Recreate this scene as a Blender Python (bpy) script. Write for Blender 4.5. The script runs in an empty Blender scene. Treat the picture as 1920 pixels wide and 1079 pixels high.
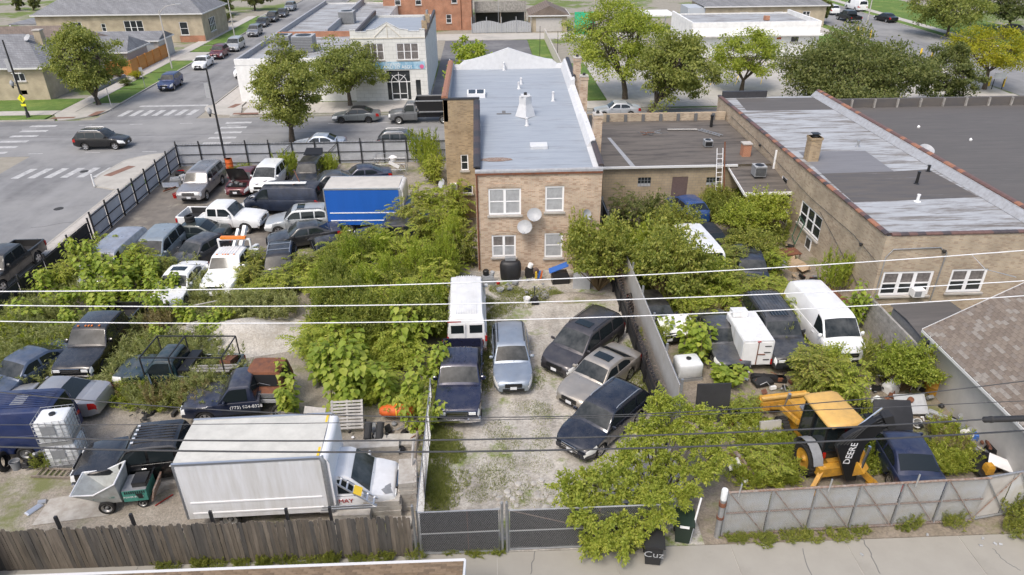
import bpy, math, random
import numpy as np
from mathutils import Vector, Matrix
R=math.radians; PI=math.pi
scene=bpy.context.scene; COL=scene.collection
# ---------------------------------------------------------------- camera, sky, sun, exposure
FPX=1332.0; TH=R(28.7); YAW=R(2.0); ROLL=R(0.5); CAMH=20.0
cr,sr=math.cos(ROLL),math.sin(ROLL)
fw=Vector((math.sin(YAW)*math.cos(TH),math.cos(YAW)*math.cos(TH),-math.sin(TH)))
r0=Vector((math.cos(YAW),-math.sin(YAW),0)); u0=r0.cross(fw)
rr=r0*cr-u0*sr; uu=r0*sr+u0*cr
cam=bpy.data.cameras.new('camera'); co=bpy.data.objects.new('camera',cam); COL.objects.link(co)
co.matrix_world=Matrix(((rr.x,uu.x,-fw.x,0),(rr.y,uu.y,-fw.y,0),(rr.z,uu.z,-fw.z,CAMH),(0,0,0,1)))
cam.sensor_width=36; cam.lens=36*FPX/1920; cam.clip_start=.5; cam.clip_end=1200
scene.camera=co
SUN_EL=R(56); SUN_AZ=R(212)   # azimuth clockwise from +Y: behind the camera, to the left
w=bpy.data.worlds.new('World'); scene.world=w; w.use_nodes=True
nt=w.node_tree; bg=nt.nodes['Background']; sk=nt.nodes.new('ShaderNodeTexSky'); sk.sky_type='NISHITA'
sk.sun_disc=False; sk.sun_elevation=SUN_EL; sk.sun_rotation=SUN_AZ; sk.air_density=1.0; sk.dust_density=4.0; sk.ozone_density=0.6
nt.links.new(sk.outputs[0],bg.inputs[0]); bg.inputs[1].default_value=0.15
sl=bpy.data.lights.new('sun','SUN'); sl.energy=1.25; sl.angle=R(15); sl.color=(1,.96,.9)
so=bpy.data.objects.new('sun',sl); COL.objects.link(so)
sd=Vector((math.sin(SUN_AZ)*math.cos(SUN_EL),math.cos(SUN_AZ)*math.cos(SUN_EL),math.sin(SUN_EL)))
so.rotation_euler=(-sd).to_track_quat('-Z','Y').to_euler(); so.location=(0,0,60)
scene.view_settings.view_transform='Standard'; scene.view_settings.look='None'
scene.view_settings.exposure=0.62; scene.view_settings.gamma=1
# ---------------------------------------------------------------- pixel of the photo -> point of the place at a height
def P(u,v,z=0.0):
    p=(u-960)/FPX; q=-(v-539.5)/FPX
    d=fw+rr*p+uu*q; t=(z-CAMH)/d.z
    return Vector((d.x*t,d.y*t,z))
def HY(u,v,Y):
    p=(u-960)/FPX; q=-(v-539.5)/FPX
    d=fw+rr*p+uu*q; t=Y/d.y
    return Vector((d.x*t,Y,CAMH+d.z*t))
# ---------------------------------------------------------------- materials
MATS={}
def mat(name,color,rough=.6,metal=0,coat=0,noise=0,nscale=6,color2=None,bump=0,bscale=40,spec=.5,trans=0,alpha=1,em=0,detail=5,island=0,coords='Object'):
    if name in MATS: return MATS[name]
    m=bpy.data.materials.new(name); m.use_nodes=True; n=m.node_tree; b=n.nodes['Principled BSDF']
    c=tuple(color)+(1,)
    b.inputs['Base Color'].default_value=c; b.inputs['Roughness'].default_value=rough; b.inputs['Metallic'].default_value=metal
    b.inputs['Coat Weight'].default_value=coat; b.inputs['Coat Roughness'].default_value=.06; b.inputs['Specular IOR Level'].default_value=spec
    b.inputs['Alpha'].default_value=alpha
    m.diffuse_color=c
    if em: b.inputs['Emission Color'].default_value=c; b.inputs['Emission Strength'].default_value=em
    tc=n.nodes.new('ShaderNodeTexCoord')
    src=None
    if noise or color2:
        t=n.nodes.new('ShaderNodeTexNoise'); t.inputs['Scale'].default_value=nscale; t.inputs['Detail'].default_value=detail; t.inputs['Roughness'].default_value=.65
        n.links.new(tc.outputs[coords],t.inputs['Vector'])
        mx=n.nodes.new('ShaderNodeMixRGB'); 
        c2=color2 if color2 else tuple(x*(1-noise) for x in color)
        mx.inputs[1].default_value=c; mx.inputs[2].default_value=tuple(c2)+(1,)
        rp=n.nodes.new('ShaderNodeMapRange'); rp.inputs[1].default_value=.35; rp.inputs[2].default_value=.68
        n.links.new(t.outputs[0],rp.inputs[0]); n.links.new(rp.outputs[0],mx.inputs[0]); src=mx
        if island:
            g=n.nodes.new('ShaderNodeNewGeometry'); hs=n.nodes.new('ShaderNodeHueSaturation')
            r2=n.nodes.new('ShaderNodeMapRange'); r2.inputs[3].default_value=1-island; r2.inputs[4].default_value=1+island
            n.links.new(g.outputs['Random Per Island'],r2.inputs[0]); n.links.new(r2.outputs[0],hs.inputs['Value']); n.links.new(mx.outputs[0],hs.inputs['Color']); src=hs
        n.links.new(src.outputs[0],b.inputs['Base Color'])
    if bump:
        t=n.nodes.new('ShaderNodeTexNoise'); t.inputs['Scale'].default_value=bscale; t.inputs['Detail'].default_value=4
        n.links.new(tc.outputs[coords],t.inputs['Vector'])
        bp=n.nodes.new('ShaderNodeBump'); bp.inputs['Strength'].default_value=bump; bp.inputs['Distance'].default_value=.02
        n.links.new(t.outputs[0],bp.inputs['Height']); n.links.new(bp.outputs[0],b.inputs['Normal'])
    MATS[name]=m; return m
def nodes_of(m): return m.node_tree.nodes, m.node_tree.links, m.node_tree.nodes['Principled BSDF']
def leafmat(name,c1,c2,c3,tr=.45):
    """leaf: colour differs from leaf to leaf and from branch to branch; light passes through"""
    m=bpy.data.materials.new(name); m.use_nodes=True; N=m.node_tree.nodes; L=m.node_tree.links; b=N['Principled BSDF']; out=N['Material Output']
    g=N.new('ShaderNodeNewGeometry'); cr_=N.new('ShaderNodeValToRGB'); e=cr_.color_ramp.elements
    e[0].color=c1+(1,); e[1].color=c3+(1,); x=e.new(.5); x.color=c2+(1,)
    tc=N.new('ShaderNodeTexCoord'); t=N.new('ShaderNodeTexNoise'); t.inputs['Scale'].default_value=1.3; t.inputs['Detail'].default_value=2
    L.new(tc.outputs['Object'],t.inputs['Vector'])
    oi=N.new('ShaderNodeObjectInfo')
    a=N.new('ShaderNodeMath'); a.operation='MULTIPLY_ADD'; a.inputs[1].default_value=.6; L.new(g.outputs['Random Per Island'],a.inputs[0])
    a2=N.new('ShaderNodeMath'); a2.operation='MULTIPLY_ADD'; a2.inputs[1].default_value=.5; a2.inputs[2].default_value=-.1; L.new(t.outputs[0],a2.inputs[0]); L.new(a2.outputs[0],a.inputs[2])
    a3=N.new('ShaderNodeMath'); a3.operation='MULTIPLY_ADD'; a3.inputs[1].default_value=.22; L.new(oi.outputs['Random'],a3.inputs[0]); L.new(a.outputs[0],a3.inputs[2])
    L.new(a3.outputs[0],cr_.inputs[0]); L.new(cr_.outputs[0],b.inputs['Base Color'])
    b.inputs['Roughness'].default_value=.55; b.inputs['Specular IOR Level'].default_value=.35
    tb=N.new('ShaderNodeBsdfTranslucent'); hs=N.new('ShaderNodeHueSaturation'); hs.inputs['Saturation'].default_value=1.15; hs.inputs['Value'].default_value=1.25
    L.new(cr_.outputs[0],hs.inputs['Color']); L.new(hs.outputs[0],tb.inputs[0])
    ms=N.new('ShaderNodeMixShader'); ms.inputs[0].default_value=tr
    L.new(b.outputs[0],ms.inputs[1]); L.new(tb.outputs[0],ms.inputs[2]); L.new(ms.outputs[0],out.inputs[0])
    MATS[name]=m; return m
def brickmat(name,c1,c2,mortar,bw=.215,rh=.075,ms=.012,stain=.25,extra=None,bump=.35):
    m=bpy.data.materials.new(name); m.use_nodes=True; N,L,b=nodes_of(m)
    tc=N.new('ShaderNodeTexCoord'); sx=N.new('ShaderNodeSeparateXYZ'); L.new(tc.outputs['Object'],sx.inputs[0])
    ad=N.new('ShaderNodeMath'); L.new(sx.outputs[0],ad.inputs[0]); L.new(sx.outputs[1],ad.inputs[1])
    cb=N.new('ShaderNodeCombineXYZ'); L.new(ad.outputs[0],cb.inputs[0]); L.new(sx.outputs[2],cb.inputs[1])
    bt=N.new('ShaderNodeTexBrick'); L.new(cb.outputs[0],bt.inputs['Vector'])
    bt.inputs['Color1'].default_value=c1+(1,); bt.inputs['Color2'].default_value=c2+(1,); bt.inputs['Mortar'].default_value=mortar+(1,)
    bt.inputs['Scale'].default_value=1; bt.inputs['Brick Width'].default_value=bw; bt.inputs['Row Height'].default_value=rh; bt.inputs['Mortar Size'].default_value=ms; bt.inputs['Bias'].default_value=-.1
    t=N.new('ShaderNodeTexNoise'); t.inputs['Scale'].default_value=.9; t.inputs['Detail'].default_value=6; L.new(cb.outputs[0],t.inputs['Vector'])
    rp=N.new('ShaderNodeMapRange'); rp.inputs[1].default_value=.3; rp.inputs[2].default_value=.7; rp.inputs[3].default_value=1-stain; rp.inputs[4].default_value=1+stain*.5
    L.new(t.outputs[0],rp.inputs[0])
    hs=N.new('ShaderNodeHueSaturation'); L.new(bt.outputs[0],hs.inputs['Color']); L.new(rp.outputs[0],hs.inputs['Value'])
    last=hs.outputs[0]
    if extra:   # a second brick colour scattered brick by brick
        wn=N.new('ShaderNodeTexWhiteNoise'); vm=N.new('ShaderNodeVectorMath'); vm.operation='SNAP'; vm.inputs[1].default_value=(bw,rh,1); L.new(cb.outputs[0],vm.inputs[0]); L.new(vm.outputs[0],wn.inputs[0])
        gt=N.new('ShaderNodeMath'); gt.operation='GREATER_THAN'; gt.inputs[1].default_value=.8; L.new(wn.outputs[0],gt.inputs[0])
        mu=N.new('ShaderNodeMath'); mu.operation='MULTIPLY'; mu.inputs[1].default_value=.5; L.new(gt.outputs[0],mu.inputs[0])
        mx=N.new('ShaderNodeMixRGB'); mx.inputs[2].default_value=extra+(1,); L.new(mu.outputs[0],mx.inputs[0]); L.new(last,mx.inputs[1]); last=mx.outputs[0]
    L.new(last,b.inputs['Base Color']); b.inputs['Roughness'].default_value=.9
    bp=N.new('ShaderNodeBump'); bp.inputs['Strength'].default_value=bump; bp.inputs['Distance'].default_value=.01; bp.invert=True
    L.new(bt.outputs['Fac'],bp.inputs['Height']); L.new(bp.outputs[0],b.inputs['Normal'])
    MATS[name]=m; return m
# ---------------------------------------------------------------- mesh helper
class MB:
    def __init__(s): s.v=[]; s.f=[]
    def add(s,vs,fs):
        o=len(s.v); s.v+= [tuple(x) for x in vs]; s.f+=[tuple(i+o for i in f) for f in fs]; return s
    def box(s,c,d,rz=0,rx=0,ry=0):
        x,y,z=d[0]/2,d[1]/2,d[2]/2
        vs=[Vector(p) for p in ((-x,-y,-z),(x,-y,-z),(x,y,-z),(-x,y,-z),(-x,-y,z),(x,-y,z),(x,y,z),(-x,y,z))]
        if rz or rx or ry:
            M=Matrix.Rotation(rz,3,'Z')@Matrix.Rotation(ry,3,'Y')@Matrix.Rotation(rx,3,'X'); vs=[M@q for q in vs]
        c=Vector(c); return s.add([q+c for q in vs],[(0,3,2,1),(4,5,6,7),(0,1,5,4),(1,2,6,5),(2,3,7,6),(3,0,4,7)])
    def b2(s,x0,x1,y0,y1,z0,z1): return s.box(((x0+x1)/2,(y0+y1)/2,(z0+z1)/2),(abs(x1-x0),abs(y1-y0),abs(z1-z0)))
    def bar(s,a,b,w,h=None,up=(0,0,1)):
        h=h or w; a=Vector(a); b=Vector(b); d=(b-a).normalized(); u=Vector(up)
        if abs(d.dot(u))>.98: u=Vector((1,0,0))
        sd=d.cross(u).normalized(); u=sd.cross(d)
        q=[sd*(-w/2)+u*(-h/2),sd*(w/2)+u*(-h/2),sd*(w/2)+u*(h/2),sd*(-w/2)+u*(h/2)]
        return s.add([a+x for x in q]+[b+x for x in q],[(0,1,2,3),(7,6,5,4),(0,4,5,1),(1,5,6,2),(2,6,7,3),(3,7,4,0)])
    def tube(s,pts,r,n=8,cap=True):
        pts=[Vector(p) for p in pts]; rs=r if isinstance(r,(list,tuple)) else [r]*len(pts); vs=[]; fs=[]; pu=None
        for i,p in enumerate(pts):
            d=(pts[min(i+1,len(pts)-1)]-pts[max(i-1,0)]).normalized()
            u=pu if pu else (Vector((0,0,1)) if abs(d.z)<.95 else Vector((1,0,0)))
            sd=d.cross(u).normalized(); u=sd.cross(d).normalized(); pu=u
            for k in range(n):
                a=2*PI*k/n; vs.append(p+(sd*math.cos(a)+u*math.sin(a))*rs[i])
        for i in range(len(pts)-1):
            for k in range(n): fs.append((i*n+k,i*n+(k+1)%n,(i+1)*n+(k+1)%n,(i+1)*n+k))
        if cap: fs.append(tuple(range(n))[::-1]); fs.append(tuple((len(pts)-1)*n+k for k in range(n)))
        return s.add(vs,fs)
    def lathe(s,prof,c=(0,0,0),axis='z',n=16,cap=True):
        vs=[];fs=[];c=Vector(c)
        for r,h in prof:
            for k in range(n):
                a=2*PI*k/n; x,y=r*math.cos(a),r*math.sin(a)
                vs.append(c+(Vector((x,y,h)) if axis=='z' else Vector((x,h,y)) if axis=='y' else Vector((h,x,y))))
        for i in range(len(prof)-1):
            for k in range(n): fs.append((i*n+k,i*n+(k+1)%n,(i+1)*n+(k+1)%n,(i+1)*n+k))
        if cap: fs.append(tuple(range(n))[::-1]); fs.append(tuple((len(prof)-1)*n+k for k in range(n)))
        return s.add(vs,fs)
    def prism(s,pts,z0,z1):
        n=len(pts); vs=[(x,y,z0) for x,y in pts]+[(x,y,z1) for x,y in pts]
        return s.add(vs,[tuple(range(n))[::-1],tuple(range(n,2*n))]+[(i,(i+1)%n,n+(i+1)%n,n+i) for i in range(n)])
    def grid(s,rows,closed=False,flip=False):
        n=len(rows[0]); vs=[p for r in rows for p in r]; fs=[]
        for i in range(len(rows)-1):
            for k in range(n if closed else n-1):
                f=(i*n+k,i*n+(k+1)%n,(i+1)*n+(k+1)%n,(i+1)*n+k); fs.append(f[::-1] if flip else f)
        return s.add(vs,fs)
    def build(s,name,m,parent=None,smooth=False,loc=None,rz=0,sharp=None):
        me=bpy.data.meshes.new(name); me.from_pydata(s.v,[],s.f); me.validate()
        me.materials.append(m if not isinstance(m,str) else MATS[m])
        if smooth:
            me.polygons.foreach_set('use_smooth',[True]*len(me.polygons))
            me.set_sharp_from_angle(angle=R(sharp or 40))
        o=bpy.data.objects.new(name,me); COL.objects.link(o)
        if parent: o.parent=parent
        if loc is not None: o.location=loc
        o.rotation_euler.z=rz
        return o
def inst(name,me,parent=None,loc=(0,0,0),rot=(0,0,0),sc=(1,1,1)):
    o=bpy.data.objects.new(name,me); COL.objects.link(o); o.parent=parent; o.location=loc; o.rotation_euler=rot; o.scale=sc; return o
def tag(o,label,cat,group=None,kind=None):
    o['label']=label
    if cat: o['category']=cat
    if group: o['group']=group
    if kind: o['kind']=kind
    return o
def thing(name,label,cat,loc=(0,0,0),rz=0,group=None):
    o=bpy.data.objects.new(name,None); COL.objects.link(o); o.location=loc; o.rotation_euler=(0,0,rz); o.empty_display_size=.2
    return tag(o,label,cat,group)
def struct(o): o['kind']='structure'; return o
def text(name,body,m,parent,loc,rot,size,ext=.004,sx=1):
    """flat lettering as its own thin mesh"""
    c=bpy.data.curves.new(name,'FONT'); c.body=body; c.size=size; c.extrude=ext; c.align_x='CENTER'; c.align_y='CENTER'; c.resolution_u=2
    t=bpy.data.objects.new(name,c); me=bpy.data.meshes.new_from_object(t); bpy.data.objects.remove(t); bpy.data.curves.remove(c)
    me.materials.clear(); me.materials.append(MATS[m]); me.name=name
    return inst(name,me,parent,loc,rot,(sx,1,1))
# ---------------------------------------------------------------- material list
mat('black',(.012,.012,.013),.45); mat('plastic',(.02,.02,.021),.6); mat('tyre',(.022,.021,.02),.85,noise=.4,nscale=9); mat('rubber',(.03,.03,.03),.8)
mat('alloy',(.5,.5,.51),.35,.8); mat('steelrim',(.42,.42,.41),.4,.7); mat('darkrim',(.05,.05,.055),.4,.5); mat('chrome',(.72,.72,.73),.15,1)
mat('glass',(.014,.019,.021),.07,spec=.5); mat('pane',(.03,.034,.036),.08,spec=.6); mat('blind',(.42,.43,.44),.35,noise=.3,nscale=3); mat('curtain',(.22,.2,.19),.4,noise=.6,nscale=5)
mat('screen',(.014,.018,.019),.09,spec=.38,color2=(.07,.073,.072),nscale=1.4,detail=3); mat('lamp',(.78,.79,.78),.12,spec=.8); mat('red',(.35,.012,.01),.25); mat('amber',(.7,.2,.02),.3); mat('plate',(.65,.66,.68),.5); mat('seat',(.3,.29,.27),.8,noise=.4)
mat('white',(.78,.78,.77),.5,noise=.12,nscale=2); mat('whitevinyl',(.82,.82,.82),.4); mat('whitepaint',(.8,.8,.78),.55,noise=.2,nscale=1.2,bump=.1); mat('galv',(.42,.43,.44),.45,.6,noise=.25,nscale=8); mat('alum',(.6,.61,.62),.35,.8)
mat('iron',(.02,.02,.022),.5); mat('rust',(.2,.075,.035),.85,color2=(.1,.045,.03),nscale=5); mat('rustpipe',(.17,.09,.055),.8,color2=(.3,.27,.24),nscale=9)
mat('wood',(.26,.22,.18),.85,noise=.4,nscale=4); mat('greywood',(.36,.34,.31),.85,noise=.45,nscale=3); mat('orangewood',(.55,.24,.06),.7,noise=.3,nscale=2); mat('bark',(.12,.095,.07),.9,noise=.5,nscale=8,bump=.4); mat('twig',(.17,.12,.06),.85)
mat('concrete',(.42,.4,.36),.9,noise=.22,nscale=.8,detail=8,bump=.15); mat('slab',(.46,.43,.39),.9,color2=(.37,.35,.32),nscale=1.5,detail=8,bump=.12,bscale=60); mat('kerb',(.4,.38,.34),.9,noise=.25,nscale=1)
mat('blockstone',(.47,.45,.41),.9,color2=(.3,.27,.23),nscale=2.5,detail=9,bump=.3,bscale=25)
mat('cream',(.6,.56,.47),.8,noise=.12,nscale=1); mat('siding',(.46,.44,.41),.6,noise=.12,nscale=2); mat('greyside',(.4,.43,.46),.6); mat('gutter',(.6,.6,.59),.45)
mat('brownpaint',(.13,.09,.08),.6,noise=.2); mat('green',(.05,.25,.14),.5); mat('yellow',(.75,.5,.03),.5); mat('signyellow',(.75,.72,.02),.5); mat('orange',(.62,.12,.02),.6,noise=.3,nscale=3); mat('bluep',(.03,.12,.42),.5)
mat('greyplastic',(.25,.26,.27),.6,noise=.2); mat('tarp',(.02,.02,.022),.5,noise=.4,nscale=2,bump=.5,bscale=5); mat('dish',(.38,.39,.4),.45,noise=.15); mat('cardboard',(.42,.31,.2),.85,noise=.2); mat('ibc',(.72,.74,.74),.4,noise=.1)
mat('markpaint',(.5,.5,.49),.75,color2=(.27,.27,.27),nscale=2.2,detail=9); mat('brickpad',(.22,.12,.085),.85,noise=.3,nscale=3)
mat('jdyellow',(.62,.32,.03),.5,color2=(.36,.19,.04),nscale=4,detail=8); mat('jdroof',(.66,.4,.11),.55,color2=(.5,.31,.1),nscale=2.5,detail=8); mat('teal',(.06,.25,.2),.6,noise=.25)
mat('hopper',(.5,.52,.49),.55,color2=(.36,.36,.33),nscale=3); mat('cable',(.05,.05,.052),.5); mat('cablewhite',(.74,.75,.76),.5,noise=.15,nscale=3)
mat('flower',(.6,.55,.4),.7); mat('pink',(.6,.12,.25),.6)
leafmat('leaf_big',(.14,.205,.03),(.28,.36,.052),(.46,.48,.09)); leafmat('leaf_bush',(.1,.135,.03),(.24,.28,.058),(.44,.42,.1)); leafmat('leaf_ail',(.13,.175,.028),(.3,.36,.055),(.52,.52,.11))
leafmat('leaf_dark',(.06,.085,.028),(.135,.165,.05),(.24,.25,.08)); leafmat('leaf_weed',(.17,.195,.06),(.31,.335,.12),(.44,.44,.21)); leafmat('leaf_tree',(.105,.14,.035),(.23,.265,.065),(.4,.4,.11))
leafmat('leaf_yellow',(.16,.2,.02),(.32,.33,.03),(.5,.43,.04)); leafmat('leaf_grass',(.16,.2,.045),(.25,.28,.075),(.35,.36,.14)); leafmat('leaf_dry',(.2,.13,.06),(.3,.25,.11),(.38,.33,.18))
# ================================================================ GROUND, ROADS, PAVEMENTS
def groundmat(name,a,b_,c,gscale=.35,gcut=(.5,.62),stone=None,streak=None):
    """a/b mixed finely, patches of c (grass or bare earth) where broad noise is high, optional pebbles"""
    m=bpy.data.materials.new(name); m.use_nodes=True; N,L,b=nodes_of(m); tc=N.new('ShaderNodeTexCoord')
    def noise(s,d=6,rough=.6):
        t=N.new('ShaderNodeTexNoise'); t.inputs['Scale'].default_value=s; t.inputs['Detail'].default_value=d; t.inputs['Roughness'].default_value=rough; L.new(tc.outputs['Object'],t.inputs['Vector']); return t
    def mix(f,x,y):
        q=N.new('ShaderNodeMixRGB'); L.new(f,q.inputs[0])
        for i,k in ((1,x),(2,y)):
            if isinstance(k,tuple): q.inputs[i].default_value=k+(1,)
            else: L.new(k,q.inputs[i])
        return q.outputs[0]
    def rng(o,lo,hi):
        r=N.new('ShaderNodeMapRange'); r.inputs[1].default_value=lo; r.inputs[2].default_value=hi; L.new(o,r.inputs[0]); return r.outputs[0]
    col=mix(rng(noise(1.1,9).outputs[0],.35,.65),a,b_)
    if stone:
        v=N.new('ShaderNodeTexVoronoi'); v.inputs['Scale'].default_value=stone; L.new(tc.outputs['Object'],v.inputs['Vector'])
        hs=N.new('ShaderNodeHueSaturation'); L.new(col,hs.inputs['Color'])
        sp=N.new('ShaderNodeSeparateColor'); L.new(v.outputs['Color'],sp.inputs[0]); r=N.new('ShaderNodeMapRange'); r.inputs[3].default_value=.8; r.inputs[4].default_value=1.14; L.new(sp.outputs[0],r.inputs[0]); L.new(r.outputs[0],hs.inputs['Value']); col=hs.outputs[0]
        bp=N.new('ShaderNodeBump'); bp.inputs['Strength'].default_value=.5; bp.inputs['Distance'].default_value=.02; bp.invert=True; L.new(v.outputs['Distance'],bp.inputs['Height']); L.new(bp.outputs[0],b.inputs['Normal'])
    if streak:   # wheel-worn, oil-darkened bands along the way vehicles drive
        mp=N.new('ShaderNodeMapping'); mp.inputs['Scale'].default_value=(streak[0],streak[1],1); L.new(tc.outputs['Object'],mp.inputs[0]); t=N.new('ShaderNodeTexNoise'); t.inputs['Scale'].default_value=1; t.inputs['Detail'].default_value=7; L.new(mp.outputs[0],t.inputs['Vector'])
        hs=N.new('ShaderNodeHueSaturation'); L.new(col,hs.inputs['Color']); r=N.new('ShaderNodeMapRange'); r.inputs[1].default_value=.33; r.inputs[2].default_value=.67; r.inputs[3].default_value=.74; r.inputs[4].default_value=1.1; L.new(t.outputs[0],r.inputs[0]); L.new(r.outputs[0],hs.inputs['Value']); col=hs.outputs[0]
    col=mix(rng(noise(gscale,10,.7).outputs[0],*gcut),col,c)
    L.new(col,b.inputs['Base Color']); b.inputs['Roughness'].default_value=.95; b.inputs['Specular IOR Level'].default_value=.2
    MATS[name]=m; return m
groundmat('ground',(.3,.28,.235),(.25,.23,.19),(.13,.17,.05),.07,(.5,.56))
groundmat('gravel',(.45,.425,.38),(.36,.33,.285),(.17,.21,.06),.42,(.545,.63),14,(1.3,.22))
groundmat('dirt',(.33,.3,.255),(.25,.22,.18),(.16,.17,.075),.3,(.52,.62),18)
groundmat('dirt_right',(.27,.23,.185),(.2,.17,.13),(.16,.17,.07),.5,(.52,.64),16)
groundmat('yardpave',(.2,.18,.155),(.14,.128,.115),(.27,.25,.21),.5,(.55,.65))
groundmat('asphalt',(.225,.226,.228),(.19,.191,.194),(.26,.259,.255),.1,(.42,.62),None,(.07,.75))
groundmat('asphalt_side',(.225,.226,.228),(.19,.191,.194),(.26,.259,.255),.1,(.42,.62),None,(.75,.07))
groundmat('asphalt_dark',(.15,.15,.155),(.125,.125,.13),(.19,.19,.19),.15,(.5,.6))
groundmat('lotconc',(.44,.42,.38),(.39,.37,.335),(.33,.32,.29),.2,(.52,.64))
groundmat('lawn',(.12,.19,.045),(.09,.15,.035),(.17,.22,.06),.3,(.5,.65),30)
groundmat('alleyc',(.32,.305,.268),(.295,.28,.247),(.255,.24,.21),.25,(.52,.68))
def sheet(name,pts,z,m,t=.05):
    o=MB().prism(pts,z-t,z).build(name,m); return struct(o)
o=MB().add([(-700,-300,-.02),(700,-300,-.02),(700,1100,-.02),(-700,1100,-.02)],[(0,1,2,3)]).build('ground','ground'); struct(o)
def rect(x0,x1,y0,y1): return [(x0,y0),(x1,y0),(x1,y1),(x0,y1)]
sheet('main_road',rect(-260,260,63.3,75.2),.004,'asphalt',.02)
sheet('side_road',rect(-41,-29.4,-60,63.3),.004,'asphalt_side',.02); sheet('side_road',rect(-41,-30.4,75.2,420),.004,'asphalt_side',.02)
sheet('right_road',rect(60.5,73.5,75.2,420),.004,'asphalt_side',.02)
sheet('yard_ground',rect(-26.5,-2.6,17.3,59.6),.03,'dirt',.04)
sheet('yard_ground',rect(-2.6,-.6,38.7,59.6),.03,'dirt',.04); sheet('yard_ground',rect(6.6,8.3,48.4,59.6),.03,'dirt',.04)
sheet('yard_pavement',rect(-26.4,-12.5,41.5,59.5),.036,'yardpave',.02)
sheet('yard_gravel',rect(-2.6,7.3,17.3,38.7),.034,'gravel',.04)
sheet('yard_ground',rect(7.3,20.6,17.3,48.4),.03,'dirt_right',.04)
def slabs(name,m,x0,x1,y0,y1,nx,ny,z,th=.12,gap=.02,seed=0):
    """a pavement as a bed with separate slabs lying proud of it"""
    rnd=random.Random(seed); dx=(x1-x0)/nx; dy=(y1-y0)/ny
    bed=struct(MB().b2(x0,x1,y0,y1,z-th,z-.012).build(name,'kerb')); me=None
    for i in range(nx):
        for j in range(ny):
            if me is None:
                s=MB().box((0,0,-.01),(dx-gap,dy-gap,.03)).build('slab',m,bed); me=s.data
            else: s=inst('slab',me,bed)
            s.location=(x0+(i+.5)*dx,y0+(j+.5)*dy,z-.004+rnd.uniform(-.003,.003)); s.rotation_euler=(rnd.uniform(-.002,.002),rnd.uniform(-.002,.002),0)
    return bed
slabs('alley','alleyc',-45,45,11.8,17.28,22,1,.03,.04,.03,1)
slabs('pavement','slab',-29.2,-26.55,17.4,54,1,22,.12,.12,.025,2)
slabs('pavement','slab',-27.2,8,60.1,62.9,22,2,.12,.12,.025,3); slabs('pavement','slab',8.1,60,60.1,62.9,34,2,.12,.12,.025,4)
slabs('pavement','slab',-26,60,76.2,79.2,54,2,.12,.12,.025,5)
slabs('pavement','slab',-46.2,-44.4,78.4,150,1,46,.12,.12,.025,6); slabs('pavement','slab',-90,-46.3,77.4,79.1,28,1,.12,.12,.025,7)
slabs('pavement','slab',-30.1,-27,80,125,2,28,.12,.12,.025,8); slabs('pavement','slab',75.5,77.2,80,170,1,50,.12,.12,.03,9); slabs('pavement','slab',56.8,58.4,110,170,1,34,.12,.12,.03,10)
# corner pavements with a rounded kerb
def arc(cx,cy,r,a0,a1,n=9): return [(cx+r*math.cos(R(a0+(a1-a0)*i/n)),cy+r*math.sin(R(a0+(a1-a0)*i/n))) for i in range(n+1)]
cp=[(-26.5,54.02),(-26.5,60.08),(-27.22,60.08),(-27.22,62.95)]+arc(-28.3,59.2,4.0,90,150)+[(-32.2,57.6),(-32,56),(-31.2,54.9)]+[(-29.25,54.02)]
sheet('pavement',cp,.117,'concrete',.12)
sheet('pavement',[(-27,75.6)]+arc(-26.9,80,4.0,268,178)+[(-27.02,80),(-26.02,76.2)],.113,'concrete',.11)
sheet('pavement',[(-41.1,82)]+arc(-45,79.2,4,10,-85)+[(-46.1,77.35),(-46.25,78.4),(-44.35,78.4),(-44.35,82)],.113,'concrete',.11)
def kerb(pts,w=.16,h=.13):
    b=MB()
    for a,c in zip(pts,pts[1:]): b.bar((a[0],a[1],h/2),(c[0],c[1],h/2),w,h)
    return struct(b.build('kerb','kerb'))
kerb([(-29.28,10),(-29.28,54)]); kerb(cp[3:-1]); kerb([(-27.2,63.05),(200,63.05)]); kerb([(-27,75.45),(200,75.45)]); kerb([(-90,75.3),(-45,75.3)]); kerb([(-41.1,82),(-41.1,300)]); kerb([(-30.3,80),(-30.3,300)]); kerb([(-41.1,-20),(-41.1,52)]); kerb([(60.4,84),(60.4,300)]); kerb([(73.6,82),(73.6,300)])
sheet('pavement',[(-41.2,40)]+arc(-45,56.5,4,0,88)+[(-60,60.6),(-60,58),(-47,57.5),(-44,54),(-44,40)],.113,'concrete',.11); kerb(arc(-45,56.6,4.05,0,88)+[(-60,60.7)])
# verges and lawns
for pts in (rect(-44.35,-41.2,82.2,88.6),rect(-44.35,-41.2,89.2,98),rect(-44.35,-41.2,98.6,106),rect(-44.35,-41.2,113,118),rect(-44.35,-41.2,119,150),rect(-46.3,-90,75.45,77.3),rect(-90,-46.3,79.2,84.5),
            rect(7,9.7,80,119),rect(9.9,13.6,80,100),rect(58.5,60.3,112,170),rect(73.8,75.4,96,170),rect(77.3,90,90,170),rect(50,56.7,110,120),rect(20,34,75.6,76.1)): sheet('lawn',pts,.1,'lawn',.1)
sheet('grass_patch',[tuple(P(*q).xy) for q in ((235,352),(262,352),(300,340),(288,338),(255,340))],.124,'lawn',.03)
sheet('car_park',rect(-6.2,6.95,79.3,119.5),.02,'asphalt_dark',.03); sheet('car_park',rect(13.7,60,79.3,101),.02,'lotconc',.03); sheet('back_alley',rect(-30,60,120,126),.02,'lotconc',.03)
sheet('driveway',rect(-46.2,-41.2,106.5,112.5),.104,'concrete',.1); sheet('yard_ground',rect(-26.9,-6.3,79.3,81.2),.03,'lotconc',.04)
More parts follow.
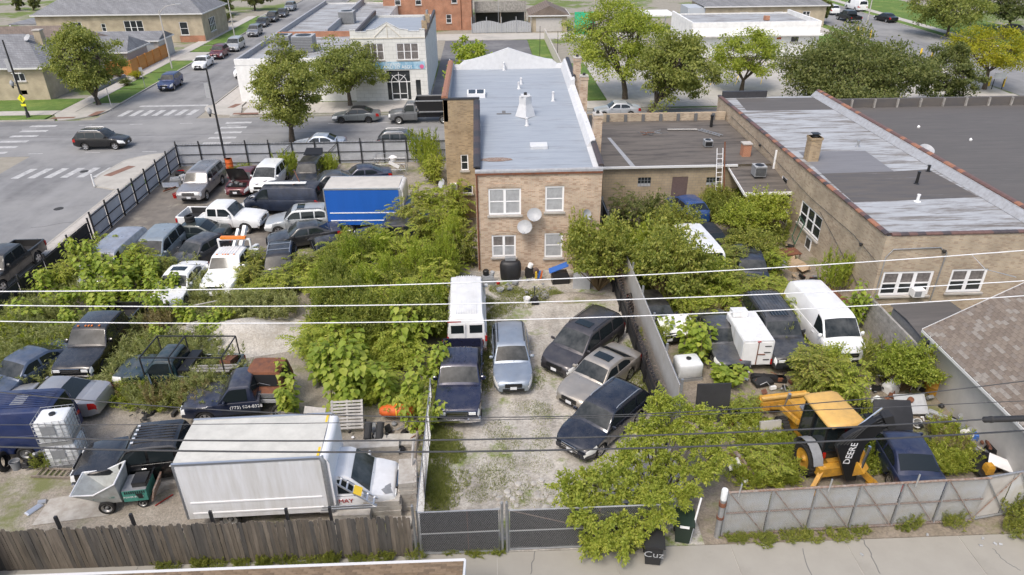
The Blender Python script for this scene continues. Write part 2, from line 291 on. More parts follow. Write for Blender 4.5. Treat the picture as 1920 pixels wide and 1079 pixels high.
# worn white paint and brick ramps
def paint(name,quads,m='markpaint',z=.009):
    b=MB()
    for q in quads: b.add([(x,y,z) for x,y in q],[(0,1,2,3)])
    return struct(b.build(name,m))
for i in range(6):   # near crossing
    x=-39.4+i*1.33; paint('crossing_stripe',[[(x,57.4),(x+.62,57.4),(x+.95,59.8),(x+.33,59.8)]])
for i in range(7):   # far crossing
    x=-39.2+i*1.2; paint('crossing_stripe',[[(x,76.6),(x+.6,76.6),(x+.75,78.9),(x+.15,78.9)]])
paint('stop_line',[rect(-38.5,-31,80.4,81)])
for sx in (-46.4,-26.7):
    for i in range(6):
        y=64.2+i*1.75; paint('crossing_stripe',[rect(sx-(.45*i if sx<-30 else -.2*i)*0,sx+2.6,y,y+.6)])
for i in range(26):
    x=-62+i*5.1
    if not -42<x<-29.5: paint('lane_dash',[rect(x,x+1.4,65.9,66.02)],z=.0085); paint('lane_dash',[rect(x,x+1.4,72.2,72.32)],z=.0085)
    else: paint('lane_dash',[rect(x,x+1.3,64.0,64.12)],z=.0085); paint('lane_dash',[rect(x,x+1.3,73.3,73.42)],z=.0085)
for q in ([(-31.8,57.4),(-31.1,57.2),(-30.1,59.6),(-30.8,59.8)],[(-28.3,79),(-27.6,79),(-27.2,80.6),(-27.9,80.6)],[(-26.9,76.1),(-24.2,76.1),(-24.2,76.7),(-26.9,76.7)],[(-42.2,76.5),(-41.4,76.9),(-41.3,78.7),(-42.1,78.3)],[(-45.6,75.6),(-43.3,75.8),(-43.3,76.3),(-45.6,76.2)]): sheet('brick_ramp',q,.128,'brickpad',.02)
for i in range(9): paint('bay_line',[[(24+i*3.1,86),(24.1+i*3.1,86),(26.1+i*3.1,91),(26+i*3.1,91)]],'yellow',.026)
# tar seams in the road
rs=random.Random(4); mat('tar',(.13,.13,.13),.8); b=MB()
for i in range(9):
    x=rs.uniform(-40.5,-30); y=rs.uniform(20,62); a=rs.uniform(-.5,.5); pts=[]
    for k in range(8): pts.append((x+k*.7*math.cos(a)+rs.uniform(-.12,.12),y+k*.7*math.sin(a)+rs.uniform(-.15,.15)))
    for p,q in zip(pts,pts[1:]): b.bar((p[0],p[1],.006),(q[0],q[1],.006),.06,.006)
for y in (69.2,): b.bar((-60,y,.006),(60,y+.1,.006),.07,.006)
struct(b.build('road_seam','tar'))
for u,v in ((437,327),(110,392),(158,322)):
    p=P(u,v*1.0 if v>300 else v); struct(MB().lathe([(.34,.004),(.34,.012),(.3,.014)],n=18).build('manhole_cover','rubber',loc=(p.x,p.y,0)))
# ================================================================ BUILDING HELPERS
def wall(mb,p0,p1,z0,z1,ops=(),depth=.14,z1b=None):
    """wall face from p0 to p1 (outside on the right), with openings (u0,u1,za,zb) and their reveals"""
    a=Vector((p0[0],p0[1],0)); d=Vector((p1[0]-p0[0],p1[1]-p0[1],0)); Ln=d.length; d/=Ln; n=Vector((d.y,-d.x,0)); z1b=z1 if z1b is None else z1b
    us=sorted({0,Ln}|{o[0] for o in ops}|{o[1] for o in ops}); zs=sorted({z0}|{o[2] for o in ops}|{o[3] for o in ops})+[None]
    def pt(u,z,k=0): zz=(z1+(z1b-z1)*u/Ln) if z is None else z; q=a+d*u-n*k; return (q.x,q.y,zz)
    for i in range(len(us)-1):
        for j in range(len(zs)-1):
            um=(us[i]+us[i+1])/2; zm=zs[j]+.01
            if zs[j+1] is not None and any(o[0]<um<o[1] and o[2]<zm<o[3] for o in ops): continue
            mb.add([pt(us[i],zs[j]),pt(us[i+1],zs[j]),pt(us[i+1],zs[j+1]),pt(us[i],zs[j+1])],[(0,1,2,3)])
    for u0_,u1_,za,zb in ops:
        o=[pt(u0_,za),pt(u1_,za),pt(u1_,zb),pt(u0_,zb)]; i_=[pt(u0_,za,depth),pt(u1_,za,depth),pt(u1_,zb,depth),pt(u0_,zb,depth)]
        for k in range(4): mb.add([o[k],o[(k+1)%4],i_[(k+1)%4],i_[k]],[(0,1,2,3)])
    return mb
def window(parent,p0,p1,op,cols=1,rows=2,pm='pane',fm='whitevinyl',fr=.07,sill='slab',setb=.06,arch=False,name='window'):
    a=Vector((p0[0],p0[1],0)); d=Vector((p1[0]-p0[0],p1[1]-p0[1],0)).normalized(); n=Vector((d.y,-d.x,0))
    u0_,u1_,za,zb=op; W=u1_-u0_; H=zb-za; base=a+d*u0_+Vector((0,0,za)); rz=math.atan2(d.y,d.x)
    fb=MB(); t=.05
    fb.box((fr/2,0,H/2),(fr,t,H)); fb.box((W-fr/2,0,H/2),(fr,t,H)); fb.box((W/2,0,fr/2),(W-2*fr,t,fr)); fb.box((W/2,0,H-fr/2),(W-2*fr,t,fr))
    cw=(W-2*fr)/cols
    for c in range(1,cols): fb.box((fr+c*cw,0,H/2),(fr*1.5,t*.96,H-2*fr))
    if rows>1: fb.box((W/2,.004,H*.5),(W-2*fr,t*.9,fr*.6))
    if arch:   # white arched head of the opening
        fb.add([(0,-t/2,H),(W,-t/2,H),(W*.75,-t/2,H+.07),(W*.5,-t/2,H+.1),(W*.25,-t/2,H+.07)],[(0,1,2,3,4)])
    w_=fb.build(name,fm,parent,loc=base-n*setb,rz=rz)
    for c in range(cols):
        for r_ in range(rows):
            x0=fr+c*cw+(fr*.75 if c else 0); x1=fr+(c+1)*cw-(fr*.75 if c<cols-1 else 0); z0=fr if r_==0 else H*.5+fr*.3; z1=H*.5-fr*.3 if (r_==0 and rows>1) else H-fr
            p_=pm if isinstance(pm,str) else pm[(c*rows+r_)%len(pm)]
            MB().b2(x0,x1,.008,.016,z0,z1).build('pane',p_,w_)
    if sill: MB().box((W/2,-setb-.02,-.05),(W+.16,.2,.1)).build('sill',sill,w_)
    return w_
def coping(parent,a,b_,n,m,w=.3,h=.09,name='coping_tile',mats=None,seed=0):
    """a parapet's row of rounded coping tiles, each a piece of its own"""
    rnd=random.Random(seed); a=Vector(a); b_=Vector(b_); d=b_-a; Ln=d.length/n; rz=math.atan2(d.y,d.x); pitch=-math.asin(max(-1,min(1,d.z/d.length)))
    s=MB(); pr=[(-w/2,0),(-w/2,h*.5),(-w*.22,h),(w*.22,h),(w/2,h*.5),(w/2,0)]
    s.grid([[( -Ln/2+.006,y,z) for y,z in pr],[(Ln/2+.015,y,z+.012) for y,z in pr]],closed=True); s.add([(-Ln/2+.006,y,z) for y,z in pr],[tuple(range(6))[::-1]]); s.add([(Ln/2+.015,y,z+.012) for y,z in pr],[tuple(range(6))])
    mes=[]
    for mm in (mats or [m]):
        me=bpy.data.meshes.new(name); me.from_pydata(s.v,[],s.f); me.materials.append(MATS[mm]); mes.append(me)
    for i in range(n):
        o=inst(name,rnd.choice(mes),parent,a+d*((i+.5)/n),(0,pitch,rz)); o.rotation_euler.z+=rnd.uniform(-.015,.015)
def roofmat(name,base,seam,patch,dirs='x',scale=1.0,cut=(.58,.7),seamw=.9):
    """membrane roof: laid strips, seams, worn patches"""
    m=bpy.data.materials.new(name); m.use_nodes=True; N,L,b=nodes_of(m); tc=N.new('ShaderNodeTexCoord')
    mp=N.new('ShaderNodeMapping'); mp.inputs['Scale'].default_value=(.35,2.6,1) if dirs=='x' else (2.6,.35,1); L.new(tc.outputs['Object'],mp.inputs[0])
    t=N.new('ShaderNodeTexNoise'); t.inputs['Scale'].default_value=scale*1.6; t.inputs['Detail'].default_value=9; t.inputs['Roughness'].default_value=.72; L.new(mp.outputs[0],t.inputs['Vector'])
    r=N.new('ShaderNodeMapRange'); r.inputs[1].default_value=.3; r.inputs[2].default_value=.7; L.new(t.outputs[0],r.inputs[0])
    x1=N.new('ShaderNodeMixRGB'); x1.inputs[1].default_value=base+(1,); x1.inputs[2].default_value=seam+(1,); L.new(r.outputs[0],x1.inputs[0])
    t2=N.new('ShaderNodeTexNoise'); t2.inputs['Scale'].default_value=scale*.7; t2.inputs['Detail'].default_value=10; t2.inputs['Roughness'].default_value=.75; L.new(mp.outputs[0],t2.inputs['Vector'])
    r2=N.new('ShaderNodeMapRange'); r2.inputs[1].default_value=cut[0]; r2.inputs[2].default_value=cut[1]; L.new(t2.outputs[0],r2.inputs[0])
    x2=N.new('ShaderNodeMixRGB'); x2.inputs[2].default_value=patch+(1,); L.new(r2.outputs[0],x2.inputs[0]); L.new(x1.outputs[0],x2.inputs[1])
    sx=N.new('ShaderNodeSeparateXYZ'); L.new(tc.outputs['Object'],sx.inputs[0]); md=N.new('ShaderNodeMath'); md.operation='WRAP'; md.inputs[1].default_value=seamw; md.inputs[2].default_value=0; L.new(sx.outputs[1 if dirs=='x' else 0],md.inputs[0])
    lt=N.new('ShaderNodeMath'); lt.operation='LESS_THAN'; lt.inputs[1].default_value=.035; L.new(md.outputs[0],lt.inputs[0]); ml=N.new('ShaderNodeMath'); ml.operation='MULTIPLY'; ml.inputs[1].default_value=.35; L.new(lt.outputs[0],ml.inputs[0])
    x3=N.new('ShaderNodeMixRGB'); x3.inputs[2].default_value=tuple(q*.45 for q in base)+(1,); L.new(ml.outputs[0],x3.inputs[0]); L.new(x2.outputs[0],x3.inputs[1])
    L.new(x3.outputs[0],b.inputs['Base Color']); b.inputs['Roughness'].default_value=.75
    bp=N.new('ShaderNodeBump'); bp.inputs['Strength'].default_value=.3; bp.inputs['Distance'].default_value=.03; L.new(t.outputs[0],bp.inputs['Height']); L.new(bp.outputs[0],b.inputs['Normal'])
    MATS[name]=m
roofmat('silverroof',(.245,.275,.315),(.31,.345,.385),(.2,.21,.225),'x',1,(.54,.7)); roofmat('oldsilver',(.42,.44,.46),(.3,.31,.32),(.15,.135,.12),'x',1.1,(.46,.6)); roofmat('darkroof',(.1,.088,.076),(.15,.13,.11),(.06,.052,.046),'x',1,(.48,.62),.95)
roofmat('blackroof',(.085,.08,.075),(.115,.105,.097),(.15,.14,.13),'x',.7,(.58,.72),1); roofmat('patchroof',(.15,.15,.16),(.19,.19,.2),(.13,.12,.11),'x',.8,(.55,.7),5); roofmat('tarroof',(.075,.072,.075),(.12,.105,.09),(.2,.2,.21),'x',.8,(.6,.72),.85)
brickmat('brick_house',(.56,.41,.285),(.46,.3,.2),(.48,.44,.37),extra=(.28,.18,.12)); brickmat('brick_wing',(.43,.305,.165),(.33,.23,.125),(.33,.29,.23),extra=(.2,.145,.09)); brickmat('brick_right',(.47,.365,.245),(.39,.295,.2),(.4,.37,.31),extra=(.26,.19,.135))
brickmat('brick_tan',(.45,.37,.25),(.4,.33,.22),(.4,.36,.29)); brickmat('brick_orange',(.42,.16,.08),(.36,.13,.065),(.35,.25,.18)); brickmat('block_tan',(.36,.29,.19),(.32,.255,.17),(.26,.22,.17),.41,.2,.014); brickmat('block_white',(.66,.66,.63),(.62,.62,.59),(.5,.5,.47),.9,.42,.02,.1)
brickmat('shingle_grey',(.22,.225,.235),(.17,.175,.185),(.12,.12,.125),.3,.14,.012,.2); brickmat('shingle_brown',(.2,.155,.125),(.15,.12,.1),(.1,.085,.075),.3,.14,.012,.2); brickmat('shingle_tan',(.33,.24,.15),(.26,.185,.115),(.18,.13,.09),.3,.14,.012)
mat('tile_brown',(.15,.085,.07),.5,noise=.3,nscale=5); mat('tile_red',(.33,.15,.085),.55,noise=.3,nscale=5); mat('tile_dark',(.07,.055,.055),.5,noise=.3,nscale=5); mat('tile_black',(.045,.045,.05),.5,noise=.3,nscale=4)
mat('roofwhite',(.58,.59,.6),.6,noise=.12,nscale=3,bump=.4,bscale=6); mat('flash',(.36,.375,.4),.65,color2=(.26,.26,.265),nscale=4,detail=8,bump=.3,bscale=10)
# ================================================================ MAIN BRICK HOUSE
hx0,hx1,hy0,hy1=-.7,6.6,38.6,58.5; wx0,wy0=-2.8,46.9
def rz_(y): return 6.35+(y-hy0)*(8.05-6.35)/(hy1-hy0)
house=thing('brick_house','two-storey tan brick house with silver roof at the back of the gravel yard','house',(hx0,hy0,0))
B=Vector((hx0,hy0,0))
def L_(p): return (p[0]-hx0,p[1]-hy0)
wm=MB(); Wd=hx1-hx0
ops=[(.72,2.62,3.72,5.36),(4.02,5.12,3.86,5.44),(.86,2.3,.98,2.42),(4.02,5.12,.86,2.48)]
fr=((0,0),(Wd,0)); wall(wm,*fr,0,6.42,ops)
lw=((0,wy0-hy0),(0,0)); wall(wm,*lw,0,rz_(wy0)+.12,(),z1b=6.42)
rw=((Wd,0),(Wd,hy1-hy0)); wall(wm,*rw,0,6.42,(),z1b=8.4)
for i,o_ in enumerate(ops):   # arched brick heads stand proud
    u0_,u1_,za,zb=o_; k=9
    for q in range(k):
        t=(q+.5)/k; a=(t-.5)*.5; wm.box((u0_-.04+(u1_-u0_+.08)*t,-.012,zb+.13+.09*(1-(2*t-1)**2)),((u1_-u0_+.08)/k*.93,.03,.21),ry=a)
wm.build('wall','brick_house',house)
for o_,c,pm in zip(ops,(2,1,2,1),(('blind','blind'),('blind','blind'),('blind','curtain'),('blind','blind'))): window(house,*fr,o_,c,2,pm,arch=True,fr=.1)
wg=MB(); wfr=((wx0-hx0,wy0-hy0),(-.001,wy0-hy0)); wops=[(1.0,1.52,3.6,4.72),(1.05,1.75,1.9,2.5)]
wall(wg,*wfr,0,8.5,wops); wall(wg,(wx0-hx0,hy1-hy0),(wx0-hx0,wy0-hy0),0,8.5)
wing=wg.build('wing_wall','brick_wing',house); window(house,*wfr,wops[0],1,2,'pane',fr=.07); window(house,*wfr,wops[1],1,1,'pane',fr=.06)
rf=MB(); zf,zb_=rz_(hy0),rz_(hy1)
rf.add([(.1,.1,zf),(Wd-.1,.1,zf),(Wd-.1,hy1-hy0-.1,zb_),(.1,hy1-hy0-.1,zb_),(wx0-hx0+.1,hy1-hy0-.1,zb_),(wx0-hx0+.1,wy0-hy0+.05,rz_(wy0)),(.1,wy0-hy0+.05,rz_(wy0))],[(0,1,2,3,4,5,6)])
roof=rf.build('roof','silverroof',house)
# white rolled rear edge, right parapet, left parapet with dark tiles
b=MB(); b.tube([(0,.05,6.42),(Wd*.5,.03,6.4),(Wd,.05,6.44)],.1,8); b.b2(0,Wd,-.06,.2,6.25,6.4); b.build('roof_edge','flash',house,True)
MB().b2(0,Wd,-.09,-.065,6.2,6.32).build('gutter','rust',house); b=MB().tube([(.08,-.06,6.25),(.08,-.06,.2)],.05,8); b.build('downspout','rust',house,True)
b=MB()
for y0,y1,h in ((0,3.4,.12),(3.4,8.2,.5),(8.2,14.4,.35),(14.4,19.9,.75)):
    za=rz_(hy0+y0)+h; zc=rz_(hy0+y1)+h
    b.add([(Wd-.28,y0,za-.1),(Wd+.02,y0,za),(Wd+.02,y1,zc),(Wd-.28,y1,zc-.1),(Wd-.5,y0,rz_(hy0+y0)+.01),(Wd-.5,y1,rz_(hy0+y1)+.01),(Wd+.02,y0,6.2),(Wd+.02,y1,6.2)],[(0,1,2,3),(4,0,3,5),(1,6,7,2),(0,4,6,1),(3,2,7,5)])
b.build('parapet','roofwhite',house)
coping(house,(Wd-.08,.1,6.56),(Wd-.08,6.5,7.2),11,'tile_black',.34,.14,mats=['tile_black','tile_dark']); coping(house,(Wd+.02,15,8.35),(Wd+.02,19.8,8.75),8,'tile_black',.3,.12,mats=['tile_black'])
b=MB(); ya=wy0-hy0; b.add([(0,0,6.4),(.3,.1,6.38),(.3,ya,rz_(wy0)+.1),(0,ya,rz_(wy0)+.95),(0,ya,6.4)],[(0,1,2,3),(0,3,4)]); b.build('parapet','tile_black',house)
coping(house,(.12,.3,6.5),(.12,ya-.1,8.35),12,'tile_black',.42,.12,mats=['tile_black','tile_dark'],seed=3)
b=MB().b2(wx0-hx0-.02,.3,ya-.04,ya+.22,8.45,8.56); b.build('parapet','tile_black',house)
coping(house,(wx0-hx0+.12,ya,8.55),(wx0-hx0+.12,19.8,8.6),13,'tile_red',.42,.16,mats=['tile_red'],seed=5); MB().b2(wx0-hx0+.02,wx0-hx0+.3,ya,19.9,7,8.53).build('parapet','flash',house)
b=MB(); X0=wx0-hx0; Wt=Wd-X0; n=24; top=[]
for i in range(n+1):
    t=i/n; e=abs(t-.5)*2
    z=8.7+(.95*(1-e/.75)**1.3 if e<.75 else 0)-(.32 if .8<e<.92 else 0)+(.15 if e>=.92 else 0)
    top.append((X0+Wt*t,z))
for (xa,za),(xb,zc) in zip(top,top[1:]): b.add([(xa,19.6,7.8),(xb,19.6,7.8),(xb,19.75,zc),(xa,19.75,za),(xb,20,zc),(xa,20,za),(xb,20,0),(xa,20,0)],[(0,1,2,3),(3,2,4,5),(5,4,6,7)])
b.build('street_parapet','roofwhite',house)
def rpt(u,v):
    z=7.2
    for _ in range(8): q=P(u,v,z); z=rz_(q.y)
    return Vector((q.x-hx0,q.y-hy0,z))
def chim(c,w,d,h,m,flare=0,cap='slab'):
    b=MB()
    if flare: b.lathe([(w*.8+flare,0),(w*.75,h*.62),(w*.75,h)],c,n=4)
    else: b.box((c[0],c[1],c[2]+h/2),(w,d,h)); b.box((c[0],c[1],c[2]+h-.12),(w+.08,d+.08,.12))
    o=b.build('chimney',m,house); MB().box((c[0],c[1],c[2]+h+.04),(w+.06,d+.06,.07)).build('chimney_cap',cap,o); MB().lathe([(.11,0),(.1,.16)],(c[0],c[1],c[2]+h+.07),n=10).build('flue','rubber',o)
chim(rpt(985,218),.55,.55,1.35,'roofwhite',.25,'roofwhite'); zz=rz_(hy0+14)
for yy,h in ((4.6,2.0),(11.5,2.2),(15.6,2.3)): chim((Wd+.28,yy,5.9),.52,.62,h+ (yy*.09),'brick_house')
for u,v,h in ((977,158,.35),(988,236,.42),(973,167,.4),(1037,190,.55),(945,132,.5)):
    q=rpt(u,v); MB().lathe([(.16,0),(.1,.08),(.08,h),(.1,h+.02),(.1,h+.1),(.03,h+.14)],q,n=10).build('roof_vent','roofwhite',house,True)
q=rpt(893,180); s=MB().box((q.x,q.y,q.z+.15),(1.3,1.0,.3),rx=.1).build('skylight','whitevinyl',house)
for dx in (-.3,.3): MB().box((q.x+dx,q.y-.02,q.z+.315),(.5,.8,.02),rx=.1).build('pane','pane',s)
q=rpt(1010,276); MB().box((q.x,q.y,q.z+.08),(1.05,.7,.18),rx=.09).build('roof_hatch','roofwhite',house)
q=rpt(945,215); MB().add([(q.x-.5,q.y,q.z+.012),(q.x+.5,q.y,q.z+.012),(q.x+.5,q.y+.22,q.z+.032),(q.x-.5,q.y+.22,q.z+.032)],[(0,1,2,3)]).add([(q.x-.12,q.y+.22,q.z+.033),(q.x+.12,q.y+.22,q.z+.033),(q.x+.12,q.y+.7,q.z+.074),(q.x-.12,q.y+.7,q.z+.074)],[(0,1,2,3)]).build('tar_patch','tar',house)
q=rpt(930,303); b=MB(); b.add([(q.x+math.cos(a*PI/8)*(.95+.15*math.sin(a*3)),q.y+.25+math.sin(a*PI/8)*.3,rz_(hy0+q.y+.25+math.sin(a*PI/8)*.3)+.012) for a in range(16)],[tuple(range(16))]); b.build('water_stain','rustpipe',house)
# satellite dishes on the house
def dish(label,p,rx,rz,parent=None,s=.42,stand=.35,grp='satellite dishes'):
    t=thing('satellite_dish',label,'dish',p,rz,grp)
    b=MB(); rows=[]
    for i in range(6):
        r=s*i/5; rows.append([(r*math.cos(2*PI*k/18)*1.08,-.3*s*(1-(i/5)**2)*-1-.3*s,r*math.sin(2*PI*k/18)) for k in range(18)])
    b.grid(rows,closed=True); o=b.build('reflector','dish',t,True); o.rotation_euler.x=rx; o.location=(0,-stand,.1)
    b=MB().tube([(0,0,-.25),(0,-.08,0),(0,-stand+.03,.08)],.025,6); b.tube([(0,-stand-.05,-s*.8),(0,-stand-.35,-s*.35)],.014,5); b.build('mount','galv',t)
    MB().box((0,-stand-.36,-s*.3),(.09,.16,.07)).build('feed_horn','dish',t); return t
def onwall(u,v): q=HY(u,v,hy0-.02); return (q.x,hy0-.02,q.z)
q=onwall(1003,402); dish('upper of the two paired grey satellite dishes on the brick wall between the windows',q,R(-35),R(-8),s=.4)
q=onwall(988,425); dish('lower of the two paired grey satellite dishes on the brick wall above the covered grill',q,R(-35),R(-20),s=.42)
q=onwall(1091,402); dish('grey oval satellite dish by itself near the right corner of the brick house',q,R(-20),R(35),s=.3)
q=P(820,318,2.2); dish('dark satellite dish beside the brick wing, above the sumac leaves',(wx0-.05,wy0+.6,2.4),R(-30),R(-60),s=.34)
b=MB().box((0,0,0),(.5,.3,.42)); o=b.build('wall_air_conditioner','white',house); o.location=(wx0-hx0+.45,wy0-hy0-.14,2.5); MB().b2(-.2,.2,-.16,-.151,-.16,.16).build('grille','greyplastic',o)
# ================================================================ LOW BUILDING
lb=thing('low_building','low tan block building with worn dark flat roof right of the brick house','building',(8.3,48.3,0)); lx,ly=8.3,48.3; lw_=12.1; ld=11.3; lh=3.2
m_=MB(); ops=[(3.5,4.45,1.55,2.35),(6.15,6.95,1.5,2.3),(4.85,6.05,.05,2.2),(8.5,9.35,1.4,2.1)]
ops=[(2.55,3.5,1.6,2.3),(5.05,6.2,.05,2.3),(7.55,8.5,1.6,2.2)]
wall(m_,(0,0),(lw_,0),0,lh,ops); wall(m_,(0,ld),(0,0),0,lh); wall(m_,(lw_,ld),(0,ld),0,lh+.5); m_.build('wall','block_tan',lb)
MB().add([(-.1,-.15,lh),(lw_,-.15,lh),(lw_,ld,lh+.1),(-.1,ld,lh+.1)],[(0,1,2,3)]).build('roof','darkroof',lb)
MB().b2(0,lw_,ld-.25,ld,lh,lh+.75).build('parapet','brick_right',lb)
for i in range(8): MB().b2(.4+i*1.5,.65+i*1.5,ld-.4,ld-.26,lh+.1,lh+.7).build('parapet_brace','tar',lb)
MB().b2(-.1,9.6,-.3,-.155,lh-.12,lh+.02).build('gutter','gutter',lb)
MB().b2(5.05,6.2,.02,.08,.05,2.28).build('door','brownpaint',lb)
for (a,b_,c,d) in (ops[0],ops[2]):
    g=MB().b2(a,b_,.06,.1,c,d).build('window','greyplastic',lb)
    for i in range(4):
        for j in range(3):
            x0=a+(b_-a)*i/4; z0=c+(d-c)*j/3
            MB().b2(x0+.02,x0+(b_-a)/4-.02,.035,.058,z0+.02,z0+(d-c)/3-.02).build('glass_block','pane' if (i*3+j)%3 else 'dish',g)
b=MB(); b.add([(1.9,-.1,lh+.01),(2.25,-.1,lh+.01),(1.55,6.6,lh+.07),(1.3,6.6,lh+.07)],[(0,1,2,3)]); b.build('membrane_strip','flash',lb)
MB().lathe([(.12,0),(.12,.85),(.15,.86),(.15,1.0)],(10.3,9.0,lh+.08),n=12).build('roof_vent','black',lb,True)
c=MB().box((10.75,1.7,lh+.45),(.6,.6,.95)).build('chimney','brick_orange',lb); MB().box((10.75,1.7,lh+.96),(.7,.7,.08)).build('chimney_cap','slab',c)
# small canopy roof at the corner, with its post, and the loose things on the roofs
cn=thing('porch_canopy','small sloping porch roof with white edge between low building and right building','canopy',(17.3,44.4,0))
b=MB(); b.add([(0,0,2.5),(3.2,0,2.5),(3.2,4,3.05),(0,4,3.05),(0,0,2.38),(3.2,0,2.38),(3.2,4,2.93),(0,4,2.93)],[(0,1,2,3),(7,6,5,4),(0,3,7,4),(1,5,6,2),(0,4,5,1)]); b.build('roof','darkroof',cn)
MB().b2(-.02,3.22,-.06,-.005,2.3,2.52).build('fascia','whitevinyl',cn); b=MB(); b.add([(-.05,0,2.3),(-.005,0,2.3),(-.005,4,2.9),(-.05,4,2.9),(-.05,0,2.51),(-.005,0,2.51),(-.005,4,3.06),(-.05,4,3.06)],[(0,1,2,3),(4,5,6,7),(0,4,7,3),(0,1,5,4)]); b.build('fascia','whitevinyl',cn)
b=MB().tube([(.02,-.1,2.3),(.35,-.1,2.1),(.4,-.1,.1)],.05,8); b.build('downspout','gutter',cn,True)
def condenser(label,p,s=.8,h=.75,rz=0,grp='air conditioner units on the roofs'):
    t=thing('condenser_unit',label,'air conditioner',p,rz,grp); MB().b2(-s/2,s/2,-s/2,s/2,.04,h).build('casing','greyplastic',t)
    b=MB()
    for i in range(9): b.b2(-s/2+.04,s/2-.04,-s/2-.012,-s/2-.002,.1+i*(h-.18)/9,.13+i*(h-.18)/9)
    b.build('louvre','black',t); b=MB().lathe([(s*.38,h),(s*.38,h+.03),(s*.1,h+.04)],n=16); b.build('fan_guard','black',t); b=MB().b2(-s/2-.01,s/2+.01,-s/2-.01,s/2+.01,h-.04,h+.005); b.build('lid','dish',t); return t
condenser('grey condenser unit standing on the small porch roof',(18.9,46.6,2.9),.8)
condenser('small condenser unit on the low roof behind the ladder',(16.9,52.3,lh+.05),.6,.5)
# ================================================================ RIGHT BRICK BUILDING
bx0,bx1,by0,by1,bh=20.5,29.6,32.6,62.2,4.6
rb=thing('brick_building','long one-storey tan brick building with patched silver roof on the right','building',(bx0,by0,0)); W=bx1-bx0; D=by1-by0
m_=MB(); fo=[(.35,3.1,1.05,2.5),(4.05,6.0,1.15,2.55)]; fw_=((0,0),(W,0)); wall(m_,*fw_,0,bh,fo)
lwl=((0,D),(0,0)); so=[(D-9.2,D-8.4,.9,1.9),(D-12.6,D-11.6,1.1,3.1),(D-7.4,D-5.0,1.5,3.0)]
def U(u,v): q=None
def onleft(u,v):
    p=(u-960)/FPX; q=-(v-539.5)/FPX; d=fw+rr*p+uu*q; t=bx0/d.x; return D-(d.y*t-by0),CAMH+d.z*t
def lop(ul,vt,ur,vb):   # opening on the left wall from two photo corners
    a=onleft(*ul); b_=onleft(*ur); return (min(a[0],b_[0]),max(a[0],b_[0]),vb,vt)
s1=onleft(1503,382); s2=onleft(1538,455); s3=onleft(1470,335); s4=onleft(1473,390); s5=onleft(1499,460); s6=onleft(1507,495)
lops=[(s1[0]-.05,s1[0]+2.35,1.75,3.35),(s3[0]-.3,s3[0]+.75,2.0,3.7),(s1[0]-.1,s1[0]+.75,.35,1.3)]
lops=[(19.5,22.7,1.05,2.6),(15.8,16.8,1.15,3.0)]
wall(m_,*lwl,0,bh,lops); wall(m_,(W,0),(W,D),0,bh); m_.build('wall','brick_right',rb)
for o_,c in zip(fo,(3,2)): window(rb,*fw_,o_,c,2,('pane','curtain'),fr=.13)
window(rb,*lwl,lops[0],3,2,'pane',fr=.1); window(rb,*lwl,lops[1],1,2,'pane',fr=.08)
w_=MB().b2(0,.04,0,.8,0,.8).build('basement_window','whitevinyl',rb); w_.location=(-.05,7.6,.05); MB().b2(-.012,-.003,.1,.7,.1,.7).build('pane','pane',w_)
w_=MB().b2(0,.04,0,.8,0,.9).build('basement_window','whitevinyl',rb); w_.location=(-.05,11.6,.1); MB().b2(-.012,-.003,.1,.7,.1,.8).build('pane','pane',w_)
rz4=bh-.12
MB().add([(.15,.15,rz4),(W-.2,.15,rz4),(W-.2,D,rz4),(.15,D,rz4)],[(0,1,2,3)]).build('roof','oldsilver',rb)
def q4(u,v,z=bh-.12): p=P(u,v,z); return (p.x-bx0,p.y-by0)
MB().add([q4(*c)+(rz4+.008,) for c in ((1497,285),(1622,283),(1676,322),(1540,326))],[(3,2,1,0)]).build('roof_patch','patchroof',rb)
MB().add([q4(*c)+(rz4+.012,) for c in ((1540,326),(1676,322),(1740,318),(1835,370),(1600,380))],[(4,3,2,1,0)]).build('roof_patch','tarroof',rb)
MB().add([q4(*c)+(rz4+.006,) for c in ((1380,185),(1535,183),(1575,206),(1400,208))],[(3,2,1,0)]).build('roof_patch','blackroof',rb)
MB().b2(W-.5,W-.02,.2,D,rz4,bh+.32).build('parapet','flash',rb)
b=MB(); b.add([(W-.5,.2,bh+.3),(W-.5,D,bh+.3),(W-.85,D,rz4+.02),(W-.85,.2,rz4+.02)],[(0,1,2,3)]); b.build('parapet_flashing','flash',rb)
coping(rb,(.1,.1,bh),(.1,D,bh),62,'tile_brown',.34,.11,mats=['tile_brown','tile_dark','tile_brown','tile_red'],seed=1); coping(rb,(.25,.12,bh),(W,.12,bh),20,'tile_brown',.34,.11,mats=['tile_brown','tile_dark','tile_brown'],seed=2); coping(rb,(W-.22,.2,bh+.32),(W-.22,D,bh+.32),60,'tile_brown',.4,.12,mats=['tile_brown','tile_red','tile_brown'],seed=3)
MB().b2(.3,4.2,D-.3,D,rz4,bh+.45).build('parapet','tile_black',rb)
c=P(1520,300,bh-.1); c=(c.x-bx0,c.y-by0)
o=MB().box((c[0],c[1],bh+.5),(.72,.72,2.0)).box((c[0],c[1],bh+1.42),(.8,.8,.16)).build('chimney','brick_wing',rb); MB().lathe([(.2,0),(.2,.12)],(c[0],c[1],bh+1.5),n=12).build('flue','rubber',o); MB().box((c[0],c[1],bh+1.7),(.5,.5,.03)).build('chimney_cap','black',o)
for u,v,h,m in ((1718,345,.7,'black'),(1740,322,.35,'black'),(1720,378,.35,'white'),(1608,275,.35,'galv')):
    p=q4(u,v); MB().lathe([(.2,0),(.09,.06),(.08,h),(.1,h+.01),(.1,h+.08)],(p[0],p[1],rz4),n=10).build('roof_vent',m,rb,True)
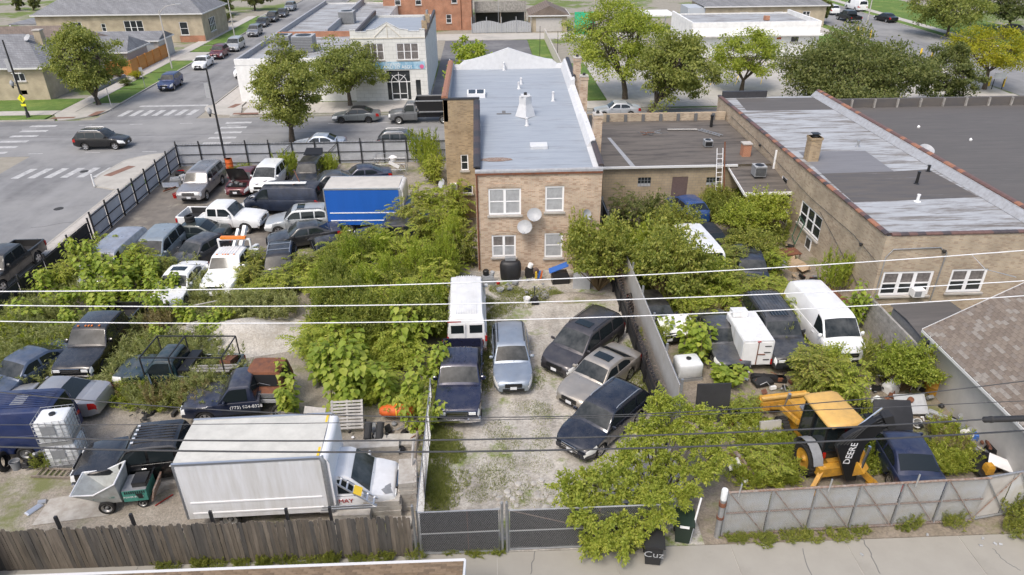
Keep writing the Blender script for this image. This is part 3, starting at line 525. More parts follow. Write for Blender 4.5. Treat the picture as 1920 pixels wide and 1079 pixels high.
p=P(1740,290,bh-.3); dish('white satellite dish standing on the black roof beyond the tile coping',(bx1+.5,p.y,bh-.1),R(-60),R(10),s=.5,stand=.1)
# conduits and lamps on its walls
b=MB().tube([(.18,-.05,.4),(.2,-.05,3.4),(.5,-.05,3.85),(3.0,-.05,3.9),(3.2,-.05,3.65)],.03,6); b.tube([(3.3,-.05,.3),(3.4,-.05,3.6)],.035,6); b.build('conduit','galv',rb,True)
b=MB().tube([(-.04,D-4,3.9),(-.05,D*.6,3.75),(-.05,9,3.2),(-.05,3,3.3),(-.05,.3,3.0)],.014,5); b.tube([(-.04,7.4,2.9),(-.06,5,2.2),(-.05,1.5,1.0)],.014,5); b.build('wall_cable','cable',rb)
for x,y,z in ((-.1,2.0,3.1),(-.1,18.3,3.6),(3.2,-.12,3.6)): MB().lathe([(.05,0),(.1,.08),(.1,.16)],(x,y,z),n=10).build('security_light','rubber',rb)
a=MB().box((0,-.14,0),(.62,.4,.42)); o=a.build('window_air_conditioner','white',rb); o.location=(2.35,-.1,1.35); MB().b2(-.26,.1,-.352,-.345,-.15,.15).build('grille','greyplastic',o)
a=MB().box((-.14,0,0),(.4,.6,.4)); o=a.build('window_air_conditioner','white',rb); o.location=(-.1,D-16.3,1.35); MB().b2(-.352,-.345,-.2,.2,-.14,.14).build('grille','greyplastic',o)
b=MB().tube([(-.08,15.2,2.6),(-.08,15.2,4.1),(-.08,15.2,4.3)],.08,8); b.build('vent_pipe','white',rb,True)
# ================================================================ BLACK ROOF BUILDING (beyond the coping)
kb=thing('flat_roof_building','building with wide brown-black flat roof at the right edge','building',(bx1,34,0)); m_=MB(); wall(m_,(.02,0),(40,0),0,4.2); wall(m_,(40,0),(40,26),0,4.2); wall(m_,(40,26),(.02,26),0,4.2); m_.build('wall','brick_right',kb)
MB().add([(.02,0,4.02),(40,0,4.02),(40,26,4.02),(.02,26,4.02)],[(0,1,2,3)]).build('roof','blackroof',kb); MB().b2(.1,40,25.7,26,4.0,4.75).build('parapet','tarroof',kb)
for i in range(18): MB().b2(1.6+i*2,1.72+i*2,25.5,25.69,4.03,4.75).build('parapet_brace','greywood',kb)
b=MB().tube([(8.3,10,4.02),(8.3,10,4.5),(8.7,10,4.6),(9.8,10.5,4.6)],.03,6); b.build('vent_pipe','galv',kb,True)
for x,y in ((4.2,19.5),(6.2,16)): MB().lathe([(.1,0),(.12,.1),(.03,.2)],(x,y,4.02),n=8).build('roof_vent','white',kb)
# ================================================================ GARAGES WITH BUILT SHINGLES
def shingles(parent,o,ax,up,Lx,Ly,mats,rowh=.16,tab=.32,limit=300,seed=0,cam_xy=None):
    """overlapping shingle tabs on a roof plane: the nearest ones single pieces, the rest joined"""
    rnd=random.Random(seed); o=Vector(o); ax=Vector(ax).normalized(); up=Vector(up).normalized(); n=ax.cross(up).normalized()
    if n.z<0: n=-n
    M=Matrix((ax,up,n)).transposed().to_4x4(); q=M.to_euler()
    base=MB().box((0,rowh*.62,0),(tab-.008,rowh*1.25,.012)); mes=[]
    for m in mats:
        me=bpy.data.meshes.new('shingle'); me.from_pydata(base.v,[],base.f); me.materials.append(MATS[m]); mes.append(me)
    cells=[]
    for j in range(int(Ly/rowh)):
        off=tab/2*(j%2)
        for i in range(int(Lx/tab)): cells.append((o+ax*((i+.5)*tab+off)+up*(j*rowh)+n*.012,rnd.randrange(len(mats)),rnd.uniform(-.01,.01)))
    c=Vector(cam_xy) if cam_xy else o; cells.sort(key=lambda k:(k[0]-c).length); rest=[MB() for _ in mats]
    tilt=Matrix.Rotation(-.06,4,'X')
    e=(M@tilt).to_euler()
    R3=(M@tilt).to_3x3()
    for k,(p,mi,j) in enumerate(cells):
        if k<limit: inst('shingle',mes[mi],parent,p,e)
        else: rest[mi].add([R3@Vector(v)+p for v in base.v],base.f)
    for mi,mb in enumerate(rest):
        if mb.v: x=mb.build('shingles',mats[mi],parent); x['kind']='stuff'
for n,c in (('sh1',(.215,.178,.145)),('sh2',(.18,.147,.12)),('sh3',(.265,.24,.21)),('sh4',(.2,.17,.145)),('st1',(.3,.21,.13)),('st2',(.25,.17,.1)),('st3',(.21,.145,.09))): mat(n,c,.95,noise=.25,nscale=7,bump=.2,bscale=60)
ge=thing('garage','garage with weathered brown shingle roof in the lower right corner','garage',(19.7,14.5,0))
sl_=Vector((math.cos(R(30)),0,math.sin(R(30)))); 
MB().add([(0,0,2.6),(4.6,0,2.6+4.6*math.tan(R(30))),(4.6,12.3,2.6+4.6*math.tan(R(30))),(0,12.3,2.6),(9.2,0,2.6),(9.2,12.3,2.6)],[(0,1,2,3),(1,4,5,2)]).build('roof','shingle_brown',ge)
shingles(ge,(0,12.3,2.6),(0,-1,0),sl_,12.3,5.3,['sh1','sh2','sh3','sh4','sh1','sh2'],.17,.34,300,5,(1.5,9,3.2))
m_=MB(); wall(m_,(.35,11.9),(.35,0),0,2.62); wall(m_,(9,11.9),(.35,11.9),0,2.6); m_.add([(.35,11.9,2.6),(8.8,11.9,2.6),(4.6,11.9,5.1)],[(0,2,1)]); m_.build('wall','siding',ge)
MB().b2(.3,.42,11.8,11.98,0,2.62).build('corner_trim','whitevinyl',ge); MB().b2(-.05,-.005,0,12.3,2.46,2.58).build('fascia','gutter',ge); b=MB().bar((0,12.33,2.56),(4.6,12.33,2.56+4.6*math.tan(R(30))),.03,.1); b.build('fascia','gutter',ge)
b=MB()
for i in range(14): b.lathe([(.02,0),(.02,.05)],(-.03,.6+i*.85,2.6),n=6)
b.build('gutter_clip','gutter',ge)
gb=thing('garage','garage across the alley with tan shingle roof and white edge at the bottom','garage',(-30,8.5,0))
MB().add([(0,6.1,2.8),(29,6.1,2.8),(29,3,4.3),(0,3,4.3),(0,0,2.8),(29,0,2.8)],[(0,1,2,3),(3,2,5,4)]).build('roof','shingle_tan',gb); m_=MB(); wall(m_,(28.7,5.8),(.3,5.8),0,2.75); wall(m_,(28.7,.3),(28.7,5.8),0,2.75); m_.add([(28.7,.3,2.75),(28.7,5.8,2.75),(28.7,3,4.2)],[(0,1,2)]); m_.build('wall','siding',gb)
shingles(gb,(29,6.1,2.8),(-1,0,0),(0,-3.1,1.5),29,1.6,['st1','st2','st3','st1'],.16,.32,300,8,(22,6,3))
MB().b2(0,29.05,6.1,6.2,2.7,2.82).build('gutter','gutter',gb); b=MB().bar((29.05,6.12,2.76),(29.05,3,4.28),.06,.16); b.build('fascia','whitevinyl',gb); b=MB().tube([(29,6.15,2.7),(29.02,6,2.3),(29.02,5.85,2.1),(29.02,5.85,.1)],.05,8); b.build('downspout','gutter',gb,True)
# shed behind the grey wall
sh=thing('shed','small shed with dark sloping roof between grey wall and shingled garage','shed',(20.3,27.2,0)); MB().b2(0,2.9,0,3.0,0,1.7).build('wall','greyplastic',sh); MB().add([(-.1,-.2,1.72),(3,-.2,1.85),(3,1.6,2.02),(-.1,1.6,1.9),(3,3.2,1.9),(-.1,3.2,1.8)],[(0,1,2,3),(3,2,4,5)]).build('roof','blackroof',sh)
b=MB()
for i in range(28): b.b2(.02+i*.1,.07+i*.1,-.03,-.002,.05,1.68)
b.build('wall_rib','greyplastic',sh)
# ================================================================ FAR BUILDINGS
def bwin(parent,fr_,ops,cols,m='pane',fm='whitevinyl',**k):
    for o_,c in zip(ops,cols): window(parent,*fr_,o_,c,1 if o_[3]-o_[2]<1.1 else 2,m,fm,**k)
def gable(parent,x0,x1,y0,y1,h,rise,m,ax='x',over=.4,hip=0):
    b=MB(); x0-=over;x1+=over;y0-=over;y1+=over
    if ax=='x': ym=(y0+y1)/2; r=[(x0+hip,ym,h+rise),(x1-hip,ym,h+rise)]; b.add([(x0,y0,h),(x1,y0,h),(x1,y1,h),(x0,y1,h)]+r,[(0,1,5,4),(2,3,4,5),(1,2,5),(3,0,4)])
    else: xm=(x0+x1)/2; r=[(xm,y0+hip,h+rise),(xm,y1-hip,h+rise)]; b.add([(x0,y0,h),(x1,y0,h),(x1,y1,h),(x0,y1,h)]+r,[(1,2,5,4),(3,0,4,5),(0,1,4),(2,3,5)])
    o=b.build('roof',m,parent); MB().b2(x0-.02,x1+.02,y0-.08,y0,h-.16,h+.02).build('gutter','gutter',parent); MB().b2(x1,x1+.08,y0,y1,h-.16,h+.02).build('gutter','gutter',parent); return o
def shell(parent,W,D,h,m,front=(),right=(),left=(),back=()):
    b=MB(); wall(b,(0,0),(W,0),0,h,front); wall(b,(W,0),(W,D),0,h,right); wall(b,(0,D),(0,0),0,h,left); wall(b,(W,D),(0,D),0,h,back); b.build('wall',m,parent)
# white storefront with banner
st=thing('storefront','two-storey white stone shopfront with blue banner and stepped gable top','shop',(-14.5,81.2,0)); W=8.1
fo=[(1.4,3.5,4.5,6.25),(4.9,7.3,4.5,6.25),(3.55,6.15,.1,3.35),(6.75,7.3,.15,2.3)]
b=MB(); wall(b,(0,0),(W,0),0,7.2,fo); wall(b,(W,0),(W,20),0,6.8); wall(b,(0,20),(0,0),0,6.8); wall(b,(W,20),(0,20),0,6.5); b.build('wall','block_white',st)
b=MB(); pf=[(0,7.2),(0,7.7),(.6,7.7),(.6,7.5),(1.8,7.5),(1.8,7.65),(2.7,7.75),(W/2,8.45),(W-2.7,7.75),(W-1.8,7.65),(W-1.8,7.5),(W-.6,7.5),(W-.6,7.7),(W,7.7),(W,7.2)]
b.add([(x,0,z) for x,z in pf],[tuple(range(15))[::-1]]); b.add([(x,.25,z) for x,z in pf],[tuple(range(15))])
for (xa,za),(xb,zc) in zip(pf[1:-1],pf[2:-1]): b.add([(xa,-.05,za),(xb,-.05,zc),(xb,.27,zc),(xa,.27,za)],[(0,1,2,3)])
b.build('gable_parapet','block_white',st); b=MB().bar((2.6,-.03,6.9),(W/2,-.03,8.2),.05,.06); b.bar((W/2,-.03,8.2),(W-2.6,-.03,6.9),.05,.06); b.bar((W/2,-.03,6.9),(W/2,-.03,8.2),.05,.06); b.b2(0,W,-.06,-.005,6.75,6.85); b.build('trim','cream',st)
MB().add([(.2,.3,6.6),(W-.2,.3,6.6),(W-.2,19.8,6.2),(.2,19.8,6.2)],[(0,1,2,3)]).build('roof','silverroof',st); MB().b2(W-.25,W+.01,.3,20,6.6,7.1).build('parapet','tile_dark',st); MB().b2(0,.25,.3,20,6.6,7.1).build('parapet','tile_dark',st)
bwin(st,((0,0),(W,0)),fo[:2],(3,3),'curtain'); 
en=MB(); en.b2(3.55,6.15,.1,.16,2.05,2.13); en.b2(4.0,4.08,.1,.16,.1,2.05); en.b2(4.85,4.95,.1,.16,.1,2.05); en.b2(5.7,5.78,.1,.16,.1,2.05); en.b2(4.0,5.78,.1,.16,.1,.2); en.b2(4,5.78,.1,.16,.75,.82)
for a in range(5): t=PI*a/4; en.bar((4.88,.12,2.1),(4.88+1.05*math.cos(t),.12,2.1+1.05*math.sin(t)),.05,.05)
pts=[(4.88+.85*math.cos(PI*a/10),.12,2.1+.75*math.sin(PI*a/10)) for a in range(11)]; en.tube(pts,.035,5); e_=en.build('entrance','whitevinyl',st); MB().b2(3.55,6.15,.17,.19,.1,3.35).build('pane','pane',e_)
MB().b2(6.75,7.3,.1,.14,.15,2.3).build('door','pane',st)
mat('bannerblue',(.12,.3,.45),.5,color2=(.5,.66,.75),nscale=1.2,detail=6); bn=MB().b2(.6,7.9,-.06,-.02,3.5,4.3).build('banner','bannerblue',st); text('lettering','First Lady',"white",bn,(4.4,-.065,4.07),(R(90),0,0),.42); text('lettering','AND 3D ABDS',"white",bn,(4.9,-.065,3.72),(R(90),0,0),.5); MB().lathe([(.02,-.075),(.24,-.068),(.24,-.062)],(7.55,0,3.75),'y',10).build('flower_print','pink',bn)
for y in (4,9): c=MB().box((W-.3,y,7.2),(.6,.7,1.6)).build('chimney','brick_wing',st); MB().lathe([(.15,0),(.15,.5)],(W-.3,y,8),n=8).build('flue','galv',c)
# low white shop left of it
sp=thing('white_shop','long low white painted building with rooftop machines behind the street trees','building',(-27.5,81.6,0)); shell(sp,12.95,52,4.3,'whitepaint'); MB().add([(.2,.2,4.1),(12.8,.2,4.1),(12.8,51.8,4.1),(.2,51.8,4.1)],[(0,1,2,3)]).build('roof','oldsilver',sp)
MB().b2(-.02,12.9,-.04,.25,4.1,4.75).build('parapet','whitepaint',sp); MB().b2(-.02,.25,.3,52,4.1,4.7).build('parapet','flash',sp); MB().b2(.3,12.8,18,18.3,4.1,4.75).build('parapet','brick_orange',sp); MB().b2(6.5,6.8,18.4,52,4.1,5).build('parapet','flash',sp)
for x,y,s in ((4.5,4,1.7),(6.0,8,2.4),(3,9.5,2.2),(7.5,30,2.2)): condenser('large grey rooftop machine on the low white shop, '+{1.7:'nearest the street',2.4:'tall dark-sided one in the middle',2.2:'at the left edge' if y<20 else 'farthest back'}[s],(-27.5+x,81.6+y,4.12),s,s*.75)
# orange brick flats
ob=thing('apartment_building','orange brick two-storey flats at the top centre','building',(-17,130,0)); fo=[(2,3,4.2,5.6),(5.5,6.5,4.2,5.6),(10.6,11.5,1.2,2.6),(11.6,12.6,4.4,5.9),(2,3,1.2,2.6)]; b=MB(); shell(ob,15,16,9.5,'brick_orange',fo); bwin(ob,((0,0),(15,0)),fo,(1,)*5); MB().add([(0,0,9.4),(15,0,9.4),(15,16,9.4),(0,16,9.4)],[(0,1,2,3)]).build('roof','silverroof',ob)
b=MB().tube([(13.2,-.07,9),(13.2,-.07,.2)],.06,6); b.build('downspout','rust',ob)
# garages and fences along the back alley
gt=thing('garage','tan brick garage with brown gable roof and wide door beside the back alley','garage',(8,127,0)); shell(gt,6.2,7,2.7,'brick_tan'); gable(gt,0,6.2,0,7,2.7,1.5,'shingle_brown','y'); MB().add([(-.1,-.02,2.7),(6.3,-.02,2.7),(3.1,-.02,4.2)],[(0,1,2)]).build('gable_wall','brick_tan',gt); MB().b2(.9,5.3,-.06,-.005,.05,2.2).build('garage_door','siding',gt)
gg=thing('green_screen','bright green cloth screen hung beside the tan garage','screen',(15.0,123.4,0)); MB().b2(0,3.4,0,.06,.1,3.6).build('cloth','green',gg); MB().b2(-.08,0,-.02,.08,0,3.7).build('post','galv',gg)
mat('jade',(.03,.4,.2),.6); gg.children[0].data.materials[0]=MATS['jade']
bk=thing('carport','dark timber carport behind the back fence','carport',(-1.5,132,0)); MB().b2(0,9,0,6,2.6,2.8).build('roof','greywood',bk)
for x in (.1,4.5,8.9): MB().b2(x-.08,x+.08,.1,.26,0,2.6).build('post','wood',bk)
MB().b2(0,9,5.8,6,0,2.6).build('back_wall','tar',bk); MB().b2(0,9,-.05,.05,2.8,4.4).build('deck_rail','greywood',bk)
bf=thing('white_fence','long pale curved-top board fence along the back alley','fence',(-2,126.6,0)); b=MB(); n=24
for i in range(n): z0=1.5+.5*math.sin(PI*(i%12)/12); z1=1.5+.5*math.sin(PI*((i%12)+1)/12); b.add([(i*.42,0,.05),((i+1)*.42-.03,0,.05),((i+1)*.42-.03,0,z1),(i*.42,0,z0)],[(0,1,2,3)])
b.build('board_row','dish',bf)
for i in range(5): MB().b2(i*2.5-.05,i*2.5+.05,-.12,-.02,0,2.6).build('post','dish',bf)
tb=thing('house','pale brick bungalow with shutters behind the white building, upper right','house',(38,128,0)); fo=[(6,7.5,1.4,2.6),(12,13.5,1.4,2.6),(17,18.3,1.4,2.6)]; shell(tb,21,9,3.6,'brick_tan',fo); bwin(tb,((0,0),(21,0)),fo,(2,2,2)); gable(tb,0,21,0,9,3.6,1.8,'shingle_grey',hip=3); MB().b2(-3,-.02,0,5,0,3.4).build('side_porch','greyside',tb)
wb=thing('white_building','low plain white building with flat grey roof, upper right','building',(29,103,0)); fo=[(14.2,15.4,1.9,2.7)]; b=MB(); shell(wb,18.2,12,4.3,'whitepaint',fo); bwin(wb,((0,0),(18.2,0)),fo,(1,)); MB().add([(.2,.2,4.12),(18,.2,4.12),(18,11.8,4.12),(.2,11.8,4.12)],[(0,1,2,3)]).build('roof','oldsilver',wb)
for x0,x1,y0,y1 in ((0,18.2,-.03,.25),(-.03,.25,.3,12),(17.95,18.23,.3,12)): MB().b2(x0,x1,y0,y1,4.1,4.7).build('parapet','whitepaint',wb)
MB().b2(-.1,18.4,-.9,-.04,2.9,3.1).build('awning','whitepaint',wb); o=MB().box((12.2,5,4.5),(.7,.7,.6)).build('roof_vent','brick_orange',wb); MB().b2(10.5,11.1,-.06,-.005,1.4,1.7).build('notice','tar',wb); MB().b2(12.2,12.8,-.06,-.005,2.35,2.6).build('sign_plate','red',wb)
cp_=thing('carport','white flat carport on thin posts left of the white building','carport',(24,124.5,0)); MB().b2(0,8,0,6,2.6,2.85).build('roof','whitepaint',cp_)
for x in (.2,7.8):
    for y in (.2,5.8): MB().b2(x-.06,x+.06,y-.06,y+.06,0,2.6).build('post','white',cp_)
wf=thing('white_wall','long white boundary wall sloping back beside the lawn','wall',(9.75,80,0)); MB().b2(0,.14,0,40,0,1.5).build('wall_panel','cream',wf); MB().b2(-.02,.16,0,40,1.502,1.58).build('coping','slab',wf)
# left: houses across the side road
th=thing('house','tan brick bungalow with grey hip roof at the left edge','house',(-64,84.2,0)); fo=[(10.6,11.9,2.2,3.1),(10.9,11.6,.7,1.2)]; shell(th,14,13,3.7,'brick_tan',fo,((3,4,1.5,2.6),)); bwin(th,((0,0),(14,0)),fo[:1],(2,)); window(th,(14,0),(14,13),(3,4,1.5,2.6)); gable(th,0,14,0,13,3.75,2.6,'shingle_grey',hip=5)
c=MB().box((11.4,6,5.3),(.8,.8,3)).build('chimney','brick_tan',th); MB().box((11.4,6,6.85),(.95,.95,.12)).build('chimney_cap','slab',c); MB().b2(10.7,11.8,-.35,-.06,3.12,3.2).build('awning','white',th)
dish('grey satellite dish on the grey roof beside the tan chimney',(-53.2,89.5,6.0),R(-40),R(-30),s=.45)
t2=thing('house','low house with brown shingle roof behind the grey-roofed bungalow','house',(-70,99,0)); shell(t2,17,8,3.3,'brick_tan'); gable(t2,0,17,0,8,3.3,2.2,'shingle_brown',hip=3)
t3=thing('garage','small garage with grey roof behind the street tree on the left','garage',(-53,99.5,0)); shell(t3,5.5,6.5,2.6,'siding'); gable(t3,0,5.5,0,6.5,2.6,1.5,'shingle_grey',hip=1)
bg=thing('house','long tan brick bungalow with arched windows and grey roof, top left','house',(-71,122,0)); fo=[(5.2,7,1.9,3.3),(10,10.7,1.8,3.0),(13.6,16.6,1.3,3.4),(22.3,23.6,1.1,3.1)]; b=MB(); shell(bg,26,12,4.4,'brick_tan',fo,((3,6,1,3.2),)); bwin(bg,((0,0),(26,0)),fo,(2,1,3,1),arch=True); window(bg,(26,0),(26,12),(3,6,1,3.2),4); gable(bg,0,26,0,12,4.4,3.2,'shingle_grey',hip=5); MB().b2(22.0,26.02,-.05,-.002,0,1).build('brick_base','brick_orange',bg); MB().b2(-5,-.05,1,8,2.8,3.0).build('porch_roof','shingle_grey',bg)
for x in (-4.9,-.3): MB().b2(x,x+.2,1,1.2,0,2.8).build('porch_post','white',bg)
gx=thing('garage','grey sided garage with white doors and dark grey roof by the side road','garage',(-56,107.3,0)); shell(gx,9.6,5.2,2.7,'siding'); MB().b2(.02,9.0,-.03,-.002,0,2.7).build('front_siding','greyside',gx); gable(gx,0,9.6,0,5.2,2.72,.9,'shingle_grey',over=.25); MB().b2(.9,5,-.09,-.035,.05,2.3).build('garage_door','white',gx); d_=MB().b2(6.2,7.1,-.08,-.035,.05,2.1).build('door','white',gx); MB().b2(6.35,6.95,-.1,-.085,1.2,1.9).build('pane','pane',d_)
pg=thing('pergola_canopy','small white garden canopy beside the orange fence','canopy',(-54.5,103,0)); MB().b2(0,4,0,2.5,2.3,2.4).build('roof','white',pg)
for x in (.1,3.9): MB().b2(x-.05,x+.05,.05,.15,0,2.3).build('post','tar',pg)
of=thing('board_fence','orange stained board fence along the side road pavement','fence',(-46.3,97.5,0)); me=None
for i in range(32):
    y=i*.4
    if me is None: s=MB().box((0,0,.95),(.03,.385,1.8)).build('board','orangewood',of); me=s.data
    else: s=inst('board',me,of)
    s.location=(0,y,0)
for i in range(8): s=inst('board',me,of,(-.25-i*.4,-.2,0),(0,0,R(90)))
for i in range(6): MB().b2(.02,.12,i*2.45-.3,i*2.45-.2,0,1.95).build('post','orangewood',of)
pb=thing('planter_bed','raised grey stone planter along the pavement','planter',(-46.8,88,0)); b=MB()
for i in range(10): b.box((0,i*.85,.2+.02*(i%3)),(.35,.8,.42))
b.build('kerb_stones','greyplastic',pb)
# ================================================================ VEHICLES
PAINTN={}
def paintmat(c,metal=.3,rough=.32,coat=.6,fade=0):
    k=(c,metal,rough,coat,fade)
    if k in PAINTN: return PAINTN[k]
    n='car_paint_%d'%len(PAINTN); m=mat(n,c,rough,metal,coat,noise=.16+fade,nscale=1.3 if fade<.2 else 2.5,detail=7); PAINTN[k]=m
    N,L,b=nodes_of(m)   # road dust: duller low down and in cloudy patches
    t=N.new('ShaderNodeTexNoise'); t.inputs['Scale'].default_value=2.2; t.inputs['Detail'].default_value=8; tc=N.new('ShaderNodeTexCoord'); L.new(tc.outputs['Object'],t.inputs['Vector'])
    r=N.new('ShaderNodeMapRange'); r.inputs[1].default_value=.3; r.inputs[2].default_value=.75; r.inputs[3].default_value=rough*.8; r.inputs[4].default_value=min(.8,rough+.28); L.new(t.outputs[0],r.inputs[0]); L.new(r.outputs[0],b.inputs['Roughness'])
    # settled dust on surfaces that face up
    g=N.new('ShaderNodeNewGeometry'); sp=N.new('ShaderNodeSeparateXYZ'); L.new(g.outputs['Normal'],sp.inputs[0]); u=N.new('ShaderNodeMapRange'); u.inputs[1].default_value=.2; u.inputs[2].default_value=1; u.inputs[4].default_value=.2+fade*.5; L.new(sp.outputs[2],u.inputs[0])
    t2=N.new('ShaderNodeTexNoise'); t2.inputs['Scale'].default_value=1.7; t2.inputs['Detail'].default_value=9; t2.inputs['Roughness'].default_value=.7; L.new(tc.outputs['Object'],t2.inputs['Vector']); r2=N.new('ShaderNodeMapRange'); r2.inputs[1].default_value=.35; r2.inputs[2].default_value=.7; L.new(t2.outputs[0],r2.inputs[0])
    mu=N.new('ShaderNodeMath'); mu.operation='MULTIPLY'; L.new(u.outputs[0],mu.inputs[0]); L.new(r2.outputs[0],mu.inputs[1]); mx=N.new('ShaderNodeMixRGB'); mx.inputs[2].default_value=(.3,.275,.24,1); L.new(mu.outputs[0],mx.inputs[0]); L.new(b.inputs['Base Color'].links[0].from_socket,mx.inputs[1]); L.new(mx.outputs[0],b.inputs['Base Color'])
    return m
WHEELS={}
def wheel_mesh(rt,wd,style):
    k=(round(rt,3),style)
    if k in WHEELS: return WHEELS[k]
    t=MB(); h=wd/2; ri=rt*.64
    t.lathe([(ri,-h*.8),(rt*.86,-h),(rt*.97,-h*.8),(rt,-h*.4),(rt,h*.4),(rt*.97,h*.8),(rt*.86,h),(ri,h*.8)],axis='y',n=26,cap=False)
    t.lathe([(.01,-h*.35),(ri,-h*.35)],axis='y',n=16,cap=False); t.lathe([(.01,h*.35),(ri,h*.35)],axis='y',n=16,cap=False)
    if style=='rugged':
        for i in range(22):
            a=2*PI*i/22
            for s in (-1,1): t.box((rt*1.0*math.cos(a),s*h*.45,rt*1.0*math.sin(a)),(.05,h*.9,.09),ry=-a+s*.0)
    me=bpy.data.meshes.new('wheel'); me.from_pydata(t.v,[],t.f); me.materials.append(MATS['tyre']); me.polygons.foreach_set('use_smooth',[True]*len(me.polygons)); me.set_sharp_from_angle(angle=R(35))
    r=MB()
    for s in (-1,1):
        y=s*h*.72
        r.lathe([(ri*.9,y),(ri*1.02,y+s*.012),(ri*1.02,y-s*.03)],axis='y',n=24,cap=False)
        if style in('steel','van','rugged'):
            r.lathe([(.01,y-s*.0),(ri*.25,y),(ri*.35,y-s*.05),(ri*.7,y-s*.045),(ri*.92,y-s*.005)],axis='y',n=24,cap=False); r.lathe([(.01,y+s*.05),(ri*.2,y+s*.045),(ri*.24,y)],axis='y',n=12,cap=False)
        else:
            r.lathe([(.01,y+s*.004),(ri*.26,y)],axis='y',n=12,cap=False)
            ns=5 if style!='ten' else 10
            for i in range(ns):
                a=2*PI*i/ns+.3; ca,sa=math.cos(a),math.sin(a); w0,w1=(.2,.26) if ns==5 else (.09,.1)
                q=[]
                for rad,ww in ((.15,w0),(.96,w1)): q+=[(ri*(rad*ca-ww*sa),y,ri*(rad*sa+ww*ca)),(ri*(rad*ca+ww*sa),y,ri*(rad*sa-ww*ca))]
                r.add(q,[(0,1,3,2)])
    rm=bpy.data.meshes.new('rim'); rm.from_pydata(r.v,[],r.f); rm.materials.append(MATS[{'dark':'darkrim','rugged':'jdyellow'}.get(style,'alloy' if style in('alloy','ten') else 'steelrim')])
    WHEELS[k]=(me,rm); return WHEELS[k]
def lerp(pts,x):
    if x<=pts[0][0]: return pts[0][1]
    for (a,b_),(c,d) in zip(pts,pts[1:]):
        if x<=c: return b_+(d-b_)*((x-a)/(c-a) if c>a else 1)
    return pts[-1][1]
TYPES={ # L W H tyre front-axle rear-axle zs zf zc zb zd  A B C D (distances from the nose)  pillars
 'sedan':dict(L=4.8,W=1.82,H=1.46,rt=.33,fa=.95,ra=3.73,zs=.22,zf=.72,zc=.93,zb=.95,zd=1.02,zr=.98,A=1.38,B=2.12,C=3.25,D=4.12,wins=[(1.62,2.62),(2.72,3.62)]),
 'coupe':dict(L=4.75,W=1.82,H=1.4,rt=.33,fa=.95,ra=3.7,zs=.22,zf=.7,zc=.9,zb=.93,zd=1.0,zr=.97,A=1.4,B=2.2,C=3.0,D=4.1,wins=[(1.7,2.75),(2.82,3.5)]),
 'hatch':dict(L=4.2,W=1.74,H=1.5,rt=.31,fa=.85,ra=3.4,zs=.22,zf=.74,zc=.95,zb=.97,zd=1.02,zr=1.0,A=1.1,B=1.85,C=3.4,D=4.08,wins=[(1.35,2.25),(2.33,3.15),(3.22,3.65)]),
 'suv':dict(L=4.65,W=1.84,H=1.7,rt=.35,fa=.92,ra=3.58,zs=.3,zf=.86,zc=1.07,zb=1.1,zd=1.14,zr=1.12,A=1.3,B=1.98,C=4.0,D=4.56,wins=[(1.55,2.45),(2.54,3.35),(3.44,4.1)]),
 'wagon':dict(L=4.75,W=1.8,H=1.6,rt=.34,fa=.93,ra=3.65,zs=.27,zf=.78,zc=.99,zb=1.02,zd=1.06,zr=1.04,A=1.3,B=2.02,C=4.1,D=4.62,wins=[(1.55,2.5),(2.6,3.45),(3.54,4.2)]),
 'bigsuv':dict(L=5.55,W=2.0,H=1.88,rt=.39,fa=1.0,ra=4.3,zs=.36,zf=1.02,zc=1.18,zb=1.2,zd=1.22,zr=1.2,A=1.55,B=2.15,C=5.1,D=5.45,wins=[(1.85,2.75),(2.86,3.8),(3.92,5.05)]),
 'minivan':dict(L=5.1,W=1.98,H=1.78,rt=.34,fa=.98,ra=4.02,zs=.26,zf=.82,zc=1.05,zb=1.07,zd=1.12,zr=1.1,A=1.02,B=2.0,C=4.5,D=4.98,wins=[(1.5,2.55),(2.65,3.7),(3.8,4.65)]),
 'van':dict(L=5.6,W=2.02,H=2.1,rt=.38,fa=.95,ra=4.3,zs=.34,zf=.98,zc=1.2,zb=1.22,zd=1.24,zr=1.24,A=.78,B=1.6,C=5.42,D=5.58,wins=[(1.12,2.0)]),
 'hivan':dict(L=5.9,W=2.0,H=2.35,rt=.36,fa=.95,ra=4.4,zs=.34,zf=.95,zc=1.25,zb=1.27,zd=1.3,zr=1.3,A=.7,B=1.55,C=5.72,D=5.88,wins=[(1.05,1.95)]),
 'pickup':dict(L=5.75,W=2.0,H=1.86,rt=.39,fa=1.0,ra=4.55,zs=.42,zf=1.05,zc=1.18,zb=1.2,zd=1.2,zr=1.2,A=1.62,B=2.2,C=3.55,D=3.72,wins=[(1.92,2.8),(2.9,3.5)],cab=3.8),
 'crew':dict(L=5.95,W=2.02,H=1.92,rt=.41,fa=1.02,ra=4.8,zs=.44,zf=1.08,zc=1.22,zb=1.24,zd=1.24,zr=1.24,A=1.62,B=2.22,C=3.95,D=4.15,wins=[(1.95,2.85),(2.95,3.85)],cab=4.22),
 'oldpick':dict(L=5.3,W=1.92,H=1.75,rt=.37,fa=.95,ra=4.1,zs=.4,zf=.98,zc=1.06,zb=1.08,zd=1.08,zr=1.08,A=1.55,B=2.15,C=3.0,D=3.2,wins=[(1.85,2.85)],cab=3.3),
 'cutaway':dict(L=2.75,W=2.02,H=2.0,rt=.39,fa=.95,ra=9,zs=.36,zf=1.0,zc=1.22,zb=1.24,zd=1.24,zr=1.24,A=.8,B=1.62,C=2.55,D=2.7,wins=[(1.12,2.0)],cab=2.75),
}
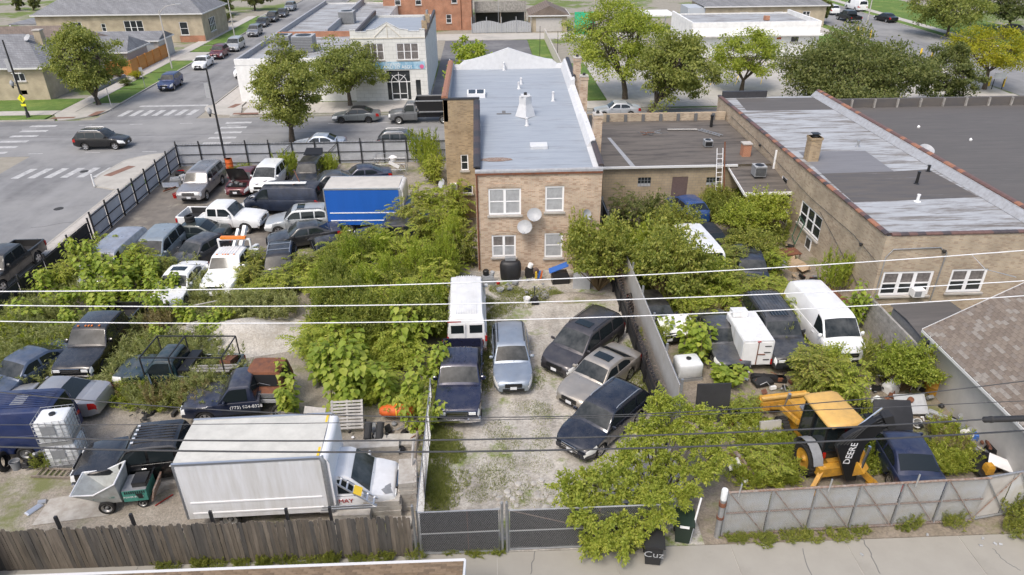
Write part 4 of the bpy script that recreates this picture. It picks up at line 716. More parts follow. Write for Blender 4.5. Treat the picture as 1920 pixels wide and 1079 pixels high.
def vehicle(name,label,cat,kind,color,front,rear,paint=None,group=None,**o):
    """front/rear: (u,v,z) photo points of nose and tail centre; the vehicle is built at its real size there"""
    T=dict(TYPES[kind]); T.update(o.get('T',{})); L=T['L']; W=T['W']/2; H=T['H']; rt=T['rt']; zb=T['zb']
    f=P(*front); r=P(*rear); d=f-r; d.z=0; an=o.get('an'); an=math.atan2(d.y,d.x) if an is None else R(an)
    full=o.get('full',L)
    if o.get('anchor')=='front': c=Vector((f.x,f.y,0))-Vector((math.cos(an),math.sin(an),0))*full/2
    elif o.get('anchor')=='rear': c=Vector((r.x,r.y,0))+Vector((math.cos(an),math.sin(an),0))*full/2
    else: c=Vector(((f.x+r.x)/2,(f.y+r.y)/2,0))
    t=thing(name,label,cat,(c.x,c.y,o.get('z',.035)),an,group)
    pm=paint or paintmat(color,o.get('metal',.3),o.get('rough',.32),o.get('coat',.6),o.get('fade',0)); X=lambda dd: full/2-dd
    cab=T.get('cab'); Lb=cab or L; Rr=rt*1.14
    axles=[a for a in (T['fa'],T['ra']) if a<L]
    def zbot(dd):
        z=T['zs']+ (.06*max(0,1-dd/.25) ) + (.1*max(0,1-(L-dd)/.35) if not cab else 0)
        for a in axles:
            x=abs(dd-a)
            if x<Rr: z=max(z,rt+math.sqrt(max(0,Rr*Rr-x*x))*.98-.02)
        return z
    topp=[(0,T['zf']-.22),(.04,T['zf']-.1),(.12,T['zf']-.02),(.3,T['zf']+.02),(T['A'],T['zc']),(T['A']+.3,zb)]
    if cab: topp+=[(cab,zb)]
    else: topp+=[(T['D']-.2,T['zd']),(T['D'],T['zd']),(L-.16,T['zr']),(L-.05,T['zr']-.05),(L,T['zr']-.2)]
    def wid(dd):
        k=1.0
        if dd<.8: k-=(.24 if H<1.8 else .12)*((.8-dd)/.8)**2.4
        if not cab and L-dd<.6: k-=(.16 if H<1.8 else .08)*((.6-(L-dd))/.6)**2.4
        return W*k
    RF=[(0,0,0),(.86,0,0),(.975,.1,0),(1.0,.45,0),(.992,.84,0),(.95,.97,0),(.6,1,.7),(0,1,1)]
    def row(dd):
        w_=wid(dd); z0=zbot(dd); z1=lerp(topp,dd); cr_=(.04 if dd<T['A']-.15 else max(0,.04*(T['A']+.05-dd)/.2)) if dd<T['A']+.05 else (.03 if dd>T['D'] else 0)
        z0=min(z0,z1-.12); pts=[(w_*a,z0+(z1-z0)*b_+cr_*c_) for a,b_,c_ in RF]
        return [(X(dd),-y,z) for y,z in pts[:0:-1]]+[(X(dd),y,z) for y,z in pts]
    ds={0,.015,.05,.12,.25,.45,.7,Lb}|set(np.linspace(.9,Lb,13))
    if not cab: ds|={L-.02,L-.06,L-.15,L-.3,L-.5}
    for a in axles:
        for k in (-1,-.985,-.93,-.8,-.6,-.35,0,.35,.6,.8,.93,.985,1):
            if 0<a+k*Rr<Lb: ds.add(a+k*Rr)
    ds=sorted(ds); rows=[row(x) for x in ds]
    b=MB(); b.grid(rows,closed=True,flip=True); n=len(rows[0]); b.f.append(tuple(range(n))); b.f.append(tuple(len(b.v)-n+i for i in range(n))[::-1])
    b.build('body',pm,t,True,sharp=38)
    # dark underside/wheel wells
    MB().b2(X(Lb-.15),X(.25),-W*.8,W*.8,T['zs']+.05,min(zb-.15,T['zs']+.42)).build('chassis','plastic',t)
    def side(dd,z):
        z0=zbot(dd); z1=lerp(topp,dd); q=(z-z0)/(z1-z0); return wid(dd)*lerp([(0,.86),(.1,.975),(.45,1),(.84,.992),(.97,.95),(1,.9)],q)
    # greenhouse
    A,Bq,C,D=T['A'],T['B'],T['C'],T['D']; wb_=W*.935; wr_=W*.935-(.16 if H<1.8 else .13); zt=H
    def rnd_(p,q,s,e=.16,n=5):
        a=[p[i]+(q[i]-p[i])*(1-e) for i in (0,1)]; c_=[q[i]+(s[i]-q[i])*e for i in (0,1)]
        return [((1-k)**2*a[0]+2*k*(1-k)*q[0]+k*k*c_[0],(1-k)**2*a[1]+2*k*(1-k)*q[1]+k*k*c_[1]) for k in [i/n for i in range(n+1)]]
    pa,pb_,pc,pd=(A,T['zc']-.03),(Bq,zt-.02),(C,zt-.03),(D,T['zd']-.02); mid=((Bq+C)/2,zt)
    prof=[pa,(pa[0]+(pb_[0]-pa[0])*.4,pa[1]+(pb_[1]-pa[1])*.4)]+rnd_(pa,pb_,mid,.22)+[mid]+rnd_(mid,pc,pd,.22)[0:]+[(pd[0]+(pc[0]-pd[0])*.4,pd[1]+(pc[1]-pd[1])*.4),pd]
    def wz(z): return wb_+(wr_-wb_)*max(0,min(1,(z-zb)/(zt-zb)))
    def ptop(dd):
        return lerp(prof,dd)
    CR=.045
    g=MB(); rows=[]
    for dd,z in prof:
        zz=z; e=min(.07,max(0,(zz-zb)*.5)); w_=wz(zz); h_=[(wb_,min(zb,zz)-.06),(wz(zz-e),zz-e),(w_-.035,zz-.008),(w_*.5,zz+CR*.75),(0,zz+CR)]
        rows.append([(X(dd),-y,z_) for y,z_ in h_[:-1]]+[(X(dd),y,z_) for y,z_ in h_[::-1]])
    g.grid(rows,flip=False); g.f.append(tuple(range(9))[::-1]); g.f.append(tuple(len(g.v)-9+i for i in range(9))); 
    gh=g.build('cabin',o.get('roofpaint',pm),t,True,sharp=35)
    gl=o.get('glass','glass')
    def strip(nm,p,q,s0,s1,inset,m,par,off=.007):
        dx,dz=q[0]-p[0],q[1]-p[1]; ln=math.hypot(dx,dz); nx,nz=-abs(dz)/ln*(1 if q[1]>p[1] else -1),abs(dx)/ln; mb=MB(); rs=[]
        for s in np.linspace(s0,s1,5):
            dd=p[0]+dx*s; z=p[1]+dz*s; w_=wz(max(z,zb))-inset
            rs.append([(X(dd+nx*off),y*w_,z+nz*off+CR*(1-min(1,abs(y*w_)/wz(z))**2)) for y in (-1,-.75,-.5,-.25,0,.25,.5,.75,1)])
        mb.grid(rs,flip=True); return mb.build(nm,m,par,True)
    strip('windscreen',pa,pb_,.12,.86,.06,o.get('screen','screen'),t)
    if not o.get('norear'):
        rw=T.get('rearspan',(.12,.8)); strip('rear_window',pc,pd,rw[0],rw[1],.09 if kind not in('van','hivan') else .16,gl,t)
    for s in (-1,1):
        for i,(d0,d1) in enumerate(T['wins']):
            if o.get('panel') and i>0: continue
            xs=np.linspace(d0,d1,8); top=[];bot=[]
            zl=zb+.05
            for x in xs:
                z=min(ptop(x)-.1,zt-.12); z=max(z,zl+.01); top.append((X(x),s*(wz(z)+.008),z)); bot.append((X(x),s*(wz(zl)+.008),zl))
            MB().grid([bot,top],flip=(s<0)).build('side_window',gl,t,True)
    # doors: panels proud of the body with a dark gap round them, handle as sub-part
    for i,(d0,d1) in enumerate(T['wins'][:2]):
        d0_,d1_=d0-.08 if i==0 else d0-.04,d1+.04
        lim=[a-Rr for a in axles if a>d0_]; 
        for s in (-1,1):
            def patch(e,off,m,nm,par):
                rs=[]
                for x in np.linspace(d0_-e,d1_+e,6):
                    lo=max(T['zs']+.09,zbot(x)+.05)-e; hi=lerp(topp,x)-.05+e
                    rs.append([(X(x),s*(side(x,z)+off),z) for z in np.linspace(lo,hi,6)])
                return MB().grid(rs,flip=(s>0)).build(nm,m,par,True)
            patch(.014,.0018,'black','door_gap',t); dr=patch(0,.006,pm,'door',t)
            zz=zb-.17; x=d1_-.16; MB().box((X(x),s*(side(x,zz)+.02),zz),(.17,.03,.035)).build('handle',o.get('handle','plastic') if o.get('handle') else pm,dr)
    # lamps, grille, bumpers, plate
    def bodypatch(nm,d0,d1,q0,q1,s,m,off=.008,nd=6,nq=4):
        rs=[]
        for x in np.linspace(d0,d1,nd):
            z0=zbot(x); z1=lerp(topp,x); r_=[]
            for q in np.linspace(q0,q1,nq):
                z=z0+(z1-z0)*q; y=wid(x)*lerp([(0,.86),(.1,.975),(.45,1),(.84,.992),(.97,.95),(1,.88)],q); r_.append((X(x)+(off if x<.3 else -off if x>L-.3 else 0),s*(y+off*.8),z+off*.4))
            rs.append(r_)
        return MB().grid(rs,flip=(s>0)).build(nm,m,t,True)
    for s in (-1,1):
        big0=H>=1.8; bodypatch('headlight',.0,0.58 if not big0 else .2,.5,.96,s,o.get('lampm','lamp'))
        x0=.0; zc_=T['zf']-.16
        if big0: MB().box((X(-.004),s*wid(0)*.72,zc_),(.03,wid(0)*.34,.13)).build('headlight','lamp',t)
        if not cab:
            bodypatch('tail_light',L-.3,L,.55,.97,s,'red')
            if big0: MB().box((X(L+.004),s*wid(L)*.78,T['zr']-.27),(.03,wid(L)*.3,.14)).build('tail_light','red',t)
    gz=T['zf']-.15; MB().box((X(-.006),0,gz),(.035,W*.86,.2)).build('grille','black',t)
    b=MB(); big=H>1.82
    if o.get('chromegrille',big): b.box((X(-.03),0,gz),(.02,W*.9,.035)); b.box((X(-.028),0,gz+.1),(.02,W*.86,.02)); b.box((X(-.028),0,gz-.1),(.02,W*.86,.02)); b.build('grille_bar','chrome',t)
    fbm=o.get('bumper','chrome' if big and not kind in('van','hivan','bigsuv') else None)
    def bumper(xc,sgn,m):
        b=MB(); rs=[]
        for y in np.linspace(-1,1,9): e=.1*abs(y)**2.5; rs.append([(xc-sgn*(e+.06),y*W*.97,T['zs']+.02),(xc+sgn*(.05-e),y*W*.97,T['zs']+.04),(xc+sgn*(.06-e),y*W*.97,T['zs']+.2),(xc-sgn*(e+.06),y*W*.97,T['zs']+.24)])
        b.grid(rs,closed=True); b.f.append((0,1,2,3)); nn=len(b.v); b.f.append((nn-4,nn-3,nn-2,nn-1)); return b.build('bumper',m,t,True,sharp=50)
    if fbm: bumper(X(0)+.03,1,fbm)
    else: MB().box((X(-.004),0,T['zs']+.14),(.03,W*1.1,.13)).build('air_intake','black',t)
    if not o.get('noplate'): MB().box((X(-.05 if fbm else -.022),0,T['zs']+(.12 if fbm else .24)),(.012,.3,.15)).build('number_plate','plate',t)
    for s in (-1,1):   # mirrors
        xm=A+.34 if kind not in('van','hivan','cutaway') else A+.3
        mb=MB().lathe([(.02,-.1),(.07,-.07),(.085,0),(.07,.07),(.02,.1)],(0,0,0),'y',8); m_=mb.build('mirror',o.get('mirror',pm),t,True); m_.location=(X(xm),s*(wb_+.12),zb+.1); m_.scale=(.75,1.1,1.0 if not big else 1.5)
        MB().bar((0,-s*.16/1.1,-.02),(0,0,-.01),.05,.04).build('mirror_arm','plastic',m_)
    # wipers
    b=MB().bar((X(A+.05),-W*.5,T['zc']+.035),(X(A+.2),W*.05,T['zc']+.12),.018,.012); b.bar((X(A+.05),W*.05,T['zc']+.06),(X(A+.2),W*.6,T['zc']+.11),.018,.012); b.build('wiper','black',t)
    # wheels
    st_=o.get('rim','alloy' if not big else 'steel'); me,rm=wheel_mesh(rt,.22 if not big else .26,st_)
    for a in axles:
        for s in (-1,1):
            if (a,s) in o.get('nowheel',()): continue
            w_=inst('wheel',me,t,(X(a),s*(W-.14),rt)); inst('rim',rm,w_)
    if o.get('sunroof'):
        b=MB(); d0=Bq+.28; b.grid([[(X(x),y,zt+CR*(1-(y/wr_)**2)+.006) for y in (-.42,-.2,0,.2,.42)] for x in (d0,d0+.25,d0+.5)],flip=True); b.build('sunroof','glass',t,True)
    if o.get('rails'):
        for s in (-1,1): b=MB().tube([(X(Bq+.2),s*(wr_-.06),zt-.0),(X(Bq+.35),s*(wr_-.06),zt+.06),(X(C-.3),s*(wr_-.06),zt+.06),(X(C-.1),s*(wr_-.06),zt-.0)],.02,6); b.build('roof_rail',o['rails'],t,True)
        if o.get('cross'):
            for x in (Bq+.6,C-.6): b=MB().bar((X(x),-wr_+.06,zt+.075),(X(x),wr_-.06,zt+.075),.04,.025); b.build('cross_bar',o['rails'],t)
    if o.get('ribs'):   # pressed ribs along the roof
        for y in np.linspace(-.6,.6,o['ribs']): b=MB().b2(X(C-.1),X(Bq+.15),y*wr_-.02,y*wr_+.02,zt+CR*(1-y*y)-.004,zt+CR*(1-y*y)+.012); b.build('roof_rib',pm,t)
    if o.get('cablights'):
        for y in (-.5,-.15,0,.15,.5): MB().box((X(Bq+.1),y*W,zt+.05),(.09,.07,.035)).build('cab_light','amber',t)
    if cab and not o.get('nobed'):   # pickup bed
        bd=MB(); x0=cab+.04; zr_=zb-.02; zf_=zb-.5; xs=sorted(set(np.linspace(x0,L,9))|{T['ra']+k*Rr for k in (-1,-.93,-.8,-.6,-.35,0,.35,.6,.8,.93,1) if x0<T['ra']+k*Rr<L}); rows=[]
        for x in xs:
            z0=T['zs']+.04; q=abs(x-T['ra']); z0=max(z0,rt+math.sqrt(max(0,Rr*Rr-q*q))*.98-.02) if q<Rr else z0
            k=W*(1-.05*max(0,(x-L+.4)/.4)**2); pr=[(0,z0),(k*.88,z0),(k*.985,z0+.08),(k,z0+(zr_-z0)*.5),(k*.985,zr_-.03),(k*.96,zr_),(k-.1,zr_),(k-.12,zr_-.02),(k-.12,zf_),(0,zf_)]
            rows.append([(X(x),-y,z) for y,z in pr[1:-1][::-1]]+[(X(x),y,z) for y,z in pr[1:-1]])
        rows2=[]
        bd.grid(rows,closed=False,flip=True); n=len(rows[0]); 
        for i in range(len(rows)-1): bd.f.append((i*n,(i+1)*n,(i+1)*n+n-1,i*n+n-1))     # floor
        bd.build('bed',pm,t,True,sharp=35); MB().b2(X(L-.05),X(x0+.06),-W+.13,W-.13,zf_+.004,zf_+.012).build('bed_floor',o.get('bedm','plastic'),t)
        MB().b2(X(x0+.06),X(x0),-W*.97,W*.97,zf_-.3,zr_-.004).build('bed_front',pm,t)
        tg=MB().b2(X(L+.02),X(L-.05),-W*.94,W*.94,zf_-.25,zr_-.002).build('tailgate',pm,t); MB().box((X(L+.03),0,zr_-.12),(.02,.25,.06)).build('handle','plastic',tg)
        if not o.get('noliner'):
            for s in (-1,1): MB().b2(X(L-.06),X(x0+.07),s*(W-.133),s*(W-.123),zf_,zr_-.03).build('bed_liner','plastic',t)
        for s in (-1,1): MB().box((X(L-.03),s*(W-.045),zr_-.25),(.12,.09,.3)).build('tail_light','red',t)
        bumper(X(L)-.08,-1,'chrome' if fbm else 'black')
    return t,X,T,W,pm
CARSV=[]
def V(*a,**k): r=vehicle(*a,**k); CARSV.append(r[0]); return r
white=(.75,.76,.75); silver=(.42,.43,.44); black=(.008,.008,.009); navy=(.012,.02,.055)
gl='vehicles parked in the left yard'; gc='vehicles parked in the gravel yard'; gr='vehicles parked in the right yard'; gs='vehicles on the main road'; gd='vehicles parked along the side road'; gf='vehicles parked on the far right road'
# ---- gravel yard
V('van','white cargo van seen from behind beside the green thicket','van','hivan',(.72,.73,.73),(875,505,2.2),(876,640,1.0),group=gc,rim='van',metal=0,rough=.5,coat=.1,panel=1,an=91,anchor='rear',T=dict(rearspan=(.3,.31)),norear=1,ribs=9)
vt=CARSV[-1]
for s in (-1,1):
    q=MB().b2(-2.99,-2.955,s*.07,s*.86,.75,2.0).build('rear_door','white',vt); MB().b2(-3.0,-2.992,s*.14,s*.76,1.45,1.9).build('rear_door_window','glass',q)
    MB().b2(-3.0,-2.95,s*.88,s*.98,.95,1.25).build('tail_light','red',vt)
MB().b2(-3.02,-2.9,-.95,.95,.42,.58).build('bumper','rustpipe',vt); MB().b2(-3.0,-2.97,.25,.9,2.08,2.14).build('red_stripe','red',vt)
V('pickup_truck','dark navy pickup facing the alley in front of the white van','pickup','crew',(.008,.012,.045),(858,792,.5),(858,640,1.2),group=gc,coat=1,rough=.2,an=-91.5,anchor='front',T=dict(L=5.4,cab=3.9,C=3.65,D=3.85,wins=[(1.95,2.7),(2.8,3.55)],ra=4.4),ribs=5)
V('car','light silver-blue estate car facing the alley in the gravel yard','car','wagon',(.36,.41,.47),(963,733,.4),(955,600,1.5),group=gc,rails='plastic',metal=.6,an=-89.5,anchor='front',lampm='lamp')
V('minivan','dark grey minivan with sunroof angled beside the black fence','minivan','minivan',(.075,.07,.075),(1038,695,.45),(1168,585,1.5),group=gc,sunroof=1,metal=.6,rails='plastic',an=-131,anchor='front',mirror=None or paintmat((.075,.07,.075),.6,.32,.6,0))
V('car','beige saloon with sunroof parked between grey minivan and navy car','car','sedan',(.44,.4,.345),(1066,757,.4),(1190,665,1.0),group=gc,sunroof=1,metal=.6,an=-133,anchor='front')
V('car','dark navy estate with silver roof rails under the leafy tree by the gate','car','wagon',(.008,.012,.025),(1068,848,.4),(1210,730,1.4),group=gc,rails='alum',coat=1,rough=.15,an=-134,anchor='front',chromegrille=1,T=dict(W=1.88))
# ---- left yard, back row
V('suv','large silver estate truck parked by the iron fence corner','suv','bigsuv',(.33,.32,.32),(354,372,.6),(420,300,1.8),group=gl,metal=.5,an=-92,anchor='front',ribs=7,handle='plastic')
V('car','maroon saloon with its bonnet up beside the large silver estate truck','car','sedan',(.12,.02,.025),(441,364,.4),(470,310,1.2),group=gl,an=-92,anchor='front')
V('car','white van-like car behind the dark blue van, nose towards the camera','car','minivan',(.74,.75,.74),(487,358,.5),(520,305,1.7),group=gl,metal=0,an=-95,anchor='front',T=dict(L=4.6,C=4.0,D=4.45,ra=3.6,wins=[(1.5,2.5),(2.6,3.4),(3.5,4.2)]))
V('suv','black car with its tailgate raised against the back fence','car','suv',black,(568,350,.5),(590,300,1.6),group=gl,an=-91,anchor='front',fade=.2)
V('car','dark blue saloon half hidden behind the blue box truck, nearest the scrap cage','car','sedan',navy,(640,330,.8),(715,322,.9),group=gl,fade=.3)
V('car','dark grey car squeezed between the blue van and the blue box truck','car','sedan',(.05,.055,.06),(597,352,.6),(640,332,.8),group=gl,an=195,fade=.2)
V('van','dark blue cargo van with bent white roof rack in the back row','van','van',(.018,.028,.055),(462,393,.6),(604,372,.6),group=gl,fade=.35,rough=.5,coat=.1,metal=.2,panel=1,rim='van',an=176)
vn=CARSV[-1]; b=MB().bar((-1.9,.3,2.3),(2.0,.35,2.27),.35,.05); b.build('roof_rack','white',vn); b=MB()
for x in (-1.2,1.4): b.bar((x,-.9,2.0),(x+.1,.9,2.35),.05,.04)
b.bar((-1.4,.2,2.3),(-.9,-.5,2.9),.05,.04); b.build('rack_bar','rust',vn)
V('suv','small silver suv with black glass roof facing left beside the blue box truck','suv','suv',(.45,.47,.47),(509,424,.5),(619,412,.6),group=gl,metal=.4,rails='plastic',an=186,sunroof=1)
V('pickup_truck','white extended cab pickup facing right in the left yard','pickup','pickup',(.76,.77,.76),(503,425,.6),(340,398,.8),group=gl,metal=0,rough=.4,rim='steel',an=-6,bumper='chrome')
V('car','dark green saloon with spare tyres on its roof','car','sedan',(.02,.035,.035),(302,440,.5),(420,435,.8),group=gl,an=176,coat=.9)
vn=CARSV[-1]
for i in range(2): MB().lathe([(.2,0),(.31,.02),(.33,.1),(.31,.18),(.2,.2)],(-.1,.1,1.5+i*.21),n=18,cap=False).build('tyre_load','tyre',vn,True)
V('minivan','pale blue-grey minivan half swallowed by yellow-green saplings','minivan','minivan',(.33,.38,.41),(263,506,.7),(318,425,1.6),group=gl,metal=.4,an=-92,anchor='front',fade=.15)
V('van','silver panel van against the iron fence behind the saplings','van','van',(.4,.42,.47),(193,508,.9),(233,443,2.0),group=gl,metal=.4,panel=1,an=-93,rim='van',fade=.2)
V('car','dusty dark grey hatchback left of the white tow truck','car','hatch',(.05,.055,.065),(338,494,.6),(405,442,1.2),group=gl,an=-114,fade=.35,rough=.45)
V('tow_truck','white tow truck with amber light bar facing the camera','tow truck','pickup',(.78,.79,.78),(404,548,.7),(460,440,1.0),group=gl,metal=0,an=-92,anchor='front',nobed=1,full=6.2,cablights=1,ribs=7,rim='steel',bumper='white')
tw=CARSV[-1]
b=MB().b2(-1.9,-.75,-.95,.95,.75,1.0); b.build('deck','white',tw); b=MB().bar((-.75,-.95,1.0),(-.75,-.95,2.15),.09); b.bar((-.75,.95,1.0),(-.75,.95,2.15),.09); b.bar((-.75,-.98,2.15),(-.75,.98,2.15),.1); b.build('headboard','white',tw); MB().box((-.75,0,2.27),(.26,1.5,.13)).build('light_bar','amber',tw)
b=MB().bar((-1.2,0,1.0),(-2.4,.2,2.3),.22,.25); b.bar((-2.0,.3,.8),(-3.2,.4,.6),.25,.2); b.bar((-1.4,-.5,1.0),(-2.6,-.35,2.0),.16,.2); b.build('boom','white',tw); MB().lathe([(.2,-.4),(.25,-.3),(.25,.3),(.2,.4)],(-1.3,0,1.2),'y',12).build('winch_drum','galv',tw); MB().b2(-3,1,-.4,.4,.45,.65).build('chassis_frame','black',tw)
V('car','white saloon with dark glass roof among saplings below the tow truck','car','sedan',(.72,.73,.74),(310,560,.5),(365,505,.9),group=gl,metal=0,an=-93,sunroof=1,roofpaint=None or MATS['white'])
V('car','black saloon with long silver-edged windows in the middle of the left yard','car','sedan',(.025,.026,.028),(500,455,.5),(635,440,.9),group=gl,an=196,coat=.9,anchor='front',fade=.2)
V('suv','black off-roader with silver roof rails sunk in weeds','suv','suv',(.012,.012,.014),(522,536,.7),(545,465,1.6),group=gl,an=-80,rails='alum',cross=1,anchor='front')
V('car','black saloon with rear window clouded by dust and its boot lid up','car','coupe',(.02,.02,.022),(600,428,1.0),(625,488,.9),group=gl,an=110,fade=.3,rough=.4)
V('pickup_truck','black double-cab pickup in front of the blue box truck','pickup','crew',(.014,.015,.018),(664,448,.8),(800,445,1.0),group=gl,an=184,anchor='front',fade=.2)
# ---- left yard, near rows
V('pickup_truck','black heavy pickup facing the camera among tall weeds','pickup','crew',(.01,.01,.012),(135,705,.7),(190,600,1.3),group=gl,an=-91,anchor='front',cablights=1,coat=.9,rough=.2)
V('car','blue-grey car at the left edge half buried in weeds','car','sedan',(.07,.1,.16),(20,735,.5),(75,655,1.0),group=gl,an=-112,fade=.2)
V('pickup_truck','dark teal pickup with black ladder rack and missing door','pickup','oldpick',(.012,.04,.052),(226,700,.6),(486,690,.8),group=gl,an=177,anchor='front',fade=.3,bumper='black',T=dict(L=5.6,cab=3.2,ra=4.4))
rk=CARSV[-1]; b=MB()
for x in (1.1,-.2,-2.6): b.bar((x,-.9,1.0),(x,-.9,2.05),.05); b.bar((x,.9,1.0),(x,.9,2.05),.05); b.bar((x,-.9,2.05),(x,.9,2.05),.05)
for y in (-.9,.9): b.bar((1.1,y,2.05),(-2.6,y,2.05),.05)
b.build('ladder_rack','iron',rk); MB().b2(-.9,-.42,-.85,.85,1.05,1.32).build('tool_box','black',rk); b=MB()
for i in range(4): b.box((-1.6-.1*i,.65-.12*i,1.15+.05*(i%2)),(2.2,.1,.05),rz=.02*i)
b.build('plank_load','greywood',rk); MB().box((-2.3,-.3,.95),(.5,.9,.5),rx=.3).build('rusty_panel','rust',rk)
V('car','silver coupe with black rear window beside the blue van','car','coupe',(.4,.4,.41),(95,745,.7),(196,742,.8),group=gl,an=178,metal=.5,anchor='rear')
V('van','dark blue high-roofed van cut by the left edge of the photo','van','hivan',(.014,.028,.1),(-140,840,.9),(134,800,.9),group=gl,metal=.2,panel=1,an=184,anchor='rear',ribs=9,rim='van',coat=.5)
MB().box((-1.4,0,2.36),(.5,.6,.06)).build('roof_vent','greyplastic',CARSV[-1])
V('pickup_truck','shiny black double-cab pickup with chrome bumper behind the concrete buggy','pickup','crew',black,(152,880,.6),(372,845,.8),group=gl,an=187,anchor='front',coat=1,rough=.12,cablights=0,ribs=7,handle='chrome')
rm=CARSV[-1]; text('lettering','RAM','chrome',rm,(1.15,1.03,.98),(R(90),0,R(180)),.17); b=MB()
for y in (-.5,-.25,0,.25,.5): b.box((.62,y,1.97),(.1,.07,.04))
b.build('cab_light','plate',rm)
V('pickup_truck','black tow pickup with white phone lettering beside the rusty cab','pickup','oldpick',(.02,.028,.06),(405,775,.7),(520,700,1.2),group=gl,an=186,fade=.3,nobed=1,T=dict(H=1.8))
pk=CARSV[-1]; text('lettering','(773) 984-8328','white',pk,(-.1,.97,.86),(R(90),0,R(180)),.22)
# ---- right yard
V('car','bright blue hatchback by the low building, seen from behind','car','hatch',(.025,.08,.26),(1272,370,.6),(1302,408,.8),group=gr,an=103,coat=.8,rough=.25)
V('car','dark car with round black soft top between blue hatchback and white van','car','hatch',(.03,.032,.035),(1305,425,.7),(1335,455,.9),group=gr,an=98,roofpaint=MATS['tarp'],fade=.3)
V('van','white high-roofed van overgrown by the orange-tinged bush','van','hivan',(.76,.77,.77),(1268,440,1.0),(1330,510,1.0),group=gr,metal=0,an=95,panel=1,rim='van')
V('suv','dark blue suv with black roof bars near the brick wall','suv','suv',(.014,.022,.045),(1420,545,.7),(1408,470,1.6),group=gr,an=-97,rails='plastic',cross=1,coat=.8,anchor='front')
V('car','grey car nose behind the white box trailer','car','sedan',(.07,.075,.085),(1352,660,.5),(1350,590,1.4),group=gr,an=-88,fade=.3)
V('suv','dark grey suv with ribbed roof between box trailer and white van','suv','bigsuv',(.045,.048,.055),(1490,684,.7),(1430,590,1.8),group=gr,an=-90,rails='plastic',ribs=7,sunroof=1,fade=.3,anchor='front')
V('van','white cargo van facing the camera by the grey wall','van','van',(.76,.77,.77),(1592,672,.7),(1515,560,1.6),group=gr,metal=0,an=-88,panel=1,rim='van',anchor='front',rough=.4)
V('car','black car without front wing behind the steel yard fence','car','hatch',(.015,.015,.017),(1240,620,.7),(1215,550,1.2),group=gr,an=-80,nowheel=((.85,1),(.85,-1)))
cx=MB(); cx.grid([[(1.9,-.8,.55),(1.95,0,.5),(1.9,.85,.6)],[(1.3,-.85,.95),(1.3,0,1.05),(1.3,.9,1.0)],[(.8,-.8,1.02),(.8,0,1.1),(.8,.85,1.05)]]); o=cx.build('white_wing','white',CARSV[-1],True); o.location=(.2,.5,.1)
V('car','navy car with its bonnet up facing away beside the backhoe','car','sedan',(.018,.028,.075),(1645,772,.8),(1660,930,.6),group=gr,an=84,coat=.8,rough=.25,anchor='front')
# ---- main road
V('suv','black suv driving right across the junction','suv','suv',(.012,.012,.013),(243,272,.3),(146,270,.3),group=gs,an=0,rails='alum',z=.01,T=dict(W=1.8,H=1.72))
V('car','grey saloon with black roof parked in front of the white shop','car','sedan',(.16,.175,.18),(626,222,.3),(712,222,.3),group=gs,an=180,roofpaint=MATS['black'],rim='dark',z=.01)
V('car','silver saloon parked across the main road under the honeylocust tree','car','sedan',(.45,.47,.49),(1114,212,.3),(1198,212,.3),group=gs,an=180,rim='alloy',z=.01)
V('car','pale blue saloon parked behind the iron fence beside the street tree','car','sedan',(.4,.46,.55),(552,276,.3),(646,276,.3),group=gs,an=180,z=.01)
V('suv','dark grey suv parked behind the iron fence left of the brick wing','suv','suv',(.04,.045,.05),(803,272,.3),(710,275,.3),group=gs,an=0,rails='alum',z=.01)
V('pickup_truck','charcoal pickup at the left edge on the side road','pickup','crew',(.03,.03,.03),(-70,560,.9),(56,455,1.0),group=gd,an=-90,anchor='rear',z=.01,rim='alloy')
# dump truck
V('dump_truck','grey dump truck with black tipper body parked by the white shop','truck','cutaway',(.15,.155,.16),(731,222,.4),(830,222,.4),group=gs,an=180,full=7,anchor='front',z=.01,nobed=1,T=dict(A=1.35,B=1.85,C=2.7,D=2.8,L=2.9,cab=2.9,zf=1.1,fa=1.0,wins=[(1.6,2.6)]),bumper='chrome')
dt=CARSV[-1]; b=MB(); b.add([(.4,-1.05,1.3),(-3.4,-1.05,1.3),(-3.4,1.05,1.3),(.4,1.05,1.3),(.75,-1.15,2.35),(-3.5,-1.15,2.35),(-3.5,1.15,2.35),(.75,1.15,2.35)],[(0,1,2,3),(0,4,5,1),(3,2,6,7),(0,3,7,4),(1,5,6,2)]); b.build('tipper_body','black',dt); MB().b2(-3.3,.4,-1.0,1.0,1.85,1.9).build('load','wood',dt)
b=MB()
for s in (-1,1): b.b2(-3.5,.75,s*1.16-.04,s*1.16+.04,2.3,2.42); b.b2(-3.4,.4,s*1.06-.03,s*1.06+.03,1.2,1.32)
b.build('top_rail','galv',dt); MB().b2(-3.3,1,-.45,.45,.55,.9).build('chassis_frame','black',dt); me,rm_=wheel_mesh(.42,.26,'steel')
for s in (-1,1): w_=inst('wheel',me,dt,(-2.0,s*.92,.42)); inst('rim',rm_,w_)
